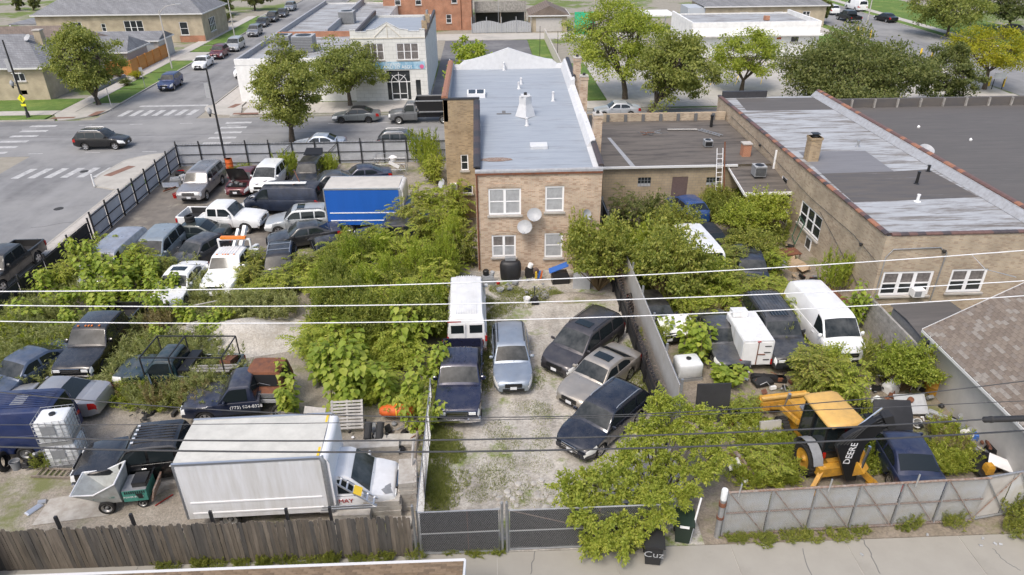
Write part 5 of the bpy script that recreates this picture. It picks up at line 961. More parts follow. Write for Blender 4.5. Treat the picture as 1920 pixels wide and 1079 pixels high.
# ---- side road
V('suv','dark blue suv parked first from the corner on the side road','suv','suv',(.02,.04,.13),(303,168,.4),(337,150,.4),group=gd,an=-88,z=.01)
V('car','white saloon parked behind the dark blue suv','car','sedan',(.72,.73,.73),(366,130,.4),(395,112,.4),group=gd,an=-88,z=.01,metal=0)
V('suv','dark red suv parked behind the white saloon','suv','suv',(.12,.015,.02),(399,110,.4),(424,95,.4),group=gd,an=-88,z=.01)
V('minivan','silver minivan parked behind the dark red suv','minivan','minivan',(.42,.43,.43),(428,97,.4),(455,80,.4),group=gd,an=-88,z=.01)
V('suv','white suv parked at the right kerb of the side road by the shop','suv','suv',(.74,.75,.75),(450,146,.4),(470,128,.4),group=gd,an=-92,z=.01,metal=0)
for i,(u,v,c,w_) in enumerate(((478,62,(.2,.21,.23),'grey'),(493,45,(.02,.02,.022),'black'),(511,36,(.012,.013,.015),'black'),(530,27,(.03,.03,.035),'dark'),(545,16,(.2,.22,.25),'pale grey'))):
    V('car','%s car in the far row on the side road, %s'%(w_,('first behind the silver minivan','second behind the silver minivan','third behind the silver minivan','fourth behind the silver minivan','farthest of the row')[i]),'car','sedan' if i%2 else 'suv',c,(u,v,.4),(u,v,.4),group=gd,an=-88,z=.01)
# ---- far right road
V('car','black saloon alone on the far right road','car','sedan',black,(1660,36,.4),(1660,36,.4),group=gf,an=100,z=.01); V('pickup_truck','black pickup parked by the lawn on the far right road','pickup','crew',black,(1590,36,.4),(1590,36,.4),group=gf,an=92,z=.01)
V('van','white van at the top edge of the far right road','van','van',white,(1604,16,.4),(1604,16,.4),group=gf,an=92,z=.01,metal=0); V('suv','white suv partly behind the small tree, far right road','suv','suv',white,(1556,22,.4),(1556,22,.4),group=gf,an=92,z=.01,metal=0)
V('car','dark car under the trees at the right edge','car','sedan',(.03,.03,.035),(1895,58,.4),(1895,58,.4),group=gf,an=95,z=.01)
# ---- raised bonnets / tailgates
def raise_panel(t,x,w,l,z,a,m,under='black',nm='bonnet'):
    o=MB().grid([[(0,-w,0),(0,-w*.5,.03),(0,0,.04),(0,w*.5,.03),(0,w,0)],[(l*.5,-w,.02),(l*.5,-w*.5,.06),(l*.5,0,.07),(l*.5,w*.5,.06),(l*.5,w,.02)],[(l,-w*.9,-.03),(l,-w*.5,.01),(l,0,.02),(l,w*.5,.01),(l,w*.9,-.03)]]).build(nm,m,t,True); o.location=(x,0,z); o.rotation_euler.y=a
    q=MB().grid([[(0,-w,-.03),(0,w,-.03)],[(l,-w*.9,-.06),(l,w*.9,-.06)]]).build('lining',under,o); return o
def find(s): return [c for c in CARSV if c['label'].startswith(s)][0]
mr=find('maroon'); raise_panel(mr,1.0,.75,1.25,1.0,R(-62),'black'); MB().b2(1.05,2.1,-.7,.7,.82,.9).build('engine_bay','black',mr)
for i in range(7): MB().box((1.15+.13*i,-.5+.17*i%.9,.95),(.25,.2,.1),rz=i).build('engine_part',('galv','plastic','steelrim')[i%3],mr)
bs=find('black car with its tailgate'); raise_panel(bs,-1.75,.75,1.0,1.66,R(195),'black',nm='tailgate')
nv=find('navy car'); raise_panel(nv,.95,.8,1.2,1.0,R(-58),'tarp'); MB().b2(1.0,2.1,-.7,.7,.8,.88).build('engine_bay','black',nv)
bt_=find('black saloon with rear'); raise_panel(bt_,-1.75,.7,.75,1.05,R(200),'black',nm='boot_lid')
tl=find('dark teal'); d_=MB().box((.45,0,0),(1.0,.06,.75)).build('door',paintmat((.012,.04,.052),.3,.32,.6,.3),tl); d_.location=(.9,.98,.85); d_.rotation_euler.z=R(125)
# ================================================================ BOX TRUCKS
def boxtruck(name,label,color,boxside,front,rear,an,full,bl,bw,bh,z0,anchor,stripes=(),roofm='whiteroof',group=gl,panelcol=None,**k):
    t,X,T,W,pm=V(name,label,'truck','cutaway',color,front,rear,group=group,an=an,full=full,anchor=anchor,nobed=1,metal=0,rough=.45,rim='steel',noplate=1,bumper='white',**k)
    x1=X(2.35); x0=x1-bl; sm=MATS[boxside]
    for s in (-1,1): MB().b2(x0,x1,s*bw/2-.025,s*bw/2+.025,z0,bh).build('box_side',boxside,t)
    MB().b2(x0,x1,-bw/2+.03,bw/2-.03,z0,z0+.12).build('box_floor','galv',t)
    rm=MB(); rows=[]
    for x in np.linspace(x0,x1,7): rows.append([(x,y*bw/2,bh+.06*(1-y*y)-.01) for y in (-1,-.6,-.2,.2,.6,1)])
    rm.grid(rows,flip=True); rm.build('box_roof',roofm,t,True)
    b=MB()
    for s in (-1,1): b.b2(x0-.02,x1+.02,s*bw/2-.045,s*bw/2+.045,bh-.05,bh+.035)
    b.build('top_rail','alum',t); b=MB()
    for s in (-1,1): b.b2(x0-.02,x0+.05,s*bw/2-.04,s*bw/2+.04,z0,bh)
    b.build('rear_frame','alum',t); MB().b2(x0,x0+.03,-bw/2+.05,bw/2-.05,z0+.1,bh-.08).build('rear_door','white',t)
    # rounded nose of the box, wrapping the front top and corners
    n=MB(); rows=[]
    for i in range(7):
        a=PI/2*i/6; rr_=.28; rows.append([(x1+rr_*math.sin(a),y,bh-rr_*(1-math.cos(a))) for y in np.linspace(-bw/2,bw/2,5)])
    rows.append([(x1+.28,y,z0+.3) for y in np.linspace(-bw/2,bw/2,5)]); n.grid(rows)
    for s in (-1,1): n.add([(x1,s*bw/2,z0+.1),(x1+.28,s*bw/2,z0+.3),(x1+.28,s*bw/2,bh-.28),(x1+.2,s*bw/2,bh-.06),(x1,s*bw/2,bh)],[(0,1,2,3,4) if s<0 else (4,3,2,1,0)])
    n.build('box_nose',k.get('nose','whitevinyl'),t,True); b=MB()
    for s in (-1,1): MB().tube([(x1+.1,s*(bw/2+.004),z0+.05),(x1+.1,s*(bw/2+.004),bh-.15),(x1,s*(bw/2-.05),bh-.01)],.1,8).build('corner_post','galv',t,True)
    for s in (-1,1):
        for i in range(1,8): MB().b2(x0+i*bl/8-.007,x0+i*bl/8+.007,s*(bw/2+.024),s*(bw/2+.0275),z0+.03,bh-.06).build('panel_seam',boxside,t)
    for z in stripes:
        for s in (-1,1): MB().b2(x0+.25,x1-.15,s*(bw/2+.026),s*(bw/2+.05),z,z+.06).build('rub_rail',k.get('railm','whitevinyl'),t)
    MB().b2(x0+.2,X(1.2),-.45,.45,.55,z0).build('chassis_frame','black',t)
    me,rm_=wheel_mesh(.39,.26,'steel')
    for s in (-1,1): w_=inst('wheel',me,t,(x0+1.35,s*.93,.39)); inst('rim',rm_,w_)
    return t,X,x0,x1
mat('whiteroof',(.56,.55,.5),.7,noise=.22,nscale=1.6,detail=8); mat('creamroof',(.5,.48,.44),.7,noise=.18,nscale=1.5,detail=8); mat('bluebox',(.012,.1,.42),.45,noise=.1,nscale=1); mat('boxwhite',(.72,.73,.74),.45,color2=(.58,.575,.55),nscale=1.2,detail=9)
for nm in ('boxwhite','bluebox'):   # grime runs down the panels
    T_=MATS[nm].node_tree
    for nd in list(T_.nodes):
        if nd.type=='TEX_NOISE': mp=T_.nodes.new('ShaderNodeMapping'); mp.inputs['Scale'].default_value=(3,3,.3); T_.links.new([x for x in T_.nodes if x.type=='TEX_COORD'][0].outputs['Object'],mp.inputs[0]); T_.links.new(mp.outputs[0],nd.inputs['Vector'])
bt,X,x0,x1=boxtruck('box_truck','white box truck parked along the wooden fence',(.75,.76,.77),'boxwhite',(746,910,.7),(330,905,2),1.5,7.35,4.95,2.36,3.25,.72,'front',(.95,1.45),T=dict(zf=1.08))
text('lettering','MAY','red',bt,(X(1.75),-1.04,1.02),(R(90),0,0),.26)
MB().b2(x1-.12,x1-.04,-1.12,1.12,3.2,3.28).build('yellow_strip','yellow',bt)
MB().add([(X(.35),-.9,1.14),(X(.1),-.78,1.05),(X(.2),-.35,1.13),(X(.55),-.65,1.17)],[(0,1,2,3)]).build('bare_patch','greyplastic',bt)
bl_,X,x0,x1=boxtruck('box_truck','blue box truck with cream roof in the left yard',(.012,.08,.35),'bluebox',(800,420,.8),(618,377,2),-2,7.3,4.95,2.4,3.25,.7,'rear',(1.0,1.55),roofm='creamroof',nose='boxwhite')
# ================================================================ VEGETATION
RNG=np.random.default_rng(11)
def unit(a): return a/np.maximum(1e-9,np.linalg.norm(a,axis=-1,keepdims=True))
def leaf_arrays(c,ax,nm,ln,wd,heart=False,fold=.25):
    """every leaf is its own small folded blade: c base point, ax leaf direction, nm leaf normal"""
    ax=unit(ax); sd=unit(np.cross(ax,nm)); nm=np.cross(sd,ax); ln=ln[:,None]; wd=wd[:,None]
    if heart:
        pts=[c, c+ax*ln*.12+sd*wd*.42+nm*wd*fold*.7, c+ax*ln*.5+sd*wd*.46+nm*wd*fold*.6-nm*ln*.03, c+ax*ln-nm*ln*.16, c+ax*ln*.5-sd*wd*.46+nm*wd*fold*.6-nm*ln*.03, c+ax*ln*.12-sd*wd*.42+nm*wd*fold*.7, c+ax*ln*.55-nm*ln*.02]
        V_=np.stack(pts,1); F=[(0,1,2,6),(6,2,3,3),(6,3,4,4),(0,6,4,5)]
        F=np.array([(0,1,6),(1,2,6),(2,3,6),(6,3,4),(6,4,5),(0,6,5)])
    else:
        V_=np.stack([c,c+ax*ln*.45+sd*wd*.5+nm*wd*fold,c+ax*ln-nm*ln*.08,c+ax*ln*.45-sd*wd*.5+nm*wd*fold],1); F=np.array([(0,1,2),(0,2,3)])
    n,k=V_.shape[0],V_.shape[1]
    return V_.reshape(-1,3),(F[None]+(np.arange(n)*k)[:,None,None]).reshape(-1,3)
def tri_mesh(name,V_,F,m):
    me=bpy.data.meshes.new(name); me.vertices.add(len(V_)); me.vertices.foreach_set('co',V_.astype(np.float32).ravel()); me.loops.add(F.size); me.polygons.add(len(F))
    me.loops.foreach_set('vertex_index',F.astype(np.int32).ravel()); me.polygons.foreach_set('loop_start',np.arange(0,F.size,3,dtype=np.int32)); me.polygons.foreach_set('loop_total',np.full(len(F),3,dtype=np.int32))
    me.update(); me.materials.append(MATS[m]); return me
def rv(n): return unit(RNG.normal(size=(n,3)))
class Plant:
    def __init__(s): s.V=[];s.F=[];s.n=0;s.st=MB()
    def leaves(s,*a,**k):
        v,f=leaf_arrays(*a,**k); s.V.append(v); s.F.append(f+s.n); s.n+=len(v)
    def meshes(s,lm,bm='twig'):
        me=tri_mesh('foliage',np.concatenate(s.V),np.concatenate(s.F),lm)
        st=bpy.data.meshes.new('stem'); st.from_pydata(s.st.v,[],s.st.f); st.materials.append(MATS[bm]); return me,st
def curve(p0,d,L,n=5,drop=.0,wob=.08):
    pts=[np.array(p0,float)]; d=np.array(d,float)
    for i in range(n): d=unit(d+RNG.normal(size=3)*wob+np.array([0,0,-drop])); pts.append(pts[-1]+d*L/n)
    return pts
def pl_big(h=2.6,r=1.2,ns=7):
    p=Plant()
    for i in range(ns):
        a=RNG.uniform(0,2*PI); tilt=RNG.uniform(.05,.5); d=(math.cos(a)*tilt,math.sin(a)*tilt,1); L=h*RNG.uniform(.65,1.05); pts=curve((math.cos(a)*.15*r,math.sin(a)*.15*r,0),d,L,6,0,.06)
        p.st.tube([tuple(q) for q in pts],[.025,.022,.02,.017,.013,.01,.006],5,False)
        nodes=int(L/.13); C=[];A=[];N_=[]
        for k in range(3,nodes):
            t=k/nodes*6; j=min(5,int(t)); b=pts[j]+(pts[j+1]-pts[j])*(t-j); n3=3; a0=RNG.uniform(0,6)
            for m in range(n3):
                an=a0+2*PI*m/n3+RNG.uniform(-.3,.3); o=np.array([math.cos(an),math.sin(an),RNG.uniform(-.1,.5)]); pe=RNG.uniform(.1,.26)*(1.2-.5*k/nodes); C.append(b+o*pe); A.append(o*.9+np.array([0,0,RNG.uniform(-.9,-.1)])); N_.append(np.array([0,0,1])+o*.5)
        C,A,N_=map(np.array,(C,A,N_)); ln=RNG.uniform(.17,.32,len(C)); p.leaves(C,A,N_,ln,ln*RNG.uniform(.75,.95,len(C)),heart=True)
    return p
def pl_ail(h=3,r=1.5,ns=13,lf=.2,fr=.95):
    p=Plant(); C=[];A=[];N_=[]
    for i in range(ns):
        a=RNG.uniform(0,2*PI); tilt=RNG.uniform(.05,.45); L=h*RNG.uniform(.6,1); pts=curve((math.cos(a)*.2*r,math.sin(a)*.2*r,0),(math.cos(a)*tilt,math.sin(a)*tilt,1),L,6,0,.05)
        p.st.tube([tuple(q) for q in pts],[.03,.027,.024,.02,.016,.012,.008],5,False)
        for k in range(17):
            t=6*(.12+.88*(k+.5)/17); j=min(5,int(t)); b=pts[j]+(pts[j+1]-pts[j])*(t-j); an=RNG.uniform(0,2*PI); el=RNG.uniform(.1,1.0); d=np.array([math.cos(an),math.sin(an),el]); q=curve(b,d,fr*RNG.uniform(.6,1.1),9,.1,.04)
            p.st.tube([tuple(x) for x in q[::3]],.006,3,False)
            for m in range(2,10):
                ax=unit(q[m]-q[m-1]); sd=unit(np.cross(ax,[0,0,1]))
                for s in (-1,1):
                    C.append(q[m]); A.append(ax*.45+sd*s+np.array([0,0,-.12])+RNG.normal(size=3)*.1); N_.append(np.array([0,0,1.])+RNG.normal(size=3)*.15)
    C,A,N_=map(np.array,(C,A,N_)); ln=RNG.uniform(.8,1.25,len(C))*lf; p.leaves(C,A,N_,ln,ln*.42); return p
def pl_bush(h=3,r=1.6,nt=260,per=24,lf=.15,z0=.15,up=.5,wd=.55):
    p=Plant(); C=[];A=[];N_=[]
    for i in range(nt):
        u=rv(1)[0]; u[2]=abs(u[2])*1.0-.12; rad=RNG.uniform(.25,1.12)**.7; e=np.array([u[0]*r*rad,u[1]*r*rad,h*(z0+(1-z0)*(.45+.55*u[2]*rad))])
        e*=1+.12*math.sin(3*math.atan2(u[1],u[0])+u[2]*4)
        if i%2==0: m=np.array([e[0]*.45,e[1]*.45,e[2]*.5]); p.st.tube([(0,0,0),tuple(m),tuple(e)],[.03,.017,.006],4,False)
        d=unit(np.array([u[0],u[1],up+u[2]*.6])); q=curve(e-d*.25,d,RNG.uniform(.35,1.1),6,.05,.14)
        idx=RNG.integers(0,6,per); fr_=RNG.uniform(0,1,(per,1)); Q=np.array(q); b=Q[idx]+(Q[idx+1]-Q[idx])*fr_; o=rv(per); C.append(b+o*.05); A.append(o+d*.6+np.array([0,0,-.15])); N_.append(np.array([0,0,1.])+rv(per)*.7)
    C,A,N_=(np.concatenate(x) for x in (C,A,N_)); ln=RNG.uniform(.75,1.3,len(C))*lf; p.leaves(C,A,N_,ln,ln*wd); return p
def pl_weed(h=1.2,r=.9,ns=62,lf=.18,wd=.22):
    p=Plant(); C=[];A=[];N_=[]
    for i in range(ns):
        a=RNG.uniform(0,2*PI); rad=r*math.sqrt(RNG.uniform(0,1)); L=h*RNG.uniform(.45,1.1); q=curve((rad*math.cos(a),rad*math.sin(a),0),(RNG.normal()*.22+math.cos(a)*.12,RNG.normal()*.22+math.sin(a)*.12,1),L,5,0,.09)
        p.st.tube([tuple(x) for x in q],[.007,.006,.005,.004,.003,.002],3,False); Q=np.array(q); n=int(L*34); t=RNG.uniform(.15,1,n)**.8*5; j=np.minimum(4,t.astype(int)); b=Q[j]+(Q[j+1]-Q[j])*(t-j)[:,None]; o=rv(n); o[:,2]=np.abs(o[:,2])*.7; C.append(b); A.append(o+np.array([0,0,.35])); N_.append(rv(n)+np.array([0,0,.6]))
    C,A,N_=(np.concatenate(x) for x in (C,A,N_)); ln=RNG.uniform(.6,1.5,len(C))*lf; p.leaves(C,A,N_,ln,ln*wd); return p
def pl_grass(r=.8,n=900,h=.22):
    p=Plant(); a=RNG.uniform(0,2*PI,n); rad=r*np.sqrt(RNG.uniform(0,1,n)); C=np.stack([rad*np.cos(a),rad*np.sin(a),np.zeros(n)],1); A=rv(n)*.6+np.array([0,0,.75]); A[:,2]=np.abs(A[:,2]); ln=RNG.uniform(.3,1,n)*h; p.leaves(C,A,rv(n),ln,ln*.16); return p
PROTO={}
def proto(kind,i,lm):
    k=(kind,i,lm)
    if k not in PROTO:
        mk={'big':lambda:pl_big(),'ail':lambda:pl_ail(),'bush':lambda:pl_bush(),'bushbig':lambda:pl_bush(3,1.7,380,27,.15),'weed':lambda:pl_weed(),'vine':lambda:pl_bush(1.2,1.4,210,14,.16,.02,.45,.8),'sumac':lambda:pl_ail(2.6,1.5,12,.17,1.05),'box':lambda:pl_bush(3,1.7,260,30,.12,.1,.35,.42)}[kind]()
        PROTO[k]=mk.meshes(lm)
    return PROTO[k]
NOM={'big':(2.6,1.2),'ail':(3.2,1.9),'bush':(3.2,1.9),'bushbig':(3.2,2.0),'weed':(1.25,1.1),'vine':(1.3,1.6),'sumac':(2.8,1.9),'box':(3.2,2.0)}
NAMES={'big':('sapling','sapling'),'ail':('sumac_shrub','shrub'),'bush':('bush','bush'),'bushbig':('bush','bush'),'weed':('weed_clump','weeds'),'vine':('vine','vine'),'sumac':('sumac_shrub','shrub'),'box':('shrub','shrub')}
def plant(kind,label,x,y,h,r,lm,i=0,group=None,z=.03,asobj=True):
    fo,st=proto(kind,i,lm); H0,R0=NOM[kind]; nm,cat=NAMES[kind]
    t=thing(nm,label,cat,(x,y,z),RNG.uniform(0,2*PI),group); sc=(r/R0,r/R0,h/H0)
    inst('foliage',fo,t,sc=sc); inst('stem',st,t,sc=sc); return t
def pp(kind,label,u,v,h,r,lm,i=0,group=None):
    q=P(u,v); return plant(kind,label,q.x,q.y,h,r,lm,i,group)
GP='yellow-green big-leaved saplings in the left yard'; GA='feathery sumac shrubs in the left yard'; GR='shrubs in the right yard'
# big-leaved saplings (u,v of the foot in the photo, height, radius)
for i,(u,v,h,r,l) in enumerate([
 (165,555,2.6,1.5,'big-leaved sapling by the iron fence, left of the others'),(215,560,2.9,1.5,'tallest big-leaved sapling by the iron fence'),(262,575,2.5,1.3,'big-leaved sapling in front of the pale blue-grey minivan'),(318,600,2.3,1.2,'big-leaved sapling in front of the white saloon'),(120,600,1.9,1.2,'low big-leaved sapling at the foot of the iron fence'),(352,610,1.6,1.0,'small yellowing sapling right of the white saloon'),(300,640,1.2,1.0,'low yellowing sapling by the gravel pile'),(258,668,1.0,.6,'small bright yellow-green sapling between black and teal pickups'),
 (545,775,2.6,1.15,'bright big-leaved sapling in front of the rusty cab'),(628,770,2.7,1.5,'big-leaved sapling behind the standing pallet'),(690,745,3.3,1.6,'big-leaved sapling in the middle of the central thicket'),(742,770,2.8,1.4,'big-leaved sapling above the orange tarp roll'),(752,690,3.6,1.6,'tallest big-leaved sapling at the top of the central thicket'),(812,740,2.8,1.2,'big-leaved sapling reaching over the navy pickup'),(788,815,2.3,1.0,'big-leaved sapling by the chain-link corner'),(472,775,1.2,.9,'small bright sapling behind the box truck'),(600,720,2.6,1.4,'big-leaved sapling behind the bright one by the rusty cab'),(660,690,2.6,1.5,'big-leaved sapling at the back of the central thicket'),
 (1300,690,2.5,1.5,'big-leaved sapling left of the white box trailer'),(1355,715,1.2,1.3,'low big-leaved sapling in front of the white box trailer'),(1262,640,1.6,1.0,'big-leaved sapling beside the steel yard fence'),(1600,610,2.8,1.2,'big-leaved shrub between white van and brick wall')]):
    pp('big',l,u,v,h,r,'leaf_big',i%3,GP if u<1000 else GR)
for i,(u,v,h,r,l) in enumerate([
 (640,560,2.8,1.8,'feathery shrub left of the thicket behind the gravel pile'),(705,555,3.0,1.9,'feathery shrub in front of the black double-cab pickup'),(775,520,3.4,1.9,'tall feathery shrub beside the black double-cab pickup'),(835,470,3.6,1.8,'tall feathery shrub against the house wing'),(700,620,2.8,1.8,'feathery shrub behind the tallest sapling'),(600,560,2.4,1.5,'feathery shrub above the gravel pile'),(770,610,3.2,1.7,'feathery shrub beside the white van'),(820,570,3.2,1.6,'feathery shrub left of the white van roof'),(650,650,2.4,1.5,'feathery shrub right of the gravel pile'),
 (800,420,3.6,1.9,'tall sumac in front of the blue truck cab'),(855,430,3.8,1.7,'tall sumac at the corner of house and wing'),(872,500,3.4,1.3,'reddish-tipped shrub against the house corner'),(812,345,2.8,1.3,'slim sumac by the wing and back fence'),(505,560,1.6,1.3,'feathery shrub under the black off-roader'),(560,540,1.8,1.4,'feathery shrub between off-roader and black saloon'),(640,500,2.0,1.5,'feathery shrub in front of the dusty black saloon')]):
    pp('ail',l,u,v,h,r,'leaf_ail' if i not in(11,) else 'leaf_bush',i%4,GA)
for u,v,h,r,l,k,lm in [
 (1122,546,4.3,2.2,'large bush against the right half of the brick house','bushbig','leaf_bush'),(1080,528,4.3,.7,'climbing shrub on the brick wall under the oval dish','bush','leaf_ail'),(1172,455,4.2,1.7,'dark sumac in the gap behind the steel fence','sumac','leaf_dark'),(1215,445,3.0,1.5,'dark leafy bush left of the blue hatchback','bush','leaf_dark'),(1228,500,2.4,2.0,'vine mound left of the overgrown white van','vine','leaf_bush'),(1250,575,4.4,2.3,'orange-tinged bush leaning over the overgrown white van','bushbig','leaf_bush'),(1320,560,2.4,1.8,'bush below the overgrown white van','bush','leaf_ail'),(1385,450,2.6,1.8,'bush left of the brick wall near the ladder','bush','leaf_ail'),(1425,440,3.0,1.8,'tall bush under the porch canopy','bush','leaf_ail'),(1360,520,2.4,1.6,'feathery bush left of the dark blue suv','ail','leaf_bush'),(1450,570,1.8,1.8,'feathery bush in front of the dark blue suv','ail','leaf_ail'),(1395,590,2.0,1.8,'feathery bush behind the white box trailer','ail','leaf_ail'),(1560,545,2.4,.9,'narrow conifer-like shrub against the brick wall','weed','leaf_big'),
 (1510,735,2.7,1.5,'bush in front of the dark grey suv','ail','leaf_bush'),(1575,755,2.2,1.6,'bush in front of the white cargo van','ail','leaf_ail'),(1690,735,2.4,1.4,'round bush beside the grey wall and garage','bushbig','leaf_ail'),(1640,705,1.9,1.1,'needle-leaved weed clump by the white van bonnet','weed','leaf_bush'),(1395,790,1.5,1.0,'sumac fronds left of the yellow loader bucket','sumac','leaf_ail'),(1440,900,1.5,1.0,'leafy bush left of the backhoe wheel','ail','leaf_ail'),(1290,540,1.8,1.6,'vine mound at the foot of the orange-tinged bush','vine','leaf_ail'),(1225,650,1.2,.8,'thin shrub at the end of the steel fence','bush','leaf_ail')]:
    pp(k,l,u,v,h,r,lm,RNG.integers(0,3),GR)
for u,v,h,r,l,k,lm in [(1195,520,2.6,1.6,'vine mound against the steel fence','vine','leaf_ail'),(1260,470,3.2,1.7,'tall bush left of the overgrown white van roof','bush','leaf_bush'),(1345,400,2.0,1.4,'bush right of the blue hatchback','bush','leaf_bush'),(1405,500,2.4,1.7,'bush beside the dark blue suv flank','bush','leaf_bush'),(1300,600,2.2,1.7,'feathery bush above the big-leaved sapling','ail','leaf_ail'),(1370,560,2.2,1.7,'feathery bush between van and trailer','ail','leaf_bush'),(1480,610,1.8,1.3,'feathery bush above the white cargo van','ail','leaf_ail'),(1240,540,2.2,1.5,'leafy mound below the vine mound','vine','leaf_bush'),(1460,660,1.6,.5,'slim goldenrod between trailer and dark grey suv','weed','leaf_weed'),(1540,720,2.0,1.3,'bush right of the dark grey suv nose','bush','leaf_ail')]:
    pp(k,l,u,v,h,r,lm,RNG.integers(0,3),GR)
for u,v,h,r,l in [(190,600,2.2,1.3,'big-leaved sapling in front of the tallest one by the fence'),(240,520,2.4,1.2,'big-leaved sapling beside the silver panel van'),(285,545,2.0,1.2,'big-leaved sapling left of the white saloon roof'),(90,570,2.2,1.2,'big-leaved sapling leaning on the iron fence'),(385,625,1.2,1.1,'low yellowing sapling above the gravel heap')]: pp('big',l,u,v,h,r,'leaf_big',RNG.integers(0,3),GP)
for u,v,h,r,l in [(175,520,2.6,1.3,'tall ragged shrub at the iron fence above the saplings'),(225,500,2.8,1.2,'tall ragged shrub before the silver panel van'),(262,520,2.6,1.2,'tall ragged shrub before the pale blue-grey minivan'),(300,525,1.9,1.2,'ragged shrub left of the dusty hatchback'),(130,545,2.2,1.2,'ragged shrub leaning through the iron fence'),(470,545,2.0,1.1,'ragged shrub right of the tow truck bonnet'),(490,520,2.2,1.1,'ragged shrub beside the tow truck door'),(520,560,1.8,1.3,'ragged shrub over the off-roader bonnet'),(590,520,2.2,1.4,'ragged shrub before the dusty black saloon'),(660,490,2.6,1.4,'ragged shrub before the black double-cab nose'),(720,480,2.6,1.5,'ragged shrub before the black double-cab door'),(760,455,3.4,1.6,'ragged sumac hiding the blue truck cab'),(800,470,3.6,1.6,'ragged sumac right of the black double-cab'),(430,560,1.3,1.1,'ragged shrub below the tow truck bumper')]:
    pp('ail',l,u,v,h,r,'leaf_ail' if len(l)%2 else 'leaf_bush',RNG.integers(0,4),GA)
for i,(u,v,h,r) in enumerate([(620,580,3.0,.9),(668,545,3.3,.9),(735,575,3.4,.9),(790,560,3.6,.9),(838,540,3.4,.8),(690,590,3.0,1.0),(760,640,3.4,.9),(812,620,3.2,.8),(720,520,3.0,.9),(850,500,3.6,.8)]):
    pp('bush','upright light green shrub in the thicket, %s'%('left of the tow-side gap,above the gravel heap end,in the thicket centre,left of the white van top,next to the white van roof,behind the saplings,above the tallest sapling,beside the white van doors,before the black double-cab door,at the house corner'.split(',')[i]),u,v,h,r,'leaf_big',i%3,GA)
for i,(u,v,h,r) in enumerate([(150,525,2.8,1.1),(205,530,3.0,1.2),(245,545,2.6,1.1),(185,575,2.4,1.2),(330,570,1.9,1.0),(232,600,1.9,1.2),(140,620,1.7,1.1),(70,610,1.8,1.2),(375,645,1.0,.9),(410,610,1.2,.9)]):
    pp('big','bright big-leaved sapling, %s'%('beside the first fence post from the left growth,rising before the silver panel van door,rising before the minivan bonnet,in the second row below the panel van,hugging the white saloon flank,in the lowest row above the black heavy pickup,above the black heavy pickup cab,at the left edge by the spiked fence,at the tip of the gravel heap,behind the gravel heap'.split(',')[i]),u,v,h,r,'leaf_big',i%3,GP)
for i,(u,v,h,r) in enumerate([(1325,545,2.6,1.2),(1415,415,3.0,1.2),(1290,520,3.0,1.2),(1445,520,2.0,1.1),(1350,585,2.0,1.2)]):
    pp('ail','fresh green upright shrub in the right yard, %s'%('below the overgrown van tail,against the porch canopy post,at the overgrown van flank,right of the dark blue suv,above the grey car nose'.split(',')[i]),u,v,h,r,'leaf_big',i%4,GR)
# weeds that grow as ground cover: uncounted, so joined into patches
def weedpatch(label,spots,kind='weed',lm='leaf_weed',nm='weeds'):
    fos=[proto(kind,i,lm) for i in range(3)]; Vs=[];Fs=[];n=0
    for k,(u,v,h,r) in enumerate(spots):
        q=P(u,v); fo=fos[k%3][0]; co_=np.empty(len(fo.vertices)*3,np.float32); fo.vertices.foreach_get('co',co_); co_=co_.reshape(-1,3); H0,R0=NOM[kind]; a=RNG.uniform(0,6); ca,sa=math.cos(a),math.sin(a)
        w_=np.stack([(co_[:,0]*ca-co_[:,1]*sa)*r/R0+q.x,(co_[:,0]*sa+co_[:,1]*ca)*r/R0+q.y,co_[:,2]*h/H0+.03],1); ii=np.empty(len(fo.loops),np.int32); fo.loops.foreach_get('vertex_index',ii); Vs.append(w_); Fs.append(ii.reshape(-1,3)+n); n+=len(w_)
    o=bpy.data.objects.new(nm,tri_mesh(nm,np.concatenate(Vs),np.concatenate(Fs),lm)); COL.objects.link(o); return tag(o,label,'weeds',None,'stuff')
def scat(poly,n,h,r,seed):
    rnd=random.Random(seed); out=[]; xs=[p[0] for p in poly]; ys=[p[1] for p in poly]
    while len(out)<n:
        x,y=rnd.uniform(min(xs),max(xs)),rnd.uniform(min(ys),max(ys)); ins=False
        for (xa,ya),(xb,yb) in zip(poly,poly[1:]+poly[:1]):
            if (ya>y)!=(yb>y) and x<(xb-xa)*(y-ya)/(yb-ya)+xa: ins=not ins
        if ins: out.append((x,y,h*rnd.uniform(.6,1.25),r*rnd.uniform(.7,1.2)))
    return out
weedpatch('tall grey-green weeds round the black heavy pickup',scat([(0,600),(120,600),(230,640),(330,690),(480,730),(470,760),(380,770),(230,745),(210,770),(150,730),(100,720),(60,720),(0,760)],52,1.2,1.1,1))
weedpatch('tall weeds in front of and beside the tow truck',scat([(240,500),(330,500),(400,545),(520,540),(560,610),(470,620),(380,600),(300,540)],28,1.2,1.0,2))
weedpatch('weeds along the bottom of the iron fence',scat([(60,560),(130,530),(190,500),(240,500),(130,610),(0,680),(0,620)],14,1.1,1.0,3),lm='leaf_weed')
weedpatch('feathery weeds through the right yard',scat([(1230,560),(1400,540),(1500,560),(1480,620),(1420,600),(1330,600),(1320,640),(1250,620)],20,1.3,1.1,4)+scat([(1330,380),(1450,380),(1460,470),(1390,540),(1340,480)],16,1.4,1.1,14),lm='leaf_bush')
weedpatch('weeds round the backhoe and scrap',scat([(1380,780),(1440,850),(1490,900),(1400,910),(1370,850)],9,.8,.9,5)+scat([(1740,800),(1800,840),(1790,900),(1750,895)],8,.9,.8,6)+scat([(1600,800),(1650,780),(1660,820),(1620,850)],5,.7,.8,7),lm='leaf_ail')
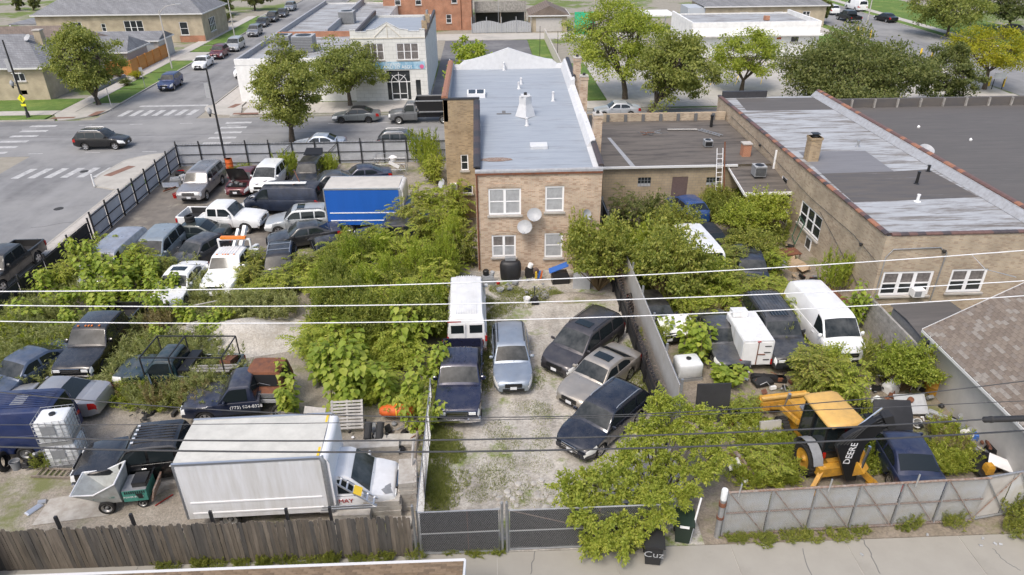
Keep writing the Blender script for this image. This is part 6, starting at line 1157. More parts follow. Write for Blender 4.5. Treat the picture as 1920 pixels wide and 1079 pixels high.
weedpatch('leafy undergrowth filling the thicket',scat([(600,580),(650,520),(860,480),(880,520),(840,640),(820,760),(700,770),(590,730),(590,660)],22,1.9,1.7,8),'ail','leaf_ail')
weedpatch('small-leaved undergrowth filling the thicket',scat([(600,570),(660,530),(860,480),(880,520),(840,640),(780,700),(640,680)],18,2.9,1.3,18),'bush','leaf_bush')
weedpatch('weeds against the back iron fence',[(537,335,2.2,.9),(545,330,2.0,.8),(612,330,1.7,.9),(618,325,1.6,.8),(795,312,3.2,1.2),(812,330,2.6,1.0),(455,330,.9,.8),(475,335,.8,.8)],lm='leaf_ail')
weedpatch('weeds growing under the black pickup',[(240,895,.7,.6),(262,890,.5,.7),(285,892,.5,.6),(300,893,.4,.6),(90,870,.6,.6),(110,865,.6,.5)],lm='leaf_bush')
weedpatch('low weeds along the alley face of the wooden fence',scat([(255,1062),(440,1054),(500,1056),(640,1050),(780,1045),(780,1048),(640,1056),(300,1068)],26,.42,.32,9)+scat([(800,1034),(940,1030),(940,1036),(800,1040)],12,.2,.3,10)+scat([(1090,1018),(1180,1020),(1180,1030),(1090,1028)],7,.35,.35,11),'weed','leaf_bush')
weedpatch('weeds along the foot of the corrugated gate',scat([(1360,1004),(1500,1000),(1780,980),(1790,992),(1500,1012),(1360,1016)],16,.28,.4,12)+[(1700,985,.6,.5),(1780,985,.7,.5),(1905,960,.9,.6),(1915,985,1.0,.7),(1900,1000,.5,.5)],lm='leaf_bush')
weedpatch('pale tall weeds between the near pickups',scat([(205,650),(300,610),(330,640),(480,720),(500,750),(420,775),(300,770),(215,730)],34,1.3,.9,41))
weedpatch('leafy weeds at the left edge between the cars',scat([(0,640),(110,610),(130,690),(60,720),(0,720)],12,1.2,.9,42)+scat([(220,690),(330,740),(470,745),(400,775),(230,760)],14,.8,.8,43),'weed','leaf_ail')
weedpatch('dry brown seed stalks among the left weeds',scat([(230,720),(460,720),(470,770),(300,770)],9,1.1,.8,30)+scat([(270,620),(320,600),(330,680),(280,690)],5,1.2,.7,31),'weed','leaf_dry')
weedpatch('dry brown stalks in the right yard',scat([(1250,560),(1450,500),(1480,600),(1300,620)],9,1.3,.8,32)+scat([(1380,850),(1470,900),(1400,905)],3,.8,.6,33)+scat([(1740,800),(1800,850),(1780,890)],4,.8,.6,34),'weed','leaf_dry')
weedpatch('pale weeds round the backhoe wheels',scat([(1400,800),(1470,780),(1500,900),(1420,905)],8,1.0,.7,35)+scat([(1600,800),(1640,790),(1640,880),(1600,890)],6,.9,.7,36),'weed','leaf_ail')
def grasspatch(label,poly,n,seed,h=.16):
    fo=[pl_grass(.55,420,h).meshes('leaf_grass')[0] for _ in range(2)]
    PROTO[('g%d'%seed,0,'leaf_grass')]=(fo[0],None); PROTO[('g%d'%seed,1,'leaf_grass')]=(fo[1],None); PROTO[('g%d'%seed,2,'leaf_grass')]=(fo[0],None); NOM['g%d'%seed]=(1,1)
    return weedpatch(label,scat(poly,n,1,1,seed),'g%d'%seed,'leaf_grass','grass')
grasspatch('short grass strip along the chain-link fence',[(800,800),(840,800),(860,860),(850,950),(800,950)],40,20,.2)
grasspatch('grass between navy pickup and silver-blue estate',[(895,590),(930,590),(925,700),(900,760),(895,700)],26,21)
grasspatch('grass below the brick house',[(905,540),(1050,545),(1060,560),(960,575),(920,600)],30,22)
grasspatch('grass tufts over the gravel',[(930,560),(1030,700),(1020,800),(1060,870),(1040,940),(860,940),(880,850),(950,760)],46,23,.1)
grasspatch('grass under the parked cars by the black fence',[(1180,640),(1200,660),(1260,730),(1215,740),(1170,700)],14,24)
# ---- trees
def tree(label,u,v,vtop,ul,ur,lm,z0f=.28,nc=90,per=70,lf=.17,seed=0,lean=0,name='street_tree',group='street trees',dens=1,squash=1,bx=None):
    q=P(u,v) if bx is None else Vector((bx[0],bx[1],0)); top=HY((ul+ur)/2,vtop,q.y); h=top.z; a=HY(ul,(v+vtop)/2,q.y); b_=HY(ur,(v+vtop)/2,q.y); r=(b_.x-a.x)/2; cx=(a.x+b_.x)/2-q.x
    t=thing(name,label,'tree',(q.x,q.y,0),0,group); rng=np.random.default_rng(seed+100); st=MB(); zc=h*(z0f+(1-z0f)*.5); rz=h*(1-z0f)*.5
    fork=Vector((cx*.25,0,h*z0f*.95)); tr=.12+.016*h; st.tube([(0,0,-.05),(cx*.05,0,h*z0f*.4),tuple(fork)],[tr*1.25,tr,tr*.8],9)
    C=[];A=[];N_=[]
    limbs=[]
    for i in range(7):
        an=2*PI*i/7+rng.uniform(-.3,.3); e=Vector((cx+math.cos(an)*r*.5,math.sin(an)*r*.5,zc+rz*rng.uniform(-.1,.5))); m=(fork+e)*.5+Vector((0,0,-.1*h*.3)); st.tube([tuple(fork),tuple(m),tuple(e)],[tr*.5,tr*.32,tr*.14],6,False); limbs.append((fork,m,e))
    nc=int(nc*1.35); lf*=1.36
    for i in range(nc):
        u_=rng.normal(size=3); u_/=np.linalg.norm(u_); rad=rng.uniform(.35,1)**.5; az=math.atan2(u_[1],u_[0]); lump=.92+.2*math.sin(3*az+seed)*math.cos(2.5*u_[2]+seed)+.16*math.sin(5*u_[2]+seed*2+2*az)
        c=np.array([cx+u_[0]*r*rad*lump*.92,u_[1]*r*rad*lump*.92,zc+u_[2]*rz*rad*lump*squash*.95])
        tp_=1-.32*max(0,u_[2])*rad if seed not in(7,) else 1; c[0]=cx+(c[0]-cx)*tp_; c[1]*=tp_
        if c[2]<h*z0f*.75: c[2]=h*z0f*.75+rng.uniform(0,.3)
        if i%2==0: l=limbs[i%7]; m=l[1] if i%4 else l[2]; st.tube([tuple(m),tuple((Vector(c)+m)*.5+Vector((0,0,.1))),tuple(c)],[tr*.16,tr*.1,.012],4,False)
        cr_=r*rng.uniform(.11,.27); n=int(per*1.35*rng.uniform(.6,1.3)); o=rng.normal(size=(n,3)); o/=np.linalg.norm(o,axis=1,keepdims=True); o=o*(rng.uniform(0,1,(n,1))**.45)*cr_; o[:,2]*=.62
        C.append(c+o); x=rng.normal(size=(n,3))*.8+np.array([0,0,-.25])+np.array([u_[0],u_[1],0])*.5; A.append(x); N_.append(np.array([u_[0]*.5,u_[1]*.5,1.])+rng.normal(size=(n,3))*.5)
    C,A,N_=(np.concatenate(x) for x in (C,A,N_)); ln=rng.uniform(.7,1.3,len(C))*lf; v_,f_=leaf_arrays(C,A,N_,ln,ln*.6); inst('crown',tri_mesh('crown',v_,f_,lm),t); st.build('trunk','bark',t,True); return t
tree('dense upright street tree by the iron fence',548,266,78,462,618,'leaf_tree',.14,150,80,.16,1)
tree('street tree in front of the white shop',657,200,72,568,726,'leaf_tree',.22,110,75,.17,2)
tree('street tree on the corner lawn at the left',186,198,38,80,228,'leaf_tree',.1,130,80,.18,3)
tree('tall honeylocust behind the main road, centre',1172,186,-12,1045,1260,'leaf_ail',.22,130,90,.17,4)
tree('ash tree right of the silver saloon',1215,219,55,1185,1355,'leaf_tree',.16,130,80,.2,5)
tree('smaller honeylocust in the car park',1390,172,48,1325,1478,'leaf_ail',.18,80,75,.17,6)
tree('huge dark spreading tree behind the right building',1600,200,62,1462,1745,'leaf_dark',.02,230,90,.2,7,bx=(41,72))
tree('dark ragged tree right of the spreading one',1770,195,75,1715,1838,'leaf_dark',.02,80,80,.18,8,bx=(52,74))
tree('yellowing honeylocust at the right edge',1845,168,50,1770,1935,'leaf_yellow',.3,80,80,.16,9)
tree('green tree beyond the far right road',1775,70,-20,1705,1862,'leaf_tree',.2,90,70,.25,10)
tree('dark tree in the top right corner',1890,58,-30,1838,1960,'leaf_dark',.2,70,70,.26,11)
tree('yellow-green bushy tree behind the white roof parapet',885,112,62,815,950,'leaf_big',.02,70,70,.2,12,bx=(-3.2,66.5))
tree('small dark tree beside the white building',1540,45,-2,1522,1562,'leaf_dark',.3,30,50,.25,13)
tree('dark tree at the top left by the far cars',478,20,-30,450,505,'leaf_dark',.2,40,60,.3,14); tree('large tree at the top centre left',395,30,-25,370,440,'leaf_dark',.1,40,60,.3,15)
tree('pointed evergreen behind the left houses',62,20,-15,52,75,'leaf_dark',.02,30,50,.22,16); tree('second pointed evergreen behind the left houses',30,20,-15,22,42,'leaf_dark',.02,30,50,.22,17)
# the leafy tree at the gate: lower crown hangs over the bins
def gate_tree():
    q=P(1235,1000); t=thing('box_elder','light green leafy tree hanging over the gate and the black bins','tree',(q.x,q.y+.25,0)); me,st=None,None
    p=Plant(); C=[];A=[];N_=[]
    tops=[]
    for u,v,Y in [(1250,748,20.4),(1230,775,20.2),(1283,785,20.1),(1312,775,20.2),(1205,800,19.9),(1340,805,19.7),(1260,812,19.7),(1222,832,19.5),(1300,832,19.5),(1352,842,19.2),(1185,850,19.3),(1165,872,19),(1240,862,19.2),(1290,880,18.8),(1200,892,18.7),(1130,897,18.5),(1092,905,18.3),(1330,880,18.8),(1250,910,18.4),(1160,922,18.2),(1110,940,18),(1200,940,17.8),(1062,915,18.2),(1280,925,18.2),(1150,965,17.4),(1100,970,17.2),(1190,985,17.1),(1240,965,17.2),(1130,1003,16.9),(1170,1013,16.8),(1112,1018,16.9),(1225,932,17.6),(1085,950,17.6)]:
        k=HY(u,v,Y); tops.append((k.x-q.x,k.y-q.y-.25,max(.3,k.z),RNG.uniform(.42,.58)))
    for x,y,z,r in tops:
        p.st.tube([(0,.6,0),(x*.35,.6+(y-.6)*.4,z*.55),(x,y,z)],[.06,.035,.012],6,False)
        for k in range(22):
            o=rv(1)[0]; e=np.array([x,y,z])+o*np.array([r,r,r*.7])*RNG.uniform(.4,1); d=unit(o+np.array([0,0,.3])); qd=curve(e-d*.2,d,RNG.uniform(.35,.6),6,.12,.1); Q=np.array(qd); n=64; idx=RNG.integers(0,6,n); b=Q[idx]+(Q[idx+1]-Q[idx])*RNG.uniform(0,1,(n,1)); oo=rv(n); C.append(b+oo*.03); A.append(oo+d*.7+np.array([0,0,-.35])); N_.append(np.array([0,0,1.])+rv(n)*.5)
    C,A,N_=(np.concatenate(x) for x in (C,A,N_)); ln=RNG.uniform(.75,1.3,len(C))*.118; p.leaves(C,A,N_,ln,ln*.42); fo,st=p.meshes('leaf_ail','bark'); inst('crown',fo,t); inst('trunk',st,t)
gate_tree()
for u,v,h,r,l in ((258,150,1.1,.9,'flowering garden bush by the planter'),(238,162,.9,.9,'low garden bush in the planter'),(225,150,1.6,.8,'dark garden bush beside the orange fence'),(375,45,2.0,2.2,'round garden bush before the top left bungalow'),(425,42,1.6,1.6,'garden bush by the white far railing')): pp('bush',l,u,v,h,r,'leaf_dark' if 'flower' not in l else 'leaf_yellow',1,'garden bushes at the left')
# ================================================================ FENCES AND GATES
def dup(me,nm,par,loc,rot=(0,0,0),sc=(1,1,1)): return inst(nm,me,par,loc,rot,sc)
mat('fencesteel',(.5,.52,.55),.6,.1,color2=(.36,.37,.39),nscale=.8,detail=7); mat('fencegrey',(.42,.41,.39),.7,color2=(.33,.31,.28),nscale=.9,detail=8); mat('blackpanel',(.035,.035,.037),.7,noise=.3,nscale=1.2); mat('corr',(.5,.52,.54),.5,.15,color2=(.42,.39,.33),nscale=1.1,detail=8); mat('cloth',(.022,.021,.021),.95,noise=.4,nscale=1.5)
def corrugated(w,h,step=.075,amp=.014,axis='x'):
    b=MB(); n=int(w/step*2); xs=[w*i/n for i in range(n+1)]
    b.grid([[(x,(amp if i%2 else -amp),0) for i,x in enumerate(xs)],[(x,(amp if i%2 else -amp),h) for i,x in enumerate(xs)]]); return b
def panelfence(label,a,b_,h,n,pm,post='iron',spikes=True,rails=True,braces=(),name='steel_fence',corr=True,z=.05,cat='fence',inner=1):
    a=Vector((a[0],a[1],0)); b_=Vector((b_[0],b_[1],0)); d=b_-a; Ln=d.length; an=math.atan2(d.y,d.x); t=thing(name,label,cat,a,an); w=Ln/n
    p=(corrugated(w-.06,h) if corr else MB().b2(0,w-.05,-.015,.015,0,h)).build('panel',pm,t); p.location=(.03,0,z); ps=MB().b2(-.045,.045,-.045,.045,0,h+.35).build('post',post,t); ps.location=(0,inner*.08,0)
    for i in range(n+1):
        if i: dup(ps.data,'post',t,(i*w,inner*.08,0))
        if 0<i<n: dup(p.data,'panel',t,(.03+i*w,0,z))
    if rails:
        for zz in (.25,h*.55,h-.05): MB().b2(0,Ln,inner*.05-.02,inner*.05+.02,zz,zz+.05).build('rail',post,t)
    if spikes:
        b=MB()
        for i in range(int(Ln/.13)): x=.06+i*.13; b.add([(x-.012,-.012,h-.1),(x+.012,-.012,h-.1),(x+.012,.012,h-.1),(x-.012,.012,h-.1),(x,0,h+.26)],[(0,1,4),(1,2,4),(2,3,4),(3,0,4)])
        q=b.build('spike_row',post,t); q['kind']='stuff'
    for i in braces: MB().bar((i*w,-.1,.1),((i+1)*w,-.1,h),.06,.04).build('brace',post,t)
    return t
panelfence('grey steel panel fence with black spiked posts along the side pavement',(-26.4,44.5),(-26.4,59.55),1.75,7,'fencesteel',inner=-1)
panelfence('black spiked iron fence overgrown with weeds along the near pavement',(-26.4,20),(-26.4,44.1),1.5,9,'blackpanel',inner=-1)
panelfence('grey steel panel fence with black braces along the back of the left yard',(-26.3,59.6),(-3.0,59.6),1.9,12,'fencesteel',braces=(4,6),inner=-1)
# steel walls between gravel yard and right yard
panelfence('black sheet fence topped with razor wire beside the parked cars',(7.15,22.4),(7.15,37.8),1.5,7,'blackpanel','iron',False,corr=False,inner=1)
panelfence('tall pale grey steel sheet fence behind the razor wire',(7.62,23.2),(7.62,36.4),2.5,5,'fencegrey','galv',False,corr=False,inner=-1); panelfence('dark sheet fence in the gap beside the brick house',(7.62,36.6),(7.62,48.2),2.4,5,'blackpanel','galv',False,corr=False)
def razor(label,a,b_,z,r=.22,pitch=.28):
    a=Vector(a); b_=Vector(b_); d=b_-a; L=d.length; d.normalize(); s=d.cross(Vector((0,0,1))); n=int(L/pitch*10); pts=[]
    for i in range(n+1): k=2*PI*i/10; q=a+d*(L*i/n)+s*(math.cos(k)*r)+Vector((0,0,z+math.sin(k)*r)); pts.append(q)
    o=MB().tube(pts,.005,3,False).build('razor_wire','rustpipe'); return tag(o,label,'razor wire',None)
razor('coil of razor wire along the black sheet fence',(7.12,22.6,0),(7.12,36,0),1.75); razor('coil of razor wire on the chain-link fence beside the box truck',(-2.72,17.9,0),(-2.72,25,0),1.75)
# wooden fence: each board a piece of its own
wf=thing('wooden_fence','long weathered grey-brown board fence along the alley','fence',(-17.4,17.28,0)); rnd=random.Random(3); mats_=[]
for i in range(5):
    c=[(.165,.14,.11),(.125,.113,.098),(.205,.175,.14),(.1,.094,.086),(.15,.13,.105)][i]; nm='board%d'%i; m=mat(nm,c,.9,color2=tuple(x*.5 for x in c),nscale=2.2,detail=9); mats_.append(m)
    for nd in m.node_tree.nodes:   # grain runs up the board
        if nd.type=='TEX_NOISE':
            mp=m.node_tree.nodes.new('ShaderNodeMapping'); mp.inputs['Scale'].default_value=(5,5,.55); tc=[x for x in m.node_tree.nodes if x.type=='TEX_COORD'][0]; oi=m.node_tree.nodes.new('ShaderNodeObjectInfo'); ad=m.node_tree.nodes.new('ShaderNodeVectorMath'); m.node_tree.links.new(tc.outputs['Object'],ad.inputs[0]); m.node_tree.links.new(oi.outputs['Random'],ad.inputs[1]); m.node_tree.links.new(ad.outputs[0],mp.inputs[0]); m.node_tree.links.new(mp.outputs[0],nd.inputs['Vector'])
bs=[]
for i,m in enumerate(mats_):
    b=MB(); w=.134; h=1.88; pr=[(-w/2,0),(w/2,0),(w/2,h-.05),(w/2-.03,h),(-w/2+.03,h),(-w/2,h-.05)]; b.add([(x,-.011,z) for x,z in pr]+[(x,.011,z) for x,z in pr],[(0,1,2,3,4,5),(11,10,9,8,7,6)]+[(k,6+k,6+(k+1)%6,(k+1)%6) for k in range(6)])
    me=bpy.data.meshes.new('board'); me.from_pydata(b.v,[],b.f); me.materials.append(m); bs.append(me)
for i in range(104): dup(rnd.choice(bs),'board',wf,(.07+i*.1395,rnd.uniform(-.007,.007),.04+rnd.uniform(-.03,.03)),(rnd.uniform(-.012,.012),rnd.uniform(-.009,.009),rnd.uniform(-.04,.04)),(1,1,rnd.uniform(.97,1.03)))
for z in (.4,1.0,1.6): MB().b2(0,14.5,.02,.07,z,z+.09).build('rail','greywood',wf)
for u,v in ((107,985),(252,972),(398,970),(540,962),(622,955)): q=P(u,v,2.0); x=q.x+17.4; MB().b2(x-.045,x+.045,.1,.19,0,2.32).build('steel_post','iron',wf)
def chainlink(w,h,pitch=.075,r=.006,x0=0,z0=0):
    b=MB(); n=int((w+h)/pitch)
    for i in range(n):
        for s in (1,-1):
            a=-h+i*pitch; p0=max(0,a); p1=min(w,a+h)
            if p1<=p0: continue
            z_a=(p0-a) if s>0 else h-(p0-a); z_b=(p1-a) if s>0 else h-(p1-a); b.bar((x0+p0,0,z0+z_a),(x0+p1,0,z0+z_b),r,r)
    return b
def chaingate(label,x0,x1,y,h,cols=1,diag=False,z=.1):
    t=thing('chain_link_gate',label,'gate',(x0,y,z),0,'chain-link gate leaves'); w=x1-x0; b=MB()
    b.tube([(0,0,0),(0,0,h),(w,0,h+.03),(w,0,.02),(0,0,0)],.03,8); b.build('frame','galv',t,True)
    MB().tube([(0,0,h*.48),(w,0,h*.5)],.025,8).build('mid_rail','alum',t)
    if diag: MB().tube([(0,.02,h),(w,.02,.03)],.02,6).build('brace','rustpipe',t)
    MB().tube([(w*.6,.02,0),(w*.6,.02,h)],.015,6).build('brace','rust',t)
    q=chainlink(w,h).build('chain_link','galv',t); q.location=(0,-.02,0); q['kind']='stuff'
    c=MB(); rows=[]
    for i in range(13): rows.append([(.05+(w-.1)*i/12,.05+.02*math.sin(i*1.7+k),.02+(h-.06)*k/6) for k in range(7)])
    c.grid(rows); c.build('privacy_cloth','cloth',t,True); return t
chaingate('left chain-link gate leaf backed with black cloth',-2.62,.12,17.3,1.95); chaingate('right chain-link gate leaf with a rusty diagonal, half under the tree',.42,5.6,17.35,1.85,diag=True)
for x,l in ((-2.78,'grey steel gate post at the end of the wooden fence'),(.2,'left of the two thin gate posts where the leaves meet'),(.36,'right of the two thin gate posts where the leaves meet')): MB().lathe([(.045,0),(.045,2.35),(.05,2.36),(.02,2.42)],n=10).build('gate_post','galv',tag(thing('gate_post',l,'post',(x,17.3,0),0,'gate posts'),l,'post'),True)
cf=thing('chain_link_fence','chain-link fence between the box truck and the gravel yard','fence',(-2.68,17.5,0),R(90)); q=chainlink(7.6,1.8,.09).build('chain_link','galv',cf); q['kind']='stuff'; b=MB().tube([(0,0,1.85),(7.6,0,1.85)],.025,6); b.build('top_rail','galv',cf)
for i in range(4): MB().tube([(i*2.5,0,0),(i*2.5,0,1.95)],.03,8).build('post','galv',cf)
# corrugated sliding gate
sg=thing('sliding_gate','wide corrugated steel gate with rusty tube frame and diagonal braces','gate',(7.95,17.62,.08),math.atan2(.25,9.3)); W=9.35; h=2.08
for z,m in ((.05,'rustpipe'),(h*.52,'rustpipe'),(h,'rustpipe')): MB().tube([(0,0,z),(W,0,z)],.045 if z!=h*.52 else .03,8).build('rail',m,sg,True)
n=6; pw=W/n
for i in range(n):
    p=corrugated(pw-.02,h-.1,.06,.012).build('panel','corr',sg); p.location=(i*pw+.01,.05,.06)
    MB().tube([(i*pw+.02,-.02,.05),(i*pw+.02,-.02,h)],.028,8).build('upright','galv',sg,True); MB().tube([(i*pw+.05,-.03,h-.02),((i+1)*pw-.05,-.03,.08)],.022,6).build('brace','rustpipe',sg,True)
q=chainlink(W,h-.05,.09,.005).build('chain_link','galv',sg); q.location=(0,-.045,.05); q['kind']='stuff'
for x in (.35,3.5,6.6): b=MB().tube([(x,-.06,h-.15),(x+.07,.0,h+.35)],.03,6); b.build('arm','alum',sg)
s2=thing('sliding_gate','end section of the steel gate with crossed braces at the right edge','gate',(17.15,17.9,.08),math.atan2(.55,3.5)); W2=4.2
for z in (.05,h): MB().tube([(0,0,z),(W2,0,z)],.04,8).build('rail','galv',s2,True)
p=corrugated(1.2,h-.1).build('panel','fencegrey',s2); p.location=(0,.05,.06); p=corrugated(2.9,h-.1).build('panel','corr',s2); p.location=(1.25,.05,.06)
for a,b_ in (((0,.05),(1.4,h)),((1.4,.05),(0,h)),((1.4,.05),(2.6,h)),((2.6,.05),(1.4,h))): MB().tube([(a[0],-.03,a[1]),(b_[0],-.03,b_[1])],.024,6).build('brace','galv' if a[0] else 'rustpipe',s2,True)
wp=thing('gate_post','thick white-capped steel post at the left end of the corrugated gate','post',(7.82,17.62,0)); MB().lathe([(.1,0),(.1,2.2)],n=14).build('shaft','galv',wp,True); MB().lathe([(.11,1.85),(.115,2.25),(.1,2.3)],n=14).build('cap','ibc',wp,True); b=MB().lathe([(.13,1.55),(.13,1.72)],n=12); b.build('collar','rust',wp); MB().lathe([(.13,.95),(.13,1.05)],n=12).build('collar','rust',wp)
tp=thing('leaning_pipe','thin white pipe leaning beside the black bins','pipe',(6.75,17.35,0)); MB().tube([(0,0,.05),(.28,.25,1.95)],.035,8).build('shaft','white',tp,True)
sn=thing('notice_sign','small white no parking notice among the leaves by the gate','sign',(6.2,18.3,0)); MB().b2(-.19,.19,-.01,.01,1.1,1.62).build('plate','white',sn); MB().tube([(0,.03,0),(0,.03,1.7)],.025,6).build('post','galv',sn)
for z,s_ in ((1.5,'NO'),(1.36,'PARKING'),(1.22,'ALWAYS')): text('lettering',s_,'black',sn,(0,-.013,z),(R(90),0,0),.1,.001)
gw=thing('grey_wall','weathered grey board-marked wall between white van and shed','wall',(19.55,25.6,0)); 
for i in range(7): MB().b2(-.06+.004*(i%2),.06,0,5.6,.02+i*.27,.275+i*.27).build('plank','greywood',gw)
# ================================================================ CABLES OVER THE ALLEY
def cable(label,pts,m,r,Y=17.8,thick=None,grp='overhead cables'):
    q=[HY(u,v,Y) for u,v in pts]; xs=np.array([k.x for k in q]); zs=np.array([k.z for k in q]); c=np.polyfit(xs,zs,2); X=np.linspace(-34,34,40); pz=np.polyval(c,X); P_=[(x,Y,min(z,13)) for x,z in zip(X,pz)]
    o=MB().tube(P_,r,6,False).build('overhead_cable',m,None,True); return tag(o,label,'cable',grp)
cable('topmost of the three white overhead cables',[(0,547),(960,527),(1920,470)],'cablewhite',.015); cable('middle of the three white overhead cables',[(0,573),(960,568),(1920,527)],'cablewhite',.015); cable('lowest of the three white overhead cables',[(0,603),(960,600),(1920,555)],'cablewhite',.015)
cable('thin grey cable sagging from the upper left',[(0,736),(480,773),(1000,782),(1920,715)],'cable',.016,17.2); cable('thin dark cable crossing the box truck roof',[(0,797),(960,787),(1920,752)],'cable',.011,17.0)
cable('upper of the two thick black cables',[(0,820),(700,827),(1200,817),(1920,782)],'cable',.026,17.0); cable('lower of the two thick twisted black cables',[(0,838),(700,849),(1200,840),(1920,808)],'cable',.03,17.4)
sp_=HY(1885,786,17.0); t=thing('cable_splice','long black splice case on the thick cable at the right edge','splice case',(sp_.x,17.0,sp_.z)); MB().lathe([(.02,-.75),(.1,-.68),(.1,.68),(.02,.75)],axis='x',n=12).build('case','plastic',t,True); MB().lathe([(.11,-.5),(.11,-.42)],axis='x',n=12).build('band','rubber',t)
t=thing('utility_pole','dark wooden utility pole cut by the lower left corner','pole',(-17.1,16.72,0)); MB().lathe([(.34,0),(.3,6),(.24,13)],n=14).build('shaft','bark',t,True); MB().b2(-1.2,1.2,-.08,.08,10,10.15).build('cross_arm','wood',t)
for w_,l in (((1765,508),'service cable from the brick wall to the alley cables'),): a=HY(1822,478,32.5); b_=HY(1905,520,17.8); m=(a+b_)*.5-Vector((0,0,.3)); tag(MB().tube([a,m,b_],.014,5,False).build('service_cable','cablewhite'),l,'cable')
# ================================================================ YARD THINGS (left)
def ibc(label,x,y,z=.03,rz=0,cage=True,full=1.15,grp='white liquid tanks'):
    t=thing('liquid_tank',label,'tank',(x,y,z),rz,grp); b=MB(); rows=[]
    for zz,k in ((.16,.93),(.2,1),(.55,.985),(.6,1),(full-.15,1),(full-.06,.96),(full,.8)): rows.append([(sx*.58*k if True else 0,sy*.48*k,zz) for sx,sy in ((-1,-.9),(-.9,-1),(.9,-1),(1,-.9),(1,.9),(.9,1),(-.9,1),(-1,.9))])
    b.grid(rows,closed=True); b.f.append(tuple(len(b.v)-8+i for i in range(8))); b.build('bottle','ibc',t,True,sharp=50); MB().lathe([(.12,full-.01),(.12,full+.06),(.1,full+.07)],n=12).build('cap','black',t); MB().b2(-.6,.6,-.5,.5,0,.14).build('pallet','galv',t)
    if cage:
        for zz in (.2,.4,.6,.8,1.0,1.17): MB().tube([(-.61,-.51,zz),(.61,-.51,zz),(.61,.51,zz),(-.61,.51,zz),(-.61,-.51,zz)],.012,5,False).build('cage_hoop','galv',t)
        for x_ in (-.61,-.35,-.1,.15,.4,.61):
            for y_ in (-.51,.51): MB().tube([(x_,y_,.1),(x_,y_,1.17)],.011,5,False).build('cage_bar','galv',t)
        for y_ in (-.25,0,.25):
            for x_ in (-.61,.61): MB().tube([(x_,y_,.1),(x_,y_,1.17)],.011,5,False).build('cage_bar','galv',t)
        MB().b2(-.35,.15,-.525,-.515,.55,.95).build('label_plate','greyplastic',t)
    return t
ibc('caged white liquid tank at the bottom of the stack of two',-17.25,22.75,.05,R(8)); ibc('caged white liquid tank on top of the stack of two',-17.3,22.75,1.24,R(8)); q=P(1287,705); ibc('uncaged white plastic tank beside the steel sheet fence',q.x,q.y,.03,R(5),False,.95)
# concrete buggy
bg_=P(232,945); t=thing('concrete_buggy','dirty white and green motorised concrete buggy behind the wooden fence','buggy',(bg_.x,bg_.y,.04),R(186)); 
b=MB(); o_=[(1.35,-.62,1.15),(1.35,.62,1.15),(.55,.66,1.12),(-.25,.62,1.5),(-.25,-.62,1.5),(.55,-.66,1.12)]; bt_=[(.6,-.38,.5),(.6,.38,.5),(.3,.42,.45),(-.2,.42,.45),(-.2,-.42,.45),(.3,-.42,.45)]
def hop(k,dz): return [(x*1 if k==1 else .53+(x-.53)*k,y*k,z+dz) for x,y,z in o_]
b.add(o_+bt_,[(i,(i+1)%6,6+(i+1)%6,6+i) for i in range(6)]+[(11,10,9,8,7,6)]); i_=hop(.92,-.02); ib=[(.53+(x-.53)*.85,y*.85,z+.08) for x,y,z in bt_]; b.add(i_+ib,[(6+i,6+(i+1)%6,(i+1)%6,i) for i in range(6)]+[(6,7,8,9,10,11)]); b.add(o_+i_,[(i,6+i,6+(i+1)%6,(i+1)%6) for i in range(6)]); b.build('hopper','hopper',t); 
MB().tube(o_+[o_[0]],.03,6,False).build('hopper_rim','white',t,True); MB().b2(-1.15,-.3,-.45,.45,.45,.95).build('engine_cover','teal',t); MB().b2(-1.15,-.3,-.44,.44,.952,.97).build('deck','galv',t); MB().add([(-1.0,.47,.58),(-.85,.47,.58),(-.75,.47,.82),(-1.0,.47,.82)],[(0,1,2,3)]).build('side_opening','black',t); b=MB()
for i in range(10): b.b2(-1.1+i*.075,-1.06+i*.075,.451,.46,.82,.93)
b.build('vent_slot','black',t)
b=MB().box((-.9,0,1.08),(.5,.6,.2)); b.tube([(-1.1,-.3,1),(-1.35,-.3,1.35),(-1.35,.3,1.35),(-1.1,.3,1)],.02,6); b.build('controls','black',t); MB().box((-1.35,0,.65),(.06,.95,.6),ry=-.3).build('footboard','rustpipe',t); text('lettering','MULTIQUIP','teal',t,(.3,.535,.8),(R(102),0,R(180)),.15,.002); text('lettering','POWER BUGGY','white',t,(-.68,.455,.66),(R(90),0,R(180)),.1,.002)
me,rm=wheel_mesh(.29,.24,'steel')
for s in (-1,1): w_=inst('wheel',me,t,(.35,s*.42,.29)); inst('rim',rm,w_)
me2,rm2=wheel_mesh(.2,.14,'steel')
for s in (-1,1): w_=inst('wheel',me2,t,(-.85,s*.3,.2)); inst('rim',rm2,w_)
def flat(name,label,cat,pts,z,m,th=.03): o=MB().prism(pts,z,z+th).build(name,m); return tag(o,label,cat)
flat('plywood_sheet','muddy plywood sheet lying behind the wooden fence','plywood',[tuple(P(*q).xy) for q in ((60,988),(95,938),(200,918),(205,968))],.04,'blockstone',.02)
t=thing('wooden_ladder','old wooden ladder lying on the dirt by the tank stack','ladder',(P(60,897).x,P(60,897).y,.06),R(-6))
for y in (0,.45): MB().b2(0,2.35,y-.03,y+.03,0,.09).build('rail','wood',t)
for i in range(10): MB().b2(.15+i*.23,.21+i*.23,.03,.42,.03,.06).build('rung','wood',t)
def tyre(label,x,y,z=0,r=.33,tilt=0,rz=0,grp='loose tyres'):
    t=MB().lathe([(r*.6,-.09),(r*.9,-.1),(r,-.06),(r,.06),(r*.9,.1),(r*.6,.09)],axis='z',n=22,cap=False).build('tyre','tyre',None,True); t.location=(x,y,z); t.rotation_euler=(tilt,0,rz); return tag(t,label,'tyre',grp)
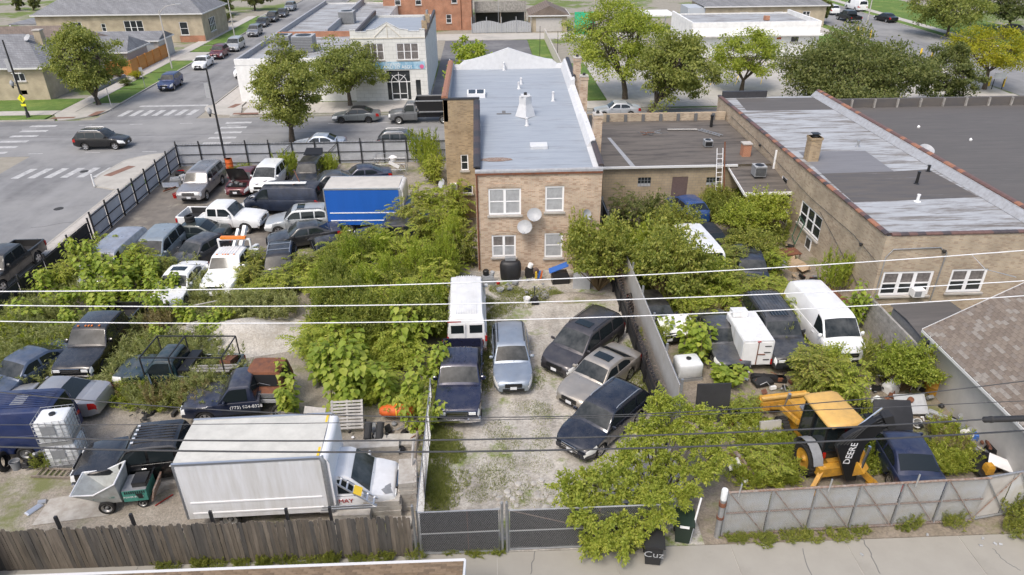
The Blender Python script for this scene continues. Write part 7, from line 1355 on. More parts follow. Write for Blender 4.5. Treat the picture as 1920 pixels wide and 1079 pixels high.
q=P(12,880); tyre('large tyre leaning at the left edge by the blue van',q.x,q.y,.4,.42,R(80),R(100)); q=P(60,862); tyre('tyre under the blue van beside the bucket',q.x,q.y,.13,.3,.1); q=P(318,885); tyre('tyre half hidden behind the box truck tail',q.x,q.y,.13,.3)
q=P(1378,352); tyre('tyre leaning on the low building wall under the ladder',18.2,48.0,.5,.45,R(82)); q=P(1665,715,0); tyre('black tyre in the scrap by the round bush',q.x,q.y,.14,.4,.1)
def bucket(label,u,v,m,r=.16,h=.36,z=.03,grp='buckets and tubs',nm='bucket',tilt=0):
    q=P(u,v); t=thing(nm,label,nm.replace('_',' '),(q.x,q.y,z),0,grp); b=MB().lathe([(r*.82,0),(r,h),(r*1.06,h),(r*1.06,h-.03),(r*.94,h-.02),(r*.78,.03)],n=14,cap=False); b.lathe([(.01,.03),(r*.78,.03)],n=14,cap=False); b.build('shell',m,t,True); hd=MB().tube([(r*math.cos(a*PI/8)*1.02,.02-r*.5*math.sin(a*PI/8),h+.0) for a in range(9)],.006,4,False); hd.build('handle','galv',t); t.rotation_euler.x=tilt; return t
bucket('dark grey bucket beside the engine scrap at the left edge',33,880,'greyplastic',.19,.4)
def junk(name,label,cat,u,v,parts,z=.03,grp=None,rz=0):
    """small heap whose pieces are parts: (piece name, size, offset, rotation, material)"""
    q=P(u,v); t=thing(name,label,cat,(q.x,q.y,z),rz,grp)
    for nm,sz,off,rot,m in parts:
        b=MB()
        if isinstance(sz,tuple): 
            x,y,z_=sz; k=.82
            b.add([(-x/2,-y/2,0),(x/2,-y/2,0),(x/2,y/2,0),(-x/2,y/2,0),(-x/2,-y/2,z_*.7),(x/2,-y/2,z_*.7),(x/2,y/2,z_*.7),(-x/2,y/2,z_*.7),(-x*k/2,-y*k/2,z_),(x*k/2,-y*k/2,z_),(x*k/2,y*k/2,z_),(-x*k/2,y*k/2,z_)],[(3,2,1,0)]+[(i,(i+1)%4,4+(i+1)%4,4+i) for i in range(4)]+[(4+i,4+(i+1)%4,8+(i+1)%4,8+i) for i in range(4)]+[(8,9,10,11)])
        else: b.lathe([(sz*.5,0),(sz,sz*.15),(sz,sz*1.6),(sz*.8,sz*1.8),(sz*.2,sz*1.85)],n=12)
        o=b.build(nm,m,t,not isinstance(sz,tuple)); o.location=off; o.rotation_euler=rot
    return t
R_=lambda *a: tuple(R(x) for x in a)
junk('engine_scrap','heap of black engine parts beside the tank stack','scrap',68,872,[('engine_block',(.5,.45,.45),(0,0,0),R_(0,20,30),'black'),('manifold',(.5,.15,.15),(.2,.1,.4),R_(10,20,60),'galv'),('pulley',.14,(-.3,0,.1),R_(80,0,0),'plastic'),('hose',(.6,.08,.08),(0,-.3,.1),R_(0,10,20),'rubber')])
junk('crumpled_metal','crumpled silver sheet on the dirt','scrap',65,958,[('sheet',(.6,.25,.08),(0,0,0),R_(5,0,60),'alum'),('sheet',(.3,.2,.1),(.1,.35,.0),R_(0,10,20),'alum')]); junk('wood_block','small wooden box behind the buggy','box',292,888,[('box',(.5,.35,.25),(0,0,0),R_(0,0,10),'cardboard')])
t=thing('red_pipe','thin red pole lying behind the buggy','pole',(P(325,930).x,P(325,930).y,.07)); MB().tube([(0,0,0),(-.45,-.55,0)],.02,6).build('shaft','red',t)
junk('rubble_heap','small heap of pale rubble beside the box truck','rubble',318,910,[('lump',(.6,.5,.3),(0,0,0),R_(0,0,20),'blockstone'),('lump',(.4,.35,.25),(-.3,-.3,0),R_(0,0,50),'blockstone')])
# gravel heap
def mound(label,u,v,rx,ry,h,m,seed,nm='gravel_heap'):
    q=P(u,v); rng=random.Random(seed); rows=[]
    for i in range(13):
        r=i/12; rows.append([(rx*r*math.cos(2*PI*k/30)*(1+.1*math.sin(k*.6+seed)),ry*r*math.sin(2*PI*k/30)*(1+.1*math.cos(k*.9)),h*(math.cos(PI*r)*.5+.5)**1.1+rng.uniform(-.025,.025)*(1-r)) for k in range(30)])
    return tag(MB().grid(rows,closed=True).build(nm,m,None,True,loc=(q.x,q.y,.03)),label,nm.split('_')[0])
groundmat('heapstone',(.5,.47,.42),(.4,.37,.32),(.33,.3,.25),.8,(.55,.68),16); mound('long heap of pale gravel in the left yard',455,632,4.2,2.2,.9,'heapstone',1); mound('low heap of earth below the brick house',1075,560,2.2,.7,.3,'dirt',2,'earth_heap')
# rusty cab
q=P(510,755); t=thing('rusty_cab','rust-red old truck cab without glass behind the box truck','truck cab',(q.x,q.y,.03),R(-93)); b=MB(); rows=[]
for d_,zb,zt,wb,wt in ((.85,.5,1.05,.85,.82),(.45,.5,1.15,.88,.85),(.3,.5,1.85,.88,.72),(-.1,.5,1.92,.88,.74),(-.8,.5,1.88,.88,.72),(-.9,.5,1.7,.88,.74)): rows.append([(d_,-wb,zb),(d_,-wb,1.12),(d_,-wt,zt-.05),(d_,-wt*.6,zt),(d_,wt*.6,zt),(d_,wt,zt-.05),(d_,wb,1.12),(d_,wb,zb)])
b.grid(rows); b.build('shell','rust',t,True,sharp=30); MB().add([(.46,-.62,1.22),(.46,.62,1.22),(.33,.56,1.74),(.33,-.56,1.74)],[(0,1,2,3)]).build('windscreen_opening','black',t); 
for s in (-1,1): MB().add([(.2,s*.885,1.15),(-.7,s*.885,1.15),(-.65,s*.78,1.75),(.12,s*.78,1.75)],[(0,1,2,3)] if s<0 else [(3,2,1,0)]).build('window_opening','black',t)
MB().box((.9,0,.75),(.06,1.5,.16)).build('bumper','dish',t); b=MB()
for i in range(5): b.box((.86,0,.9+i*.05),(.03,1.1,.02))
b.build('grille','galv',t); b=MB().tube([(.4,-.5,1.2),(.6,-.1,1.5),(.5,.3,1.3)],.01,4); b.build('bent_trim','galv',t)
# pallets
def pallet(label,p,rot,w=1.2,d=1.0,n=9,m='greywood',grp='wooden pallets',gap=.35):
    t=thing('pallet',label,'pallet',p,0,grp); t.rotation_euler=rot; sw=d/n*(1-gap); me=None
    for i in range(n):
        if me is None: s=MB().box((0,0,0),(w,sw,.025)).build('slat',m,t); me=s.data
        else: s=inst('slat',me,t)
        s.location=(w/2,(i+.5)*d/n,.125)
    for x in (.05,w/2,w-.05): MB().b2(x-.04,x+.04,0,d,0,.11).build('runner',m,t)
    return t
mat('palewood',(.47,.45,.42),.85,noise=.35,nscale=4)
q=P(622,805,.3); pallet('pale slatted pallet standing against the thicket',(q.x,q.y,.25),R_(58,0,2),1.35,1.25,9,'palewood'); q=P(350,640); pallet('grey pallet lying at the edge of the gravel heap',(q.x,q.y,.3),R_(5,-6,12),1.2,1.0,6); q=P(520,800,.3); pallet('slatted crate side behind the box truck',(q.x,q.y,.4),R_(20,0,-15),1.1,.6,6,'wood')
def plank(label,a,b_,w,m,z=.1,th=.04,grp='loose planks'): return tag(MB().bar(tuple(P(*a).xy)+(z,),tuple(P(*b_).xy)+(z+.05,),w,th).build('plank',m),label,'plank',grp)
plank('long plank beside the gravel heap',(330,635),(412,628),.14,'greywood',.35); plank('short plank at the gravel heap foot',(322,650),(375,638),.12,'greywood',.2); plank('thin pole lying across the gravel heap',(370,600),(415,592),.06,'palewood',.9)
for a,b_,l in (((768,945,.0),(805,800,.0),'pale pole leaning by the chain-link corner'),((775,930,0),(788,810,0),'brown pole leaning by the chain-link corner')): pa=P(*a[:2]); tag(MB().tube([(pa.x,pa.y,.1),(pa.x+.25,pa.y+.9,2.4)],.05,6).build('pole','palewood' if 'pale' in l else 'wood'),l,'pole')
q=P(590,790,.5); tag(MB().box((q.x,q.y,.75),(.95,.03,.8),rx=R(-42),rz=R(-12)).build('plywood_sheet','palewood'),'weathered plywood square leaning left of the standing pallet','plywood'); q=P(600,815,.3); tag(MB().lathe([(.12,-.5),(.2,-.45),(.22,0),(.2,.45),(.1,.5)],axis='x',n=12).build('cloth_bundle','bluep',loc=(q.x+.1,q.y+.1,.5)),'blue and orange cloth bundle under the plywood','bundle')
q=P(745,775,.4); b=MB(); rows=[]
for i in range(15):
    x=-.75+1.5*i/14; r=.3*(1-(abs(x)/.8)**4)**.5*(1+.05*math.sin(i*2.3)); rows.append([(x,r*math.cos(2*PI*k/14),r*.9*math.sin(2*PI*k/14)) for k in range(14)])
b.grid(rows,closed=True); t=thing('orange_roll','rolled orange tarpaulin tied with a yellow strap','tarpaulin',(q.x,q.y,.55)); b.build('roll','orange',t,True); MB().lathe([(.315,-.02),(.315,.02)],axis='x',n=18,cap=False).build('strap','yellow',t)
for i,(u,v,l) in enumerate(((690,815,'left black roll of pipe below the standing pallet'),(712,815,'right black roll of pipe below the standing pallet'))): q=P(u,v,.3); tag(MB().tube([(q.x,q.y-.3,.3),(q.x+.05,q.y+.25,.75)],.16,12).build('pipe_roll','rubber'),l,'pipe','black pipe rolls')
def slabblock(label,u,v,w,d,n,rz,th=.16,grp='concrete slab stacks',z=.04):
    q=P(u,v); t=thing('slab_stack',label,'slabs',(q.x,q.y,z),R(rz),grp); rnd=random.Random(int(u))
    for i in range(n): MB().box((rnd.uniform(-.04,.04),rnd.uniform(-.04,.04),th*(i+.5)),(w,d,th-.012),rz=rnd.uniform(-.03,.03)).build('slab','blockstone',t)
slabblock('tall stack of concrete slabs at the chain-link corner',768,935,.66,1.3,7,4,.2); slabblock('low stack of concrete slabs by the truck bonnet',722,962,1.3,.75,4,2,.22); slabblock('single pair of slabs beside the folded ladder',662,978,1.4,.75,3,1,.22); slabblock('broken slab at the end of the wooden fence',752,985,.8,.5,1,-5); slabblock('long concrete beams behind the truck cab',690,850,2.6,.5,2,3,.25); slabblock('pale slabs under the black pipe rolls',745,835,1.6,.7,2,0)
# folded aluminium ladder
q=HY(652,955,18.1); t=thing('folded_ladder','folded aluminium step ladder lying on the slabs beside the truck','ladder',(q.x,q.y,q.z),R(0))
for s in (0,.36):
    MB().bar((-.9,s*.3,0),(1.0,s*.3,.05),.03,.07).build('rail','alum',t); MB().bar((1.0,s,.08),(-.35,s+.35,.85),.03,.07).build('rail','alum',t)
for i in range(6): k=(i+.5)/6; MB().bar((1.0-1.35*k,.35*k,.08+.77*k),(1.0-1.35*k,.36+.35*k,.08+.77*k),.06,.025).build('rung','alum',t)
MB().box((.35,.36,.5),(.3,.4,.02),ry=R(30)).build('label_plate','yellow',t)
# back of the left yard
t=thing('scrap_cage','open cage of scrap metal and white bins against the back fence','cage',(P(735,326).x,P(735,326).y,.04))
for x in (-1.25,1.25):
    for y in (-.6,.6): MB().b2(x-.03,x+.03,y-.03,y+.03,0,1.5).build('post','galv',t)
for z in (.5,1.0,1.5): MB().tube([(-1.25,-.6,z),(1.25,-.6,z),(1.25,.6,z),(-1.25,.6,z),(-1.25,-.6,z)],.02,5,False).build('hoop','galv',t)
rnd=random.Random(9)
for i in range(26): a=Vector((rnd.uniform(-1.1,1.1),rnd.uniform(-.6,.5),rnd.uniform(.2,1.2))); MB().bar(a,a+Vector((rnd.uniform(-.7,.7),rnd.uniform(-.4,.4),rnd.uniform(-.5,.5))),.05,.03).build('scrap_bar',rnd.choice(['galv','dish','rust','alum']),t)
MB().lathe([(.25,-.02),(.35,.3),(.15,.45)],(.2,-.1,1.1),n=14).build('white_drum','white',t,True); MB().box((.3,-.5,.9),(.9,.25,.2),ry=.5).build('white_panel','white',t)
def barrel(label,u,v,m,r=.3,h=.9,grp='barrels',z=.04):
    q=P(u,v); t=thing('barrel',label,'barrel',(q.x,q.y,z),0,grp); MB().lathe([(r*.94,0),(r,.04),(r,h*.33),(r*1.04,h*.35),(r,h*.37),(r,h*.66),(r*1.04,h*.68),(r,h*.7),(r*.98,h)],n=18).build('drum',m,t,True); MB().lathe([(r*.9,h),(r*.9,h-.02)],n=14).build('lid',m,t); return t
barrel('orange barrel right of the large silver estate truck',432,318,'orange'); barrel('red barrel behind the large silver estate truck',377,302,'red'); mat('maroonp',(.3,.03,.02),.5)
bucket('red tub by the iron fence',340,328,'red',.3,.3); junk('yard_clutter','grey boxes and parts heaped along the iron fence','clutter',330,345,[('box',(.8,.6,.5),(0,0,0),R_(0,0,20),'greyplastic'),('box',(.5,.5,.4),(.3,.9,0),R_(0,0,50),'dish'),('panel',(1.2,.6,.1),(0,-1.0,.2),R_(20,10,30),'galv'),('pipe',(1.5,.1,.1),(.2,-1.6,.1),R_(0,5,70),'rust'),('bag',(.6,.5,.35),(-.3,1.8,0),R_(0,0,0),'black')])
bucket('small red tub in front of the iron fence',330,372,'red',.2,.35)
# ---- below the house
t=thing('covered_grill','barbecue under a long black cover against the brick wall','grill',(P(958,530).x,37.6,.03)); b=MB(); rows=[]
for z,w,d in ((.05,.62,.45),(.4,.66,.46),(.75,.68,.42),(1.0,.66,.36),(1.12,.6,.3),(1.2,.45,.2)): rows.append([(w*math.cos(2*PI*k/24)*(1 if abs(math.cos(2*PI*k/24))<.9 else .95)+.03*math.sin(k*2.1)*(1.2-z),d*math.sin(2*PI*k/24)+.03*math.cos(k*1.7)*(1.2-z),z) for k in range(24)])
b.grid(rows,closed=True); b.f.append(tuple(len(b.v)-24+i for i in range(24))); b.build('cover','tarp',t,True); MB().box((0,.1,1.27),(.62,.3,.22)).build('raised_lid','greyplastic',t)
junk('tool_clutter','tools and white canister heaped right of the covered grill','clutter',993,520,[('crate',(.5,.4,.6),(0,0,0),R_(0,0,10),'black'),('canister',.16,(0,0,.62),R_(0,20,0),'white'),('box',(.3,.3,.3),(.35,-.1,.3),R_(0,0,30),'brownpaint'),('yellow_tool',(.1,.1,.5),(.35,-.4,.1),R_(15,0,0),'yellow'),('blue_tool',(.1,.1,.5),(.5,-.35,.1),R_(10,10,0),'bluep'),('orange_tool',(.08,.08,.6),(.62,-.4,0),R_(0,10,0),'orange')])
junk('cooler_box','grey cooler and pots left of the covered grill','cooler',915,532,[('cooler',(.75,.5,.5),(0,0,0),R_(0,0,5),'greyplastic'),('pot',.18,(-.1,.1,.5),R_(0,0,0),'black'),('jug',.13,(.25,.1,.5),R_(0,10,0),'dish'),('can',.1,(.6,-.2,0),R_(0,0,0),'red')])
bucket('grey oblong tub below the covered grill',938,548,'dish',.22,.2); bucket('white bucket on the grass below the grill',988,568,'white',.2,.3)
q=P(1021,555,.3); t=thing('wheel_trim','silver spoked wheel trim propped on the plants','wheel trim',(q.x,q.y,.35)); MB().lathe([(.22,0),(.24,.03),(.24,-.02)],axis='y',n=18,cap=False).build('rim_ring','alum',t)
for i in range(7): a=2*PI*i/7; MB().bar((0,0,0),(.22*math.cos(a),0,.22*math.sin(a)),.05,.03).build('spoke','alum',t)
junk('blue_cart','dark cart with blue tilted lid under the large bush','cart',1050,530,[('body',(1.0,.6,.7),(0,0,0),R_(0,0,5),'black'),('lid',(1.2,.6,.06),(-.1,0,.95),R_(0,-22,0),'bluep')]); junk('grey_appliance','pale grey appliance under the large bush','appliance',1090,538,[('body',(1.0,.7,.9),(0,0,0),R_(0,0,-8),'dish')])
junk('black_mower','small black mower beside the white bucket','mower',1003,570,[('deck',(.4,.5,.2),(0,0,.05),R_(0,0,0),'black'),('engine',.12,(0,.05,.2),R_(0,0,0),'rubber'),('handle',(.05,.05,.7),(0,.2,.2),R_(-20,0,0),'black')])
# ================================================================ RIGHT YARD THINGS
q=P(1413,700); t=thing('box_trailer','small white enclosed trailer with rear door latch','trailer',(q.x,q.y+1.3,.03)); b=MB(); 
rows=[]
for y in (-1.3,1.3): rows.append([(-.72,y,.45),(-.74,y,1.75),(-.7,y,1.82),(.7,y,1.82),(.74,y,1.75),(.72,y,.45)])
b.grid(rows,closed=True); b.f+= [(0,1,2,3,4,5),(11,10,9,8,7,6)]; b.build('box','boxwhite',t); MB().box((-.25,1.05,1.98),(.75,.5,.3),rx=-.1).build('roof_unit','boxwhite',t); d_=MB().b2(-.66,.66,-1.33,-1.305,.5,1.7).build('rear_door','white',t)
MB().b2(-.04,.0,-1.36,-1.335,.5,1.72).build('lock_bar','rust',d_); 
for z in (.75,1.15,1.5): MB().b2(.3,.6,-1.36,-1.335,z,z+.04).build('hinge','rubber',d_)
MB().b2(-.02,.35,-1.37,-1.34,1.05,1.09).build('latch','rust',d_); 
for s in (-1,1): MB().b2(s*.74-.05,s*.74+.05,-1.35,-1.28,.5,.78).build('tail_light','red',t); w_=inst('wheel',wheel_mesh(.3,.18,'steel')[0],t,(s*.78,.1,.3)); inst('rim',wheel_mesh(.3,.18,'steel')[1],w_); MB().box((s*.84,.1,.66),(.24,.8,.05)).build('mudguard','white',t)
MB().b2(-.08,.08,-1.34,-1.3,1.74,1.78).build('marker_light','red',t); MB().b2(-.747,-.742,.5,.9,1.2,1.55).build('side_print','black',t)
q=P(1330,792); tag(MB().box((q.x+.05,q.y+.1,.95),(1.45,.08,1.9),rx=R(-8)).build('board','blackpanel'),'tall black board standing beside the leafy gate tree','board'); q=P(1440,830); tag(MB().box((q.x,q.y,.55),(.9,.12,1.0),rx=R(-18),rz=R(5)).build('concrete_slab','concrete'),'grey concrete slab standing left of the backhoe','slab')
# ---- backhoe
q=P(1540,880); t=thing('backhoe','yellow and black backhoe loader with glass cab among the weeds','backhoe',(13.0,21.6,.03),R(97))   # +x: loader end, away from the camera
me,rm=wheel_mesh(.66,.45,'rugged'); me2,rm2=wheel_mesh(.45,.3,'rugged')
for s in (-1,1):
    w_=inst('wheel',me,t,(-.75,s*.88,.66)); inst('rim',rm,w_); w_=inst('wheel',me2,t,(1.35,s*.78,.45)); inst('rim',rm2,w_)
    f=MB(); f.grid([[(-.75+.8*math.cos(a),s*.68,.72+.8*math.sin(a)) for a in np.linspace(.1,PI*.92,9)],[(-.75+.8*math.cos(a),s*1.08,.72+.8*math.sin(a)) for a in np.linspace(.1,PI*.92,9)]],flip=(s>0)); f.build('mudguard','greyplastic',t,True)
MB().b2(-1.4,1.6,-.42,.42,.45,.95).build('chassis','jdyellow',t); b=MB(); b.add([(.45,-.45,.95),(2.0,-.42,.95),(2.0,.42,.95),(.45,.45,.95),(.45,-.45,1.6),(1.95,-.36,1.4),(1.95,.36,1.4),(.45,.45,1.6)],[(0,1,5,4),(1,2,6,5),(2,3,7,6),(4,5,6,7),(3,0,4,7)]); b.build('bonnet','jdyellow',t); MB().b2(.5,1.2,-.3,.3,1.58,1.66).build('bonnet_top','greyplastic',t)
b=MB()
for x,y in ((.45,-.62),(.45,.62),(-.35,-.7),(-.35,.7),(-1.2,-.62),(-1.2,.62)): b.bar((x,y,.95),(x*.92,y*.95,2.58),.07,.07)
for s in (-1,1): b.bar((.45,s*.62,1.3),(-1.2,s*.62,1.3),.06,.06)
b.bar((-1.2,-.62,1.3),(-1.2,.62,1.3),.06,.06); b.build('cab_frame','black',t)
for nm,pts in (('rear_window',[(-1.22,-.6,.98),(-1.22,.6,.98),(-1.13,.57,2.55),(-1.13,-.57,2.55)]),('side_window',[(.42,-.65,1),(-1.15,-.66,1),(-1.08,-.62,2.55),(.4,-.6,2.55)]),('side_window',[(.42,.65,1),(-1.15,.66,1),(-1.08,.62,2.55),(.4,.6,2.55)]),('windscreen',[(.46,-.6,1.6),(.46,.6,1.6),(.42,.57,2.55),(.42,-.57,2.55)])): MB().add(pts,[(0,1,2,3)]).build(nm,'glass',t)
b=MB(); rows=[]
for z,k in ((2.58,1.0),(2.64,1.06),(2.72,1.03),(2.78,.9)): rows.append([(-.38+x*k,y*k,z) for x,y in ((-1.0,-.6),(-.85,-.72),(.85,-.68),(.98,-.5),(.98,.5),(.85,.68),(-.85,.72),(-1.0,.6))])
b.grid(rows,closed=True); b.f.append(tuple(len(b.v)-8+i for i in range(8))); b.f.append(tuple(range(8))[::-1]); b.build('cab_roof','jdroof',t,True,sharp=50)
for y in (-.45,-.3,.3,.45): MB().box((-1.33,y,2.6),(.06,.11,.08)).build('work_light','lamp',t)
for s in (-1,1): MB().box((-1.3,s*.6,2.62),(.08,.16,.06)).build('indicator','amber',t)
for s in (-1,1): b=MB().bar((.6,s*.62,1.3),(2.0,s*.62,1.0),.12,.2); b.bar((2.0,s*.62,1.0),(2.75,s*.62,.45),.12,.2); b.build('loader_arm','black' if s<0 else 'jdyellow',t)
b=MB(); pr=[(3.4,.15),(2.9,.1),(2.65,.35),(2.7,.75),(2.95,.95)]; b.grid([[(x,-1.1,z) for x,z in pr],[(x,1.1,z) for x,z in pr]]); 
for s in (-1,1): b.add([(x,s*1.1,z) for x,z in pr],[(0,1,2,3,4)])
b.grid([[(x-.03,-1.1,z-.02) for x,z in pr],[(x-.03,1.1,z-.02) for x,z in pr]],flip=True); b.build('loader_bucket','jdyellow',t); MB().bar((2.66,-1.1,.98),(2.66,1.1,.98),.14,.08).build('bucket_lip','jdroof',t); MB().bar((2.55,0,.5),(2.35,.05,1.35),.12,.1).build('bucket_linkage','galv',t); MB().tube([(2.2,-.62,1.3),(1.2,-.62,1.55)],.05,8).build('loader_ram','chrome',t)
# digging arm folded to the side, with lettering
b=MB().bar((-1.75,-.25,.9),(-2.1,-.5,1.3),.45,.5); b.build('swing_post','jdyellow',t)
def armplate(nm,pts,th,m,par):
    b=MB()
    A=[Vector(p) for p in pts]; n=(A[1]-A[0]).cross(A[2]-A[0]).normalized()*th/2; k=len(A); b.add([p+n for p in A]+[p-n for p in A],[tuple(range(k)),tuple(range(2*k-1,k-1,-1))]+[(i,k+i,k+(i+1)%k,(i+1)%k) for i in range(k)]); return b.build(nm,m,par)
bpy.context.view_layer.update(); TI=t.matrix_world.inverted()
def bl(u,v,Y): return TI@HY(u,v,Y)
bm=armplate('boom',[bl(*c,19.7) for c in ((1583,897),(1601,897),(1611,852),(1620,830),(1652,803),(1640,786),(1581,820),(1567,838))],.26,'black',t); armplate('dipper',[bl(*c,20.1) for c in ((1578,826),(1592,832),(1668,796),(1660,776))],.2,'black',t)
MB().tube([bl(1580,822,20.0),bl(1655,765,20.0)],.05,8).build('dipper_ram','chrome',t); MB().tube([(-2.18,-.35,.9),(-2.1,-.55,2.2)],.06,8).build('boom_ram','chrome',t); armplate('digging_bucket',[bl(*c,20.1) for c in ((1652,778),(1670,774),(1676,796),(1662,802))],.4,'plastic',t); armplate('boom_link',[bl(*c,19.8) for c in ((1612,868),(1622,850),(1618,842),(1608,852))],.2,'jdyellow',t)
lt=text('lettering','DEERE','white',bm,(0,0,0),(0,0,0),.36,.004); lt.matrix_basis=TI@(Matrix.Translation(HY(1595,851,19.53))@Matrix.Rotation(R(-83),4,'Y')@Matrix.Rotation(R(90),4,'X'))
for s in (-1,1): b=MB().bar((-1.5,s*.6,.85),(-1.95,s*1.25,.2),.16,.2); b.build('stabiliser','jdyellow',t); MB().box((-1.97,s*1.3,.1),(.35,.4,.08)).build('stabiliser_foot','jdyellow',t)
MB().b2(-1.7,-1.4,-.9,.9,.5,.9).build('rear_frame','jdyellow',t); MB().b2(-1.28,-1.23,.5,.62,1.05,1.3).build('tail_light','red',t)
# ---- scrap round the backhoe and the garage
junk('appliance_panel','square white cooker top lying in the scrap heap','appliance',1703,772,[('panel',(1.25,.95,.12),(0,0,.35),R_(28,-8,-12),'dish'),('burner',.13,(-.02,.1,.46),R_(28,-8,0),'rust')]); junk('white_sack','crumpled white sack below the round bush','sack',1668,735,[('sack',(.6,.5,.45),(0,0,0),R_(0,0,25),'white'),('sack_fold',(.4,.35,.3),(.15,.1,.35),R_(0,15,0),'white')])
junk('bumper_scrap','torn car bumpers heaped right of the bucket','scrap',1628,785,[('bumper',(1.9,.25,.3),(0,0,.1),R_(0,-5,48),'plastic'),('bumper',(1.7,.22,.25),(.35,-.1,.3),R_(0,-8,55),'alum'),('bumper',(1.6,.3,.3),(-.3,.3,.1),R_(0,0,40),'black'),('headlamp',(.4,.25,.25),(.6,.7,.3),R_(0,0,30),'lamp')])
bucket('white bucket lying left of the scrap bumpers',1590,785,'white',.19,.42,tilt=R(70)); bucket('white and red tub beside the cooker top',1685,795,'white',.24,.35); bucket('white canister beside the cooker top',1708,795,'white',.2,.5,tilt=R(50)); junk('blue_crate','blue crate with brown top in the scrap heap','crate',1660,792,[('crate',(.6,.45,.35),(0,0,0),R_(0,0,15),'bluep'),('board',(.5,.4,.05),(-.1,.1,.36),R_(0,10,10),'cardboard')])
junk('metal_scrap','heap of metal strips and pipes along the garage wall','scrap',1765,800,[('strip',(1.4,.2,.1),(0,0,.2),R_(0,5,-35),'galv'),('strip',(1.2,.2,.1),(.1,.2,.3),R_(0,0,-50),'dish'),('strip',(1.1,.15,.1),(-.2,-.1,.15),R_(10,0,-20),'rustpipe'),('drum',.26,(.5,-.5,.1),R_(60,0,30),'alum'),('tank',.2,(.9,-.9,.0),R_(0,0,0),'bluep'),('casting',(.5,.4,.3),(.4,.1,.0),R_(0,0,20),'black')])
bucket('white steel drum by the garage eave',1805,835,'white',.24,.6); bucket('white tank near the garage wall',1800,800,'dish',.2,.5); barrel('tall orange barrel with rusty top beside the garage door post',1748,735,'jdyellow',.42,1.15); t=thing('plywood_sheet','orange plywood board leaning behind the barrel','plywood',(19.75,26.1,.03)); MB().box((0,0,.9),(.9,.04,1.7),rz=R(20)).build('sheet','orangewood',t)
junk('black_scrap','black car parts heaped near the corrugated gate','scrap',1850,870,[('bumper',(1.6,.35,.35),(0,0,0),R_(0,0,-30),'black'),('engine',(.6,.5,.5),(.5,.4,0),R_(0,0,10),'black'),('bonnet',(1.2,.9,.1),(-.5,-.3,.2),R_(15,10,20),'black'),('white_panel',(.9,.5,.06),(.1,-.5,.45),R_(20,10,-30),'white'),('yellow_frame',(.3,.3,.4),(-.5,-.7,.2),R_(0,0,0),'jdyellow'),('pipe',(1.2,.1,.1),(.2,.5,.5),R_(0,20,60),'rust')])
bucket('red and pink tub right of the navy car',1785,845,'pink',.2,.3); junk('pipe_bundle','rusty pipes and orange hose left of the backhoe','pipes',1400,895,[('pipe',(1.7,.12,.12),(0,0,.4),R_(0,25,-55),'rustpipe'),('pipe',(1.5,.1,.1),(-.2,.1,.3),R_(0,20,-60),'rust'),('hose',(1.1,.15,.15),(-.2,-.1,.1),R_(0,10,-50),'orange'),('white_grille',(.6,.4,.05),(-.5,.2,.5),R_(50,0,20),'white'),('bottle',.12,(-.25,-.45,.1),R_(0,0,0),'white'),('motor',(.5,.4,.4),(.3,.6,.0),R_(0,0,30),'black')]); junk('grey_scrap','grey and white scrap beside the black board','scrap',1385,810,[('drum',.2,(0,0,0),R_(0,0,0),'galv'),('block',(.5,.4,.5),(.2,-.5,0),R_(0,0,10),'blockstone'),('cap',.12,(.5,-.4,.4),R_(0,0,0),'white'),('bin',(.6,.5,.6),(-.1,.6,0),R_(0,0,0),'black')]); junk('bumper_scrap','black bumpers in front of the white box trailer','scrap',1440,715,[('bumper',(1.6,.3,.3),(0,0,0),R_(0,0,-10),'black'),('tray',(.9,.5,.2),(-.4,-.3,.1),R_(0,0,15),'plastic'),('rust_part',(.3,.3,.2),(.5,-.1,.1),R_(0,0,0),'rust')]); junk('bumper_scrap','black bumper shell below the white cargo van','scrap',1625,695,[('bumper',(1.9,.4,.4),(0,0,0),R_(0,0,-8),'plastic'),('grey_box',(.6,.5,.4),(-.6,.5,0),R_(0,0,0),'dish'),('liner',(.8,.5,.3),(.6,-.3,0),R_(0,0,30),'black')])
mat('darkgreen2',(.04,.1,.06),.6)
# ---- along the brick wall and the low building
t=thing('extension_ladder','white extension ladder leaning on the low roof','ladder',(16.35,47.0,0)); 
for s in (0,.42): MB().bar((s,.0,.05),(s-.05,1.25,4.4),.03,.08).build('rail','whitevinyl',t)
for i in range(13): k=(i+.7)/14; MB().bar((-.05*k,1.25*k,.05+4.35*k),(.42-.05*k,1.25*k,.05+4.35*k),.035,.03).build('rung','whitevinyl',t)
tag(MB().tube([(16.95,46.9,0),(16.75,48.1,4.9)],.05,8).build('rusty_pole','rust'),'rusty pole leaning beside the white ladder','pole')
t=thing('fallen_ladder','short metal ladder lying on the low dark roof','ladder',(17.2,56.2,3.36),R(-55))
for s in (0,.4): MB().b2(0,2.2,s-.02,s+.02,0,.06).build('rail','alum',t)
for i in range(7): MB().b2(.15+i*.3,.19+i*.3,.02,.38,.02,.05).build('rung','alum',t)
rnd=random.Random(5); t=thing('roof_rubble','tangle of metal scraps on the low dark roof','scrap',(13.3,55.6,3.3))
for i in range(16): a=Vector((rnd.uniform(-1,1),rnd.uniform(-.4,.4),rnd.uniform(0,.15))); MB().bar(a,a+Vector((rnd.uniform(-.6,.6),rnd.uniform(-.3,.3),rnd.uniform(0,.1))),.05,.03).build('scrap_bar',rnd.choice(['galv','tar','rust']),t)
tag(MB().bar((14.8,56.6,3.36),(17.2,56.4,3.38),.18,.06).build('plank','palewood'),'pale plank lying on the low dark roof','plank'); q=P(1320,300,3.2)
t=thing('work_table','brown table with tools against the brick wall','table',(18.4,38.8,.03),R(8)); MB().b2(-.7,.7,-.45,.45,.7,.76).build('top','rust',t)
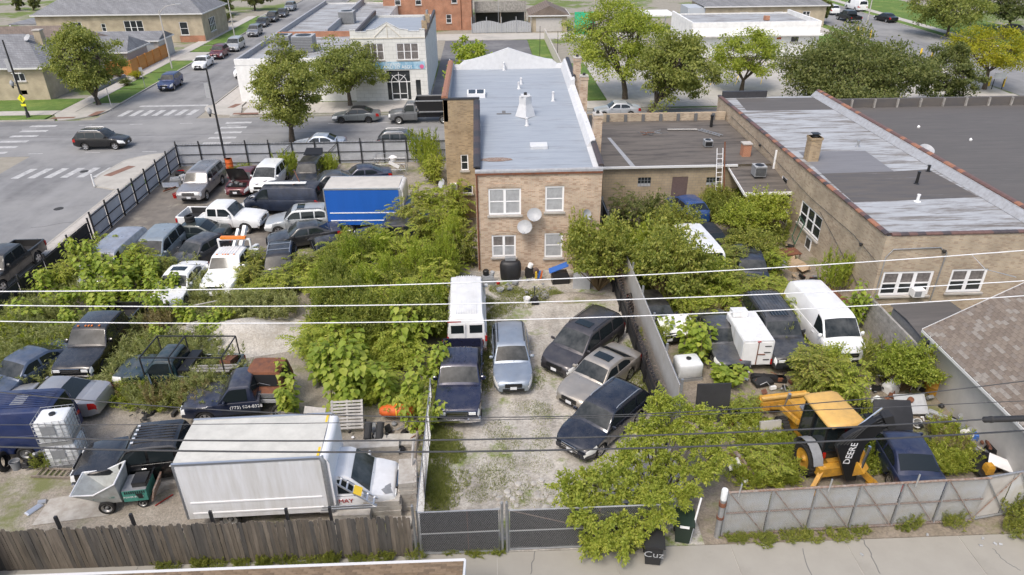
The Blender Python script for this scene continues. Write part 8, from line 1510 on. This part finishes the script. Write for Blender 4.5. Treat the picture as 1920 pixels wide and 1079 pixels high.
for x in (-.62,.62):
    for y in (-.38,.38): MB().b2(x-.04,x+.04,y-.04,y+.04,0,.7).build('leg','wood',t)
junk('cardboard_boxes','torn cardboard boxes by the brick wall','cardboard',1490,505,[('box',(.9,.7,.5),(0,0,0),R_(0,0,20),'cardboard'),('box',(.7,.6,.4),(-.1,.7,.2),R_(0,20,60),'cardboard'),('flap',(.8,.5,.05),(.3,-.5,.3),R_(15,0,30),'cardboard'),('white_bag',(.6,.5,.4),(-.8,.2,0),R_(0,0,0),'dish')]); tag(MB().box((19.3,34.6,.35),(.5,3.2,.06),rz=R(12),ry=R(10)).build('board','rust'),'long rusty board lying along the brick wall','board'); junk('wall_clutter','black and white odds and ends at the foot of the brick wall','clutter',1525,535,[('box',(.6,.4,.4),(0,0,0),R_(0,0,20),'black'),('part',(.4,.3,.3),(.3,.5,0),R_(0,0,0),'galv'),('red_can',.1,(-.3,.8,.0),R_(0,0,0),'red'),('part',(.5,.4,.3),(-.2,-.5,0),R_(0,0,40),'white')])
tag(MB().tube([(19.7,40.8,.3),(20.0,42.0,.3),(20.3,42.1,1.7),(20.1,40.9,1.7),(19.7,40.8,.3)],.035,6).build('metal_gate','darkgreen2'),'green metal gate frame leaning on the brick wall','gate')
q=P(1430,453,.8); t=thing('wheel_trim','round silver wheel trim hung in the bushes','wheel trim',(q.x,q.y,.8)); MB().lathe([(.02,.06),(.25,.03),(.3,-.03)],axis='y',n=18,cap=False).build('disc','alum',t,True)
junk('wall_scrap','rods, pipes and bags heaped under the low building wall','scrap',1375,385,[('pipe',(2.6,.1,.1),(-.3,.3,.7),R_(0,3,8),'white'),('bag',(.8,.6,.6),(.3,-.2,0),R_(0,0,20),'black'),('carpet',(1.0,.5,.4),(.6,-.6,.2),R_(0,30,60),'cardboard'),('panel',(.9,.1,.9),(-1.0,.4,0),R_(10,0,0),'teal'),('part',(.5,.4,.4),(1.0,.2,.1),R_(0,0,0),'brownpaint')]); q=P(1212,455,0); tag(MB().box((q.x,q.y,.9),(1.1,.7,.05),rz=R(20),rx=R(25)).build('lattice_panel','cream'),'cream plastic lattice behind the steel fence','lattice'); junk('fence_scrap','rusty scrap behind the steel fence','scrap',1182,440,[('part',(.6,.5,.4),(0,0,.5),R_(0,0,20),'rust'),('can',.15,(.2,-.4,.7),R_(0,0,0),'dish'),('part',(.5,.7,.5),(.5,-.8,.3),R_(0,0,0),'black')])
# ================================================================ BINS
def bin_(label,u,v,rz,m='plastic',graf=False):
    q=P(u,v); t=thing('wheelie_bin',label,'bin',(q.x,q.y,.035),R(rz),'bins by the gate'); b=MB(); rows=[[(x*k,y*k2,z) for x,y in ((-1,-1),(1,-1),(1,1),(-1,1))] for k,k2,z in ((.25,.28,.06),(.3,.34,.95),(.33,.37,.97),(.33,.37,1.02))]; b.grid(rows,closed=True); b.f.append((3,2,1,0)); b.build('body',m,t); 
    l=MB(); l.grid([[(x,y,1.03+.06*(1-(x/.36)**2)*(1 if abs(y)<.3 else .3)) for x in (-.35,-.2,0,.2,.35)] for y in (-.42,-.3,0,.3,.42)],flip=False); l.build('lid',m,t,True); MB().b2(-.35,.35,-.43,-.39,.98,1.04).build('lid_lip',m,t); MB().tube([(-.25,.42,1.0),(.25,.42,1.0)],.02,6).build('handle','black',t)
    for s in (-1,1): MB().lathe([(.02,-.03),(.12,-.03),(.12,.03),(.02,.03)],(s*.27,.3,.12),'x',14).build('wheel','rubber',t)
    if graf: text('graffiti','Cuz','dish',t,(0,-.345,.6),(R(94),0,0),.42,.002)
    else: MB().b2(-.16,.16,-.45,-.44,.93,1.04).build('sticker','white',t)
    return t
bin_('black wheeled bin with sprayed graffiti in front of the gate tree',1222,1050,-10,'plastic',True); mat('darkgreen',(.012,.025,.016),.5); bin_('dark green wheeled bin with white sticker under the no parking notice',1278,1010,-14,'darkgreen')
# ================================================================ STREET FURNITURE
def lamp(label,u,v,ut,vt,banner=True):
    q=P(u,v); tp_=HY(ut,vt,q.y); H_=max(7.2,tp_.z); t=thing('street_lamp',label,'street lamp',(q.x,q.y,0),0,'black street lamps'); MB().lathe([(.2,0),(.18,.5),(.11,.7),(.09,3),(.07,H_)],n=12).build('pole','iron',t,True); MB().tube([(0,0,3.3),(-.45,-.05,3.5)],.03,6).build('bracket','iron',t); MB().lathe([(.06,3.15),(.12,3.4)],(-.5,-.05,0),n=12).build('lantern_base','iron',t); MB().lathe([(.1,3.4),(.2,3.55),(.2,3.75),(.08,3.95)],(-.5,-.05,0),n=14).build('globe','dish',t,True)
    if banner: MB().b2(-.5,-.1,-.02,.02,4.8,6.1).build('banner','dish',t); MB().tube([(-.78,0,6.25),(0,0,6.25)],.015,5).build('banner_arm','iron',t)
    return t
l1=lamp('black street lamp with banner and yellow walking sign at the left edge',54,222,0,75); s_=MB().add([(0,-.14,2.55),(.42,-.14,2.1),(0,-.14,1.65),(-.42,-.14,2.1)],[(0,3,2,1)]).build('warning_sign','signyellow',l1); 
b=MB(); b.lathe([(.02,-.005),(.06,-.002)],(0,-.15,2.33),'y',8); b.bar((0,-.15,2.26),(-.01,-.15,2.06),.09,.01); b.bar((-.01,-.15,2.06),(-.12,-.15,1.85),.05,.01); b.bar((-.01,-.15,2.06),(.1,-.15,1.86),.05,.01); b.bar((0,-.15,2.22),(.12,-.15,2.1),.04,.01); b.bar((0,-.15,2.22),(-.12,-.15,2.08),.04,.01); b.build('walking_figure','black',s_); MB().b2(-.25,.25,-.15,-.135,1.3,1.55).build('arrow_sign','signyellow',l1)
lamp('black street lamp with banner by the corner of the iron fence',419,283,390,128)
def arm_lamp(label,u,v,h,dirx,grp='tall green street lamps'):
    q=P(u,v); t=thing('street_light',label,'street light',(q.x,q.y,0),0,grp); MB().lathe([(.11,0),(.07,h)],n=8).build('pole','siding',t,True); MB().tube([(0,0,h-.3),(dirx*1.0,0,h+.5),(dirx*2.4,0,h+.75)],.04,6).build('arm','siding',t); MB().box((dirx*2.7,0,h+.75),(.7,.28,.13)).build('lamp_head','dish',t)
arm_lamp('tall street light arching over the side road verge',323,130,7.5,1); arm_lamp('farther tall street light on the side road',440,68,7,1); arm_lamp('tall street light arching at the upper right',1815,62,8,1.0); q=P(1640,56); arm_lamp('slim street light by the black pickup, far right',1623,56,7,.3)
def signpost(label,u,v,h=2.4,m='galv',plate=None,grp='sign posts'):
    q=P(u,v); t=thing('sign_post',label,'sign post',(q.x,q.y,0),0,grp); MB().b2(-.03,.03,-.03,.03,0,h).build('post',m,t)
    if plate: MB().b2(-.2,.2,-.05,-.035,h-.5,h-.05).build('plate',plate,t)
signpost('thin sign post on the verge by the dark blue suv',273,167,2.6,'galv','dish'); signpost('thin sign post on the corner verge',211,208,2.4); signpost('dark post beside the lawn behind the white parapet',1012,112,4.5,'iron'); signpost('shorter dark post at the end of the white wall',1045,112,3.8,'iron'); signpost('thin tall post in the pale fence at the back alley',935,58,5,'dish'); signpost('dark service pole behind the top left bungalow',262,48,7,'bark')
b=tag(MB().lathe([(.06,0),(.06,.95),(.04,1.0)],n=10).build('bollard','white',loc=(P(178,352).x,P(178,352).y,.1)),'white flexible bollard at the pavement corner','bollard')
for i,(u,v) in enumerate(((1607,64),(1617,66),(1631,71),(1725,107),(1746,112),(1771,117),(1853,162),(1880,163))):
    tag(MB().lathe([(.12,0),(.12,1.1),(.08,1.16)],n=10).build('bollard','yellow',loc=(P(u,v).x,P(u,v).y,0)),'yellow bollard in the car park, %s from the left'%('first second third fourth fifth sixth seventh eighth'.split()[i]),'bollard','yellow bollards')
q=P(1868,168); t=thing('sign_board','white board on two black legs beside the yellow post','sign',(q.x,q.y,0)); MB().b2(-.7,.7,-.03,.03,1.2,1.9).build('board','white',t)
for x in (-.6,.6): MB().b2(x-.04,x+.04,-.03,.03,0,1.2).build('leg','iron',t)
t=thing('iron_railing','white railing in front of the far garden, top left','railing',(-41.5,140,0),R(90)); b=MB().b2(0,10,-.02,.02,1.0,1.06); b.build('rail','white',t)
for i in range(26): MB().b2(i*.4,i*.4+.05,-.02,.02,0,1.15).build('baluster','white',t)
tag(MB().lathe([(.09,0),(.05,1),(.05,3.2),(.1,3.3),(.16,3.6),(.04,3.8)],n=8).build('garden_post','iron',loc=(P(185,198).x,P(185,198).y-.3,0)),'dark garden lamp post under the corner tree','lamp post')
# litter and cracks on the alley
rnd=random.Random(12); b=MB()
for pts in ([(1003,1035),(995,1079)],[(1505,1030),(1520,1079)],[(1610,1003),(1628,1030),(1650,1079)],[(1860,1030),(1885,1055),(1915,1072)]):
    q=[P(*p) for p in pts]
    for a,c in zip(q,q[1:]):
        n=6; pr=a
        for k in range(1,n+1): m=a+(c-a)*(k/n)+Vector((rnd.uniform(-.04,.04),rnd.uniform(-.04,.04),0)); b.bar((pr.x,pr.y,.034),(m.x,m.y,.034),.025,.006); pr=m
struct(b.build('alley_crack','tar'))
for i,(u,v,m) in enumerate(((1175,1057,'white'),(1738,1005,'white'),(1615,1042,'white'),(1838,1025,'white'),(1842,1012,'white'),(1865,1022,'white'),(1875,1023,'dish'))):
    q=P(u,v); tag(MB().box((q.x,q.y,.06),(.11,.07,.04),rz=i,rx=.3).build('litter','dish'),'crumpled white litter on the alley, %s from the left'%('first third second fourth fifth sixth seventh'.split()[i]),'litter','litter on the alley')
q=P(1245,1035); struct(MB().add([(q.x+.5*math.cos(a*.4)*(1+.2*math.sin(a*2)),q.y+.45*math.sin(a*.4)*(1+.2*math.cos(a*3)),.032) for a in range(16)],[tuple(range(16))]).build('damp_stain','tar'))
q=P(1010,935); rnd=random.Random(7); st=[]
for i in range(46): st.append((rnd.uniform(-1.9,1.3),rnd.uniform(-.6,.9),rnd.uniform(.05,.16)))
b=MB()
for x,y,r in st: b.lathe([(r,0),(r*.9,r*.35),(r*.4,r*.5)],(q.x+x,q.y+y,.03),n=7)
o=b.build('loose_stones','blockstone'); tag(o,'pale loose stones on the gravel inside the gate','stones',None,'stuff')

# small scrap nobody could count, strewn over the yards
def debris(label,poly,n,m,seed,smax=.5):
    rnd=random.Random(seed); b=MB()
    for u,v,_,_ in scat(poly,n,1,1,seed):
        q=P(u,v); k=rnd.random(); s_=rnd.uniform(.08,smax); z=.05+rnd.uniform(0,.25)
        if k<.45: b.box((q.x,q.y,z),(s_,s_*rnd.uniform(.3,1),s_*rnd.uniform(.1,.6)),rz=rnd.uniform(0,6),rx=rnd.uniform(-.5,.5))
        elif k<.75: a=rnd.uniform(0,6); l=s_*1.8; b.tube([(q.x,q.y,z),(q.x+l*.5*math.cos(a),q.y+l*.5*math.sin(a),z+rnd.uniform(0,.2)),(q.x+l*math.cos(a+.5),q.y+l*math.sin(a+.5),z+rnd.uniform(-.05,.3))],rnd.uniform(.012,.04),5)
        else: b.lathe([(s_*.3,0),(s_*.35,s_*.2),(s_*.2,s_*.4)],(q.x,q.y,z-.05),n=8)
    return tag(b.build('scrap_litter',m),label,'scrap',None,'stuff')
RY=[(1590,760),(1700,700),(1790,790),(1880,860),(1900,885),(1740,890),(1620,830)]; RL=[(1370,790),(1440,780),(1470,890),(1380,905),(1360,850)]; RM=[(1380,705),(1500,700),(1640,690),(1680,730),(1560,760),(1420,740)]; LY=[(480,790),(560,790),(790,800),(790,850),(700,860),(620,850)]
for i,(m,nm) in enumerate((('black','black'),('galv','grey metal'),('rust','rusty'),('white','white'),('greyplastic','dull grey'))):
    debris('%s scrap pieces strewn by the shingled garage'%nm,RY,(44,34,22,14,26)[i],m,40+i); debris('%s scrap pieces strewn left of the backhoe'%nm,RL,(16,12,10,6,10)[i],m,50+i,.4); debris('%s scrap pieces strewn below the white cargo van'%nm,RM,(22,12,8,5,12)[i],m,60+i,.4); debris('%s scrap pieces strewn round the standing pallet'%nm,LY,(14,10,8,5,16)[i],m,70+i,.5)
debris('odd scrap pieces strewn below the iron fence saplings',[(60,600),(260,590),(330,640),(200,640),(60,640)],40,'greyplastic',80); debris('dark scrap pieces strewn among the weeds',[(230,740),(420,740),(420,790),(250,800)],34,'rubber',81,.35); debris('odd pieces strewn along the brick wall',[(1450,430),(1530,520),(1590,580),(1540,590),(1470,510),(1430,450)],40,'cardboard',82,.4); debris('dark pieces strewn along the brick wall',[(1450,430),(1530,520),(1590,580),(1540,590),(1470,510),(1430,450)],30,'black',83,.4); debris('small odds and ends below the brick house wall',[(905,525),(1000,530),(1040,545),(1010,560),(915,545)],26,'greyplastic',84,.3)
# backhoe: hoses
bh=[o for o in bpy.data.objects if o.name=='backhoe'][0]
for k in range(4): MB().tube([bl(1570+k*6,835,19.5-.05*k),bl(1600+k*9,812-4*k,19.4),bl(1650+k*4,785+k*5,19.8)],.018,5,False).build('hose','rubber',bh,True)
q=P(490,372,.9); o=MB(); rnd=random.Random(3); o.grid([[(q.x-.8+.2*i,q.y-.7+.2*j,1.0+.25*math.sin(i*.9)*math.cos(j*.7)+rnd.uniform(-.06,.06)+.04*i) for i in range(8)] for j in range(7)]); tag(o.build('torn_sheet','white',None,True),'crumpled white sheet over the nose of the dark blue van','sheet')
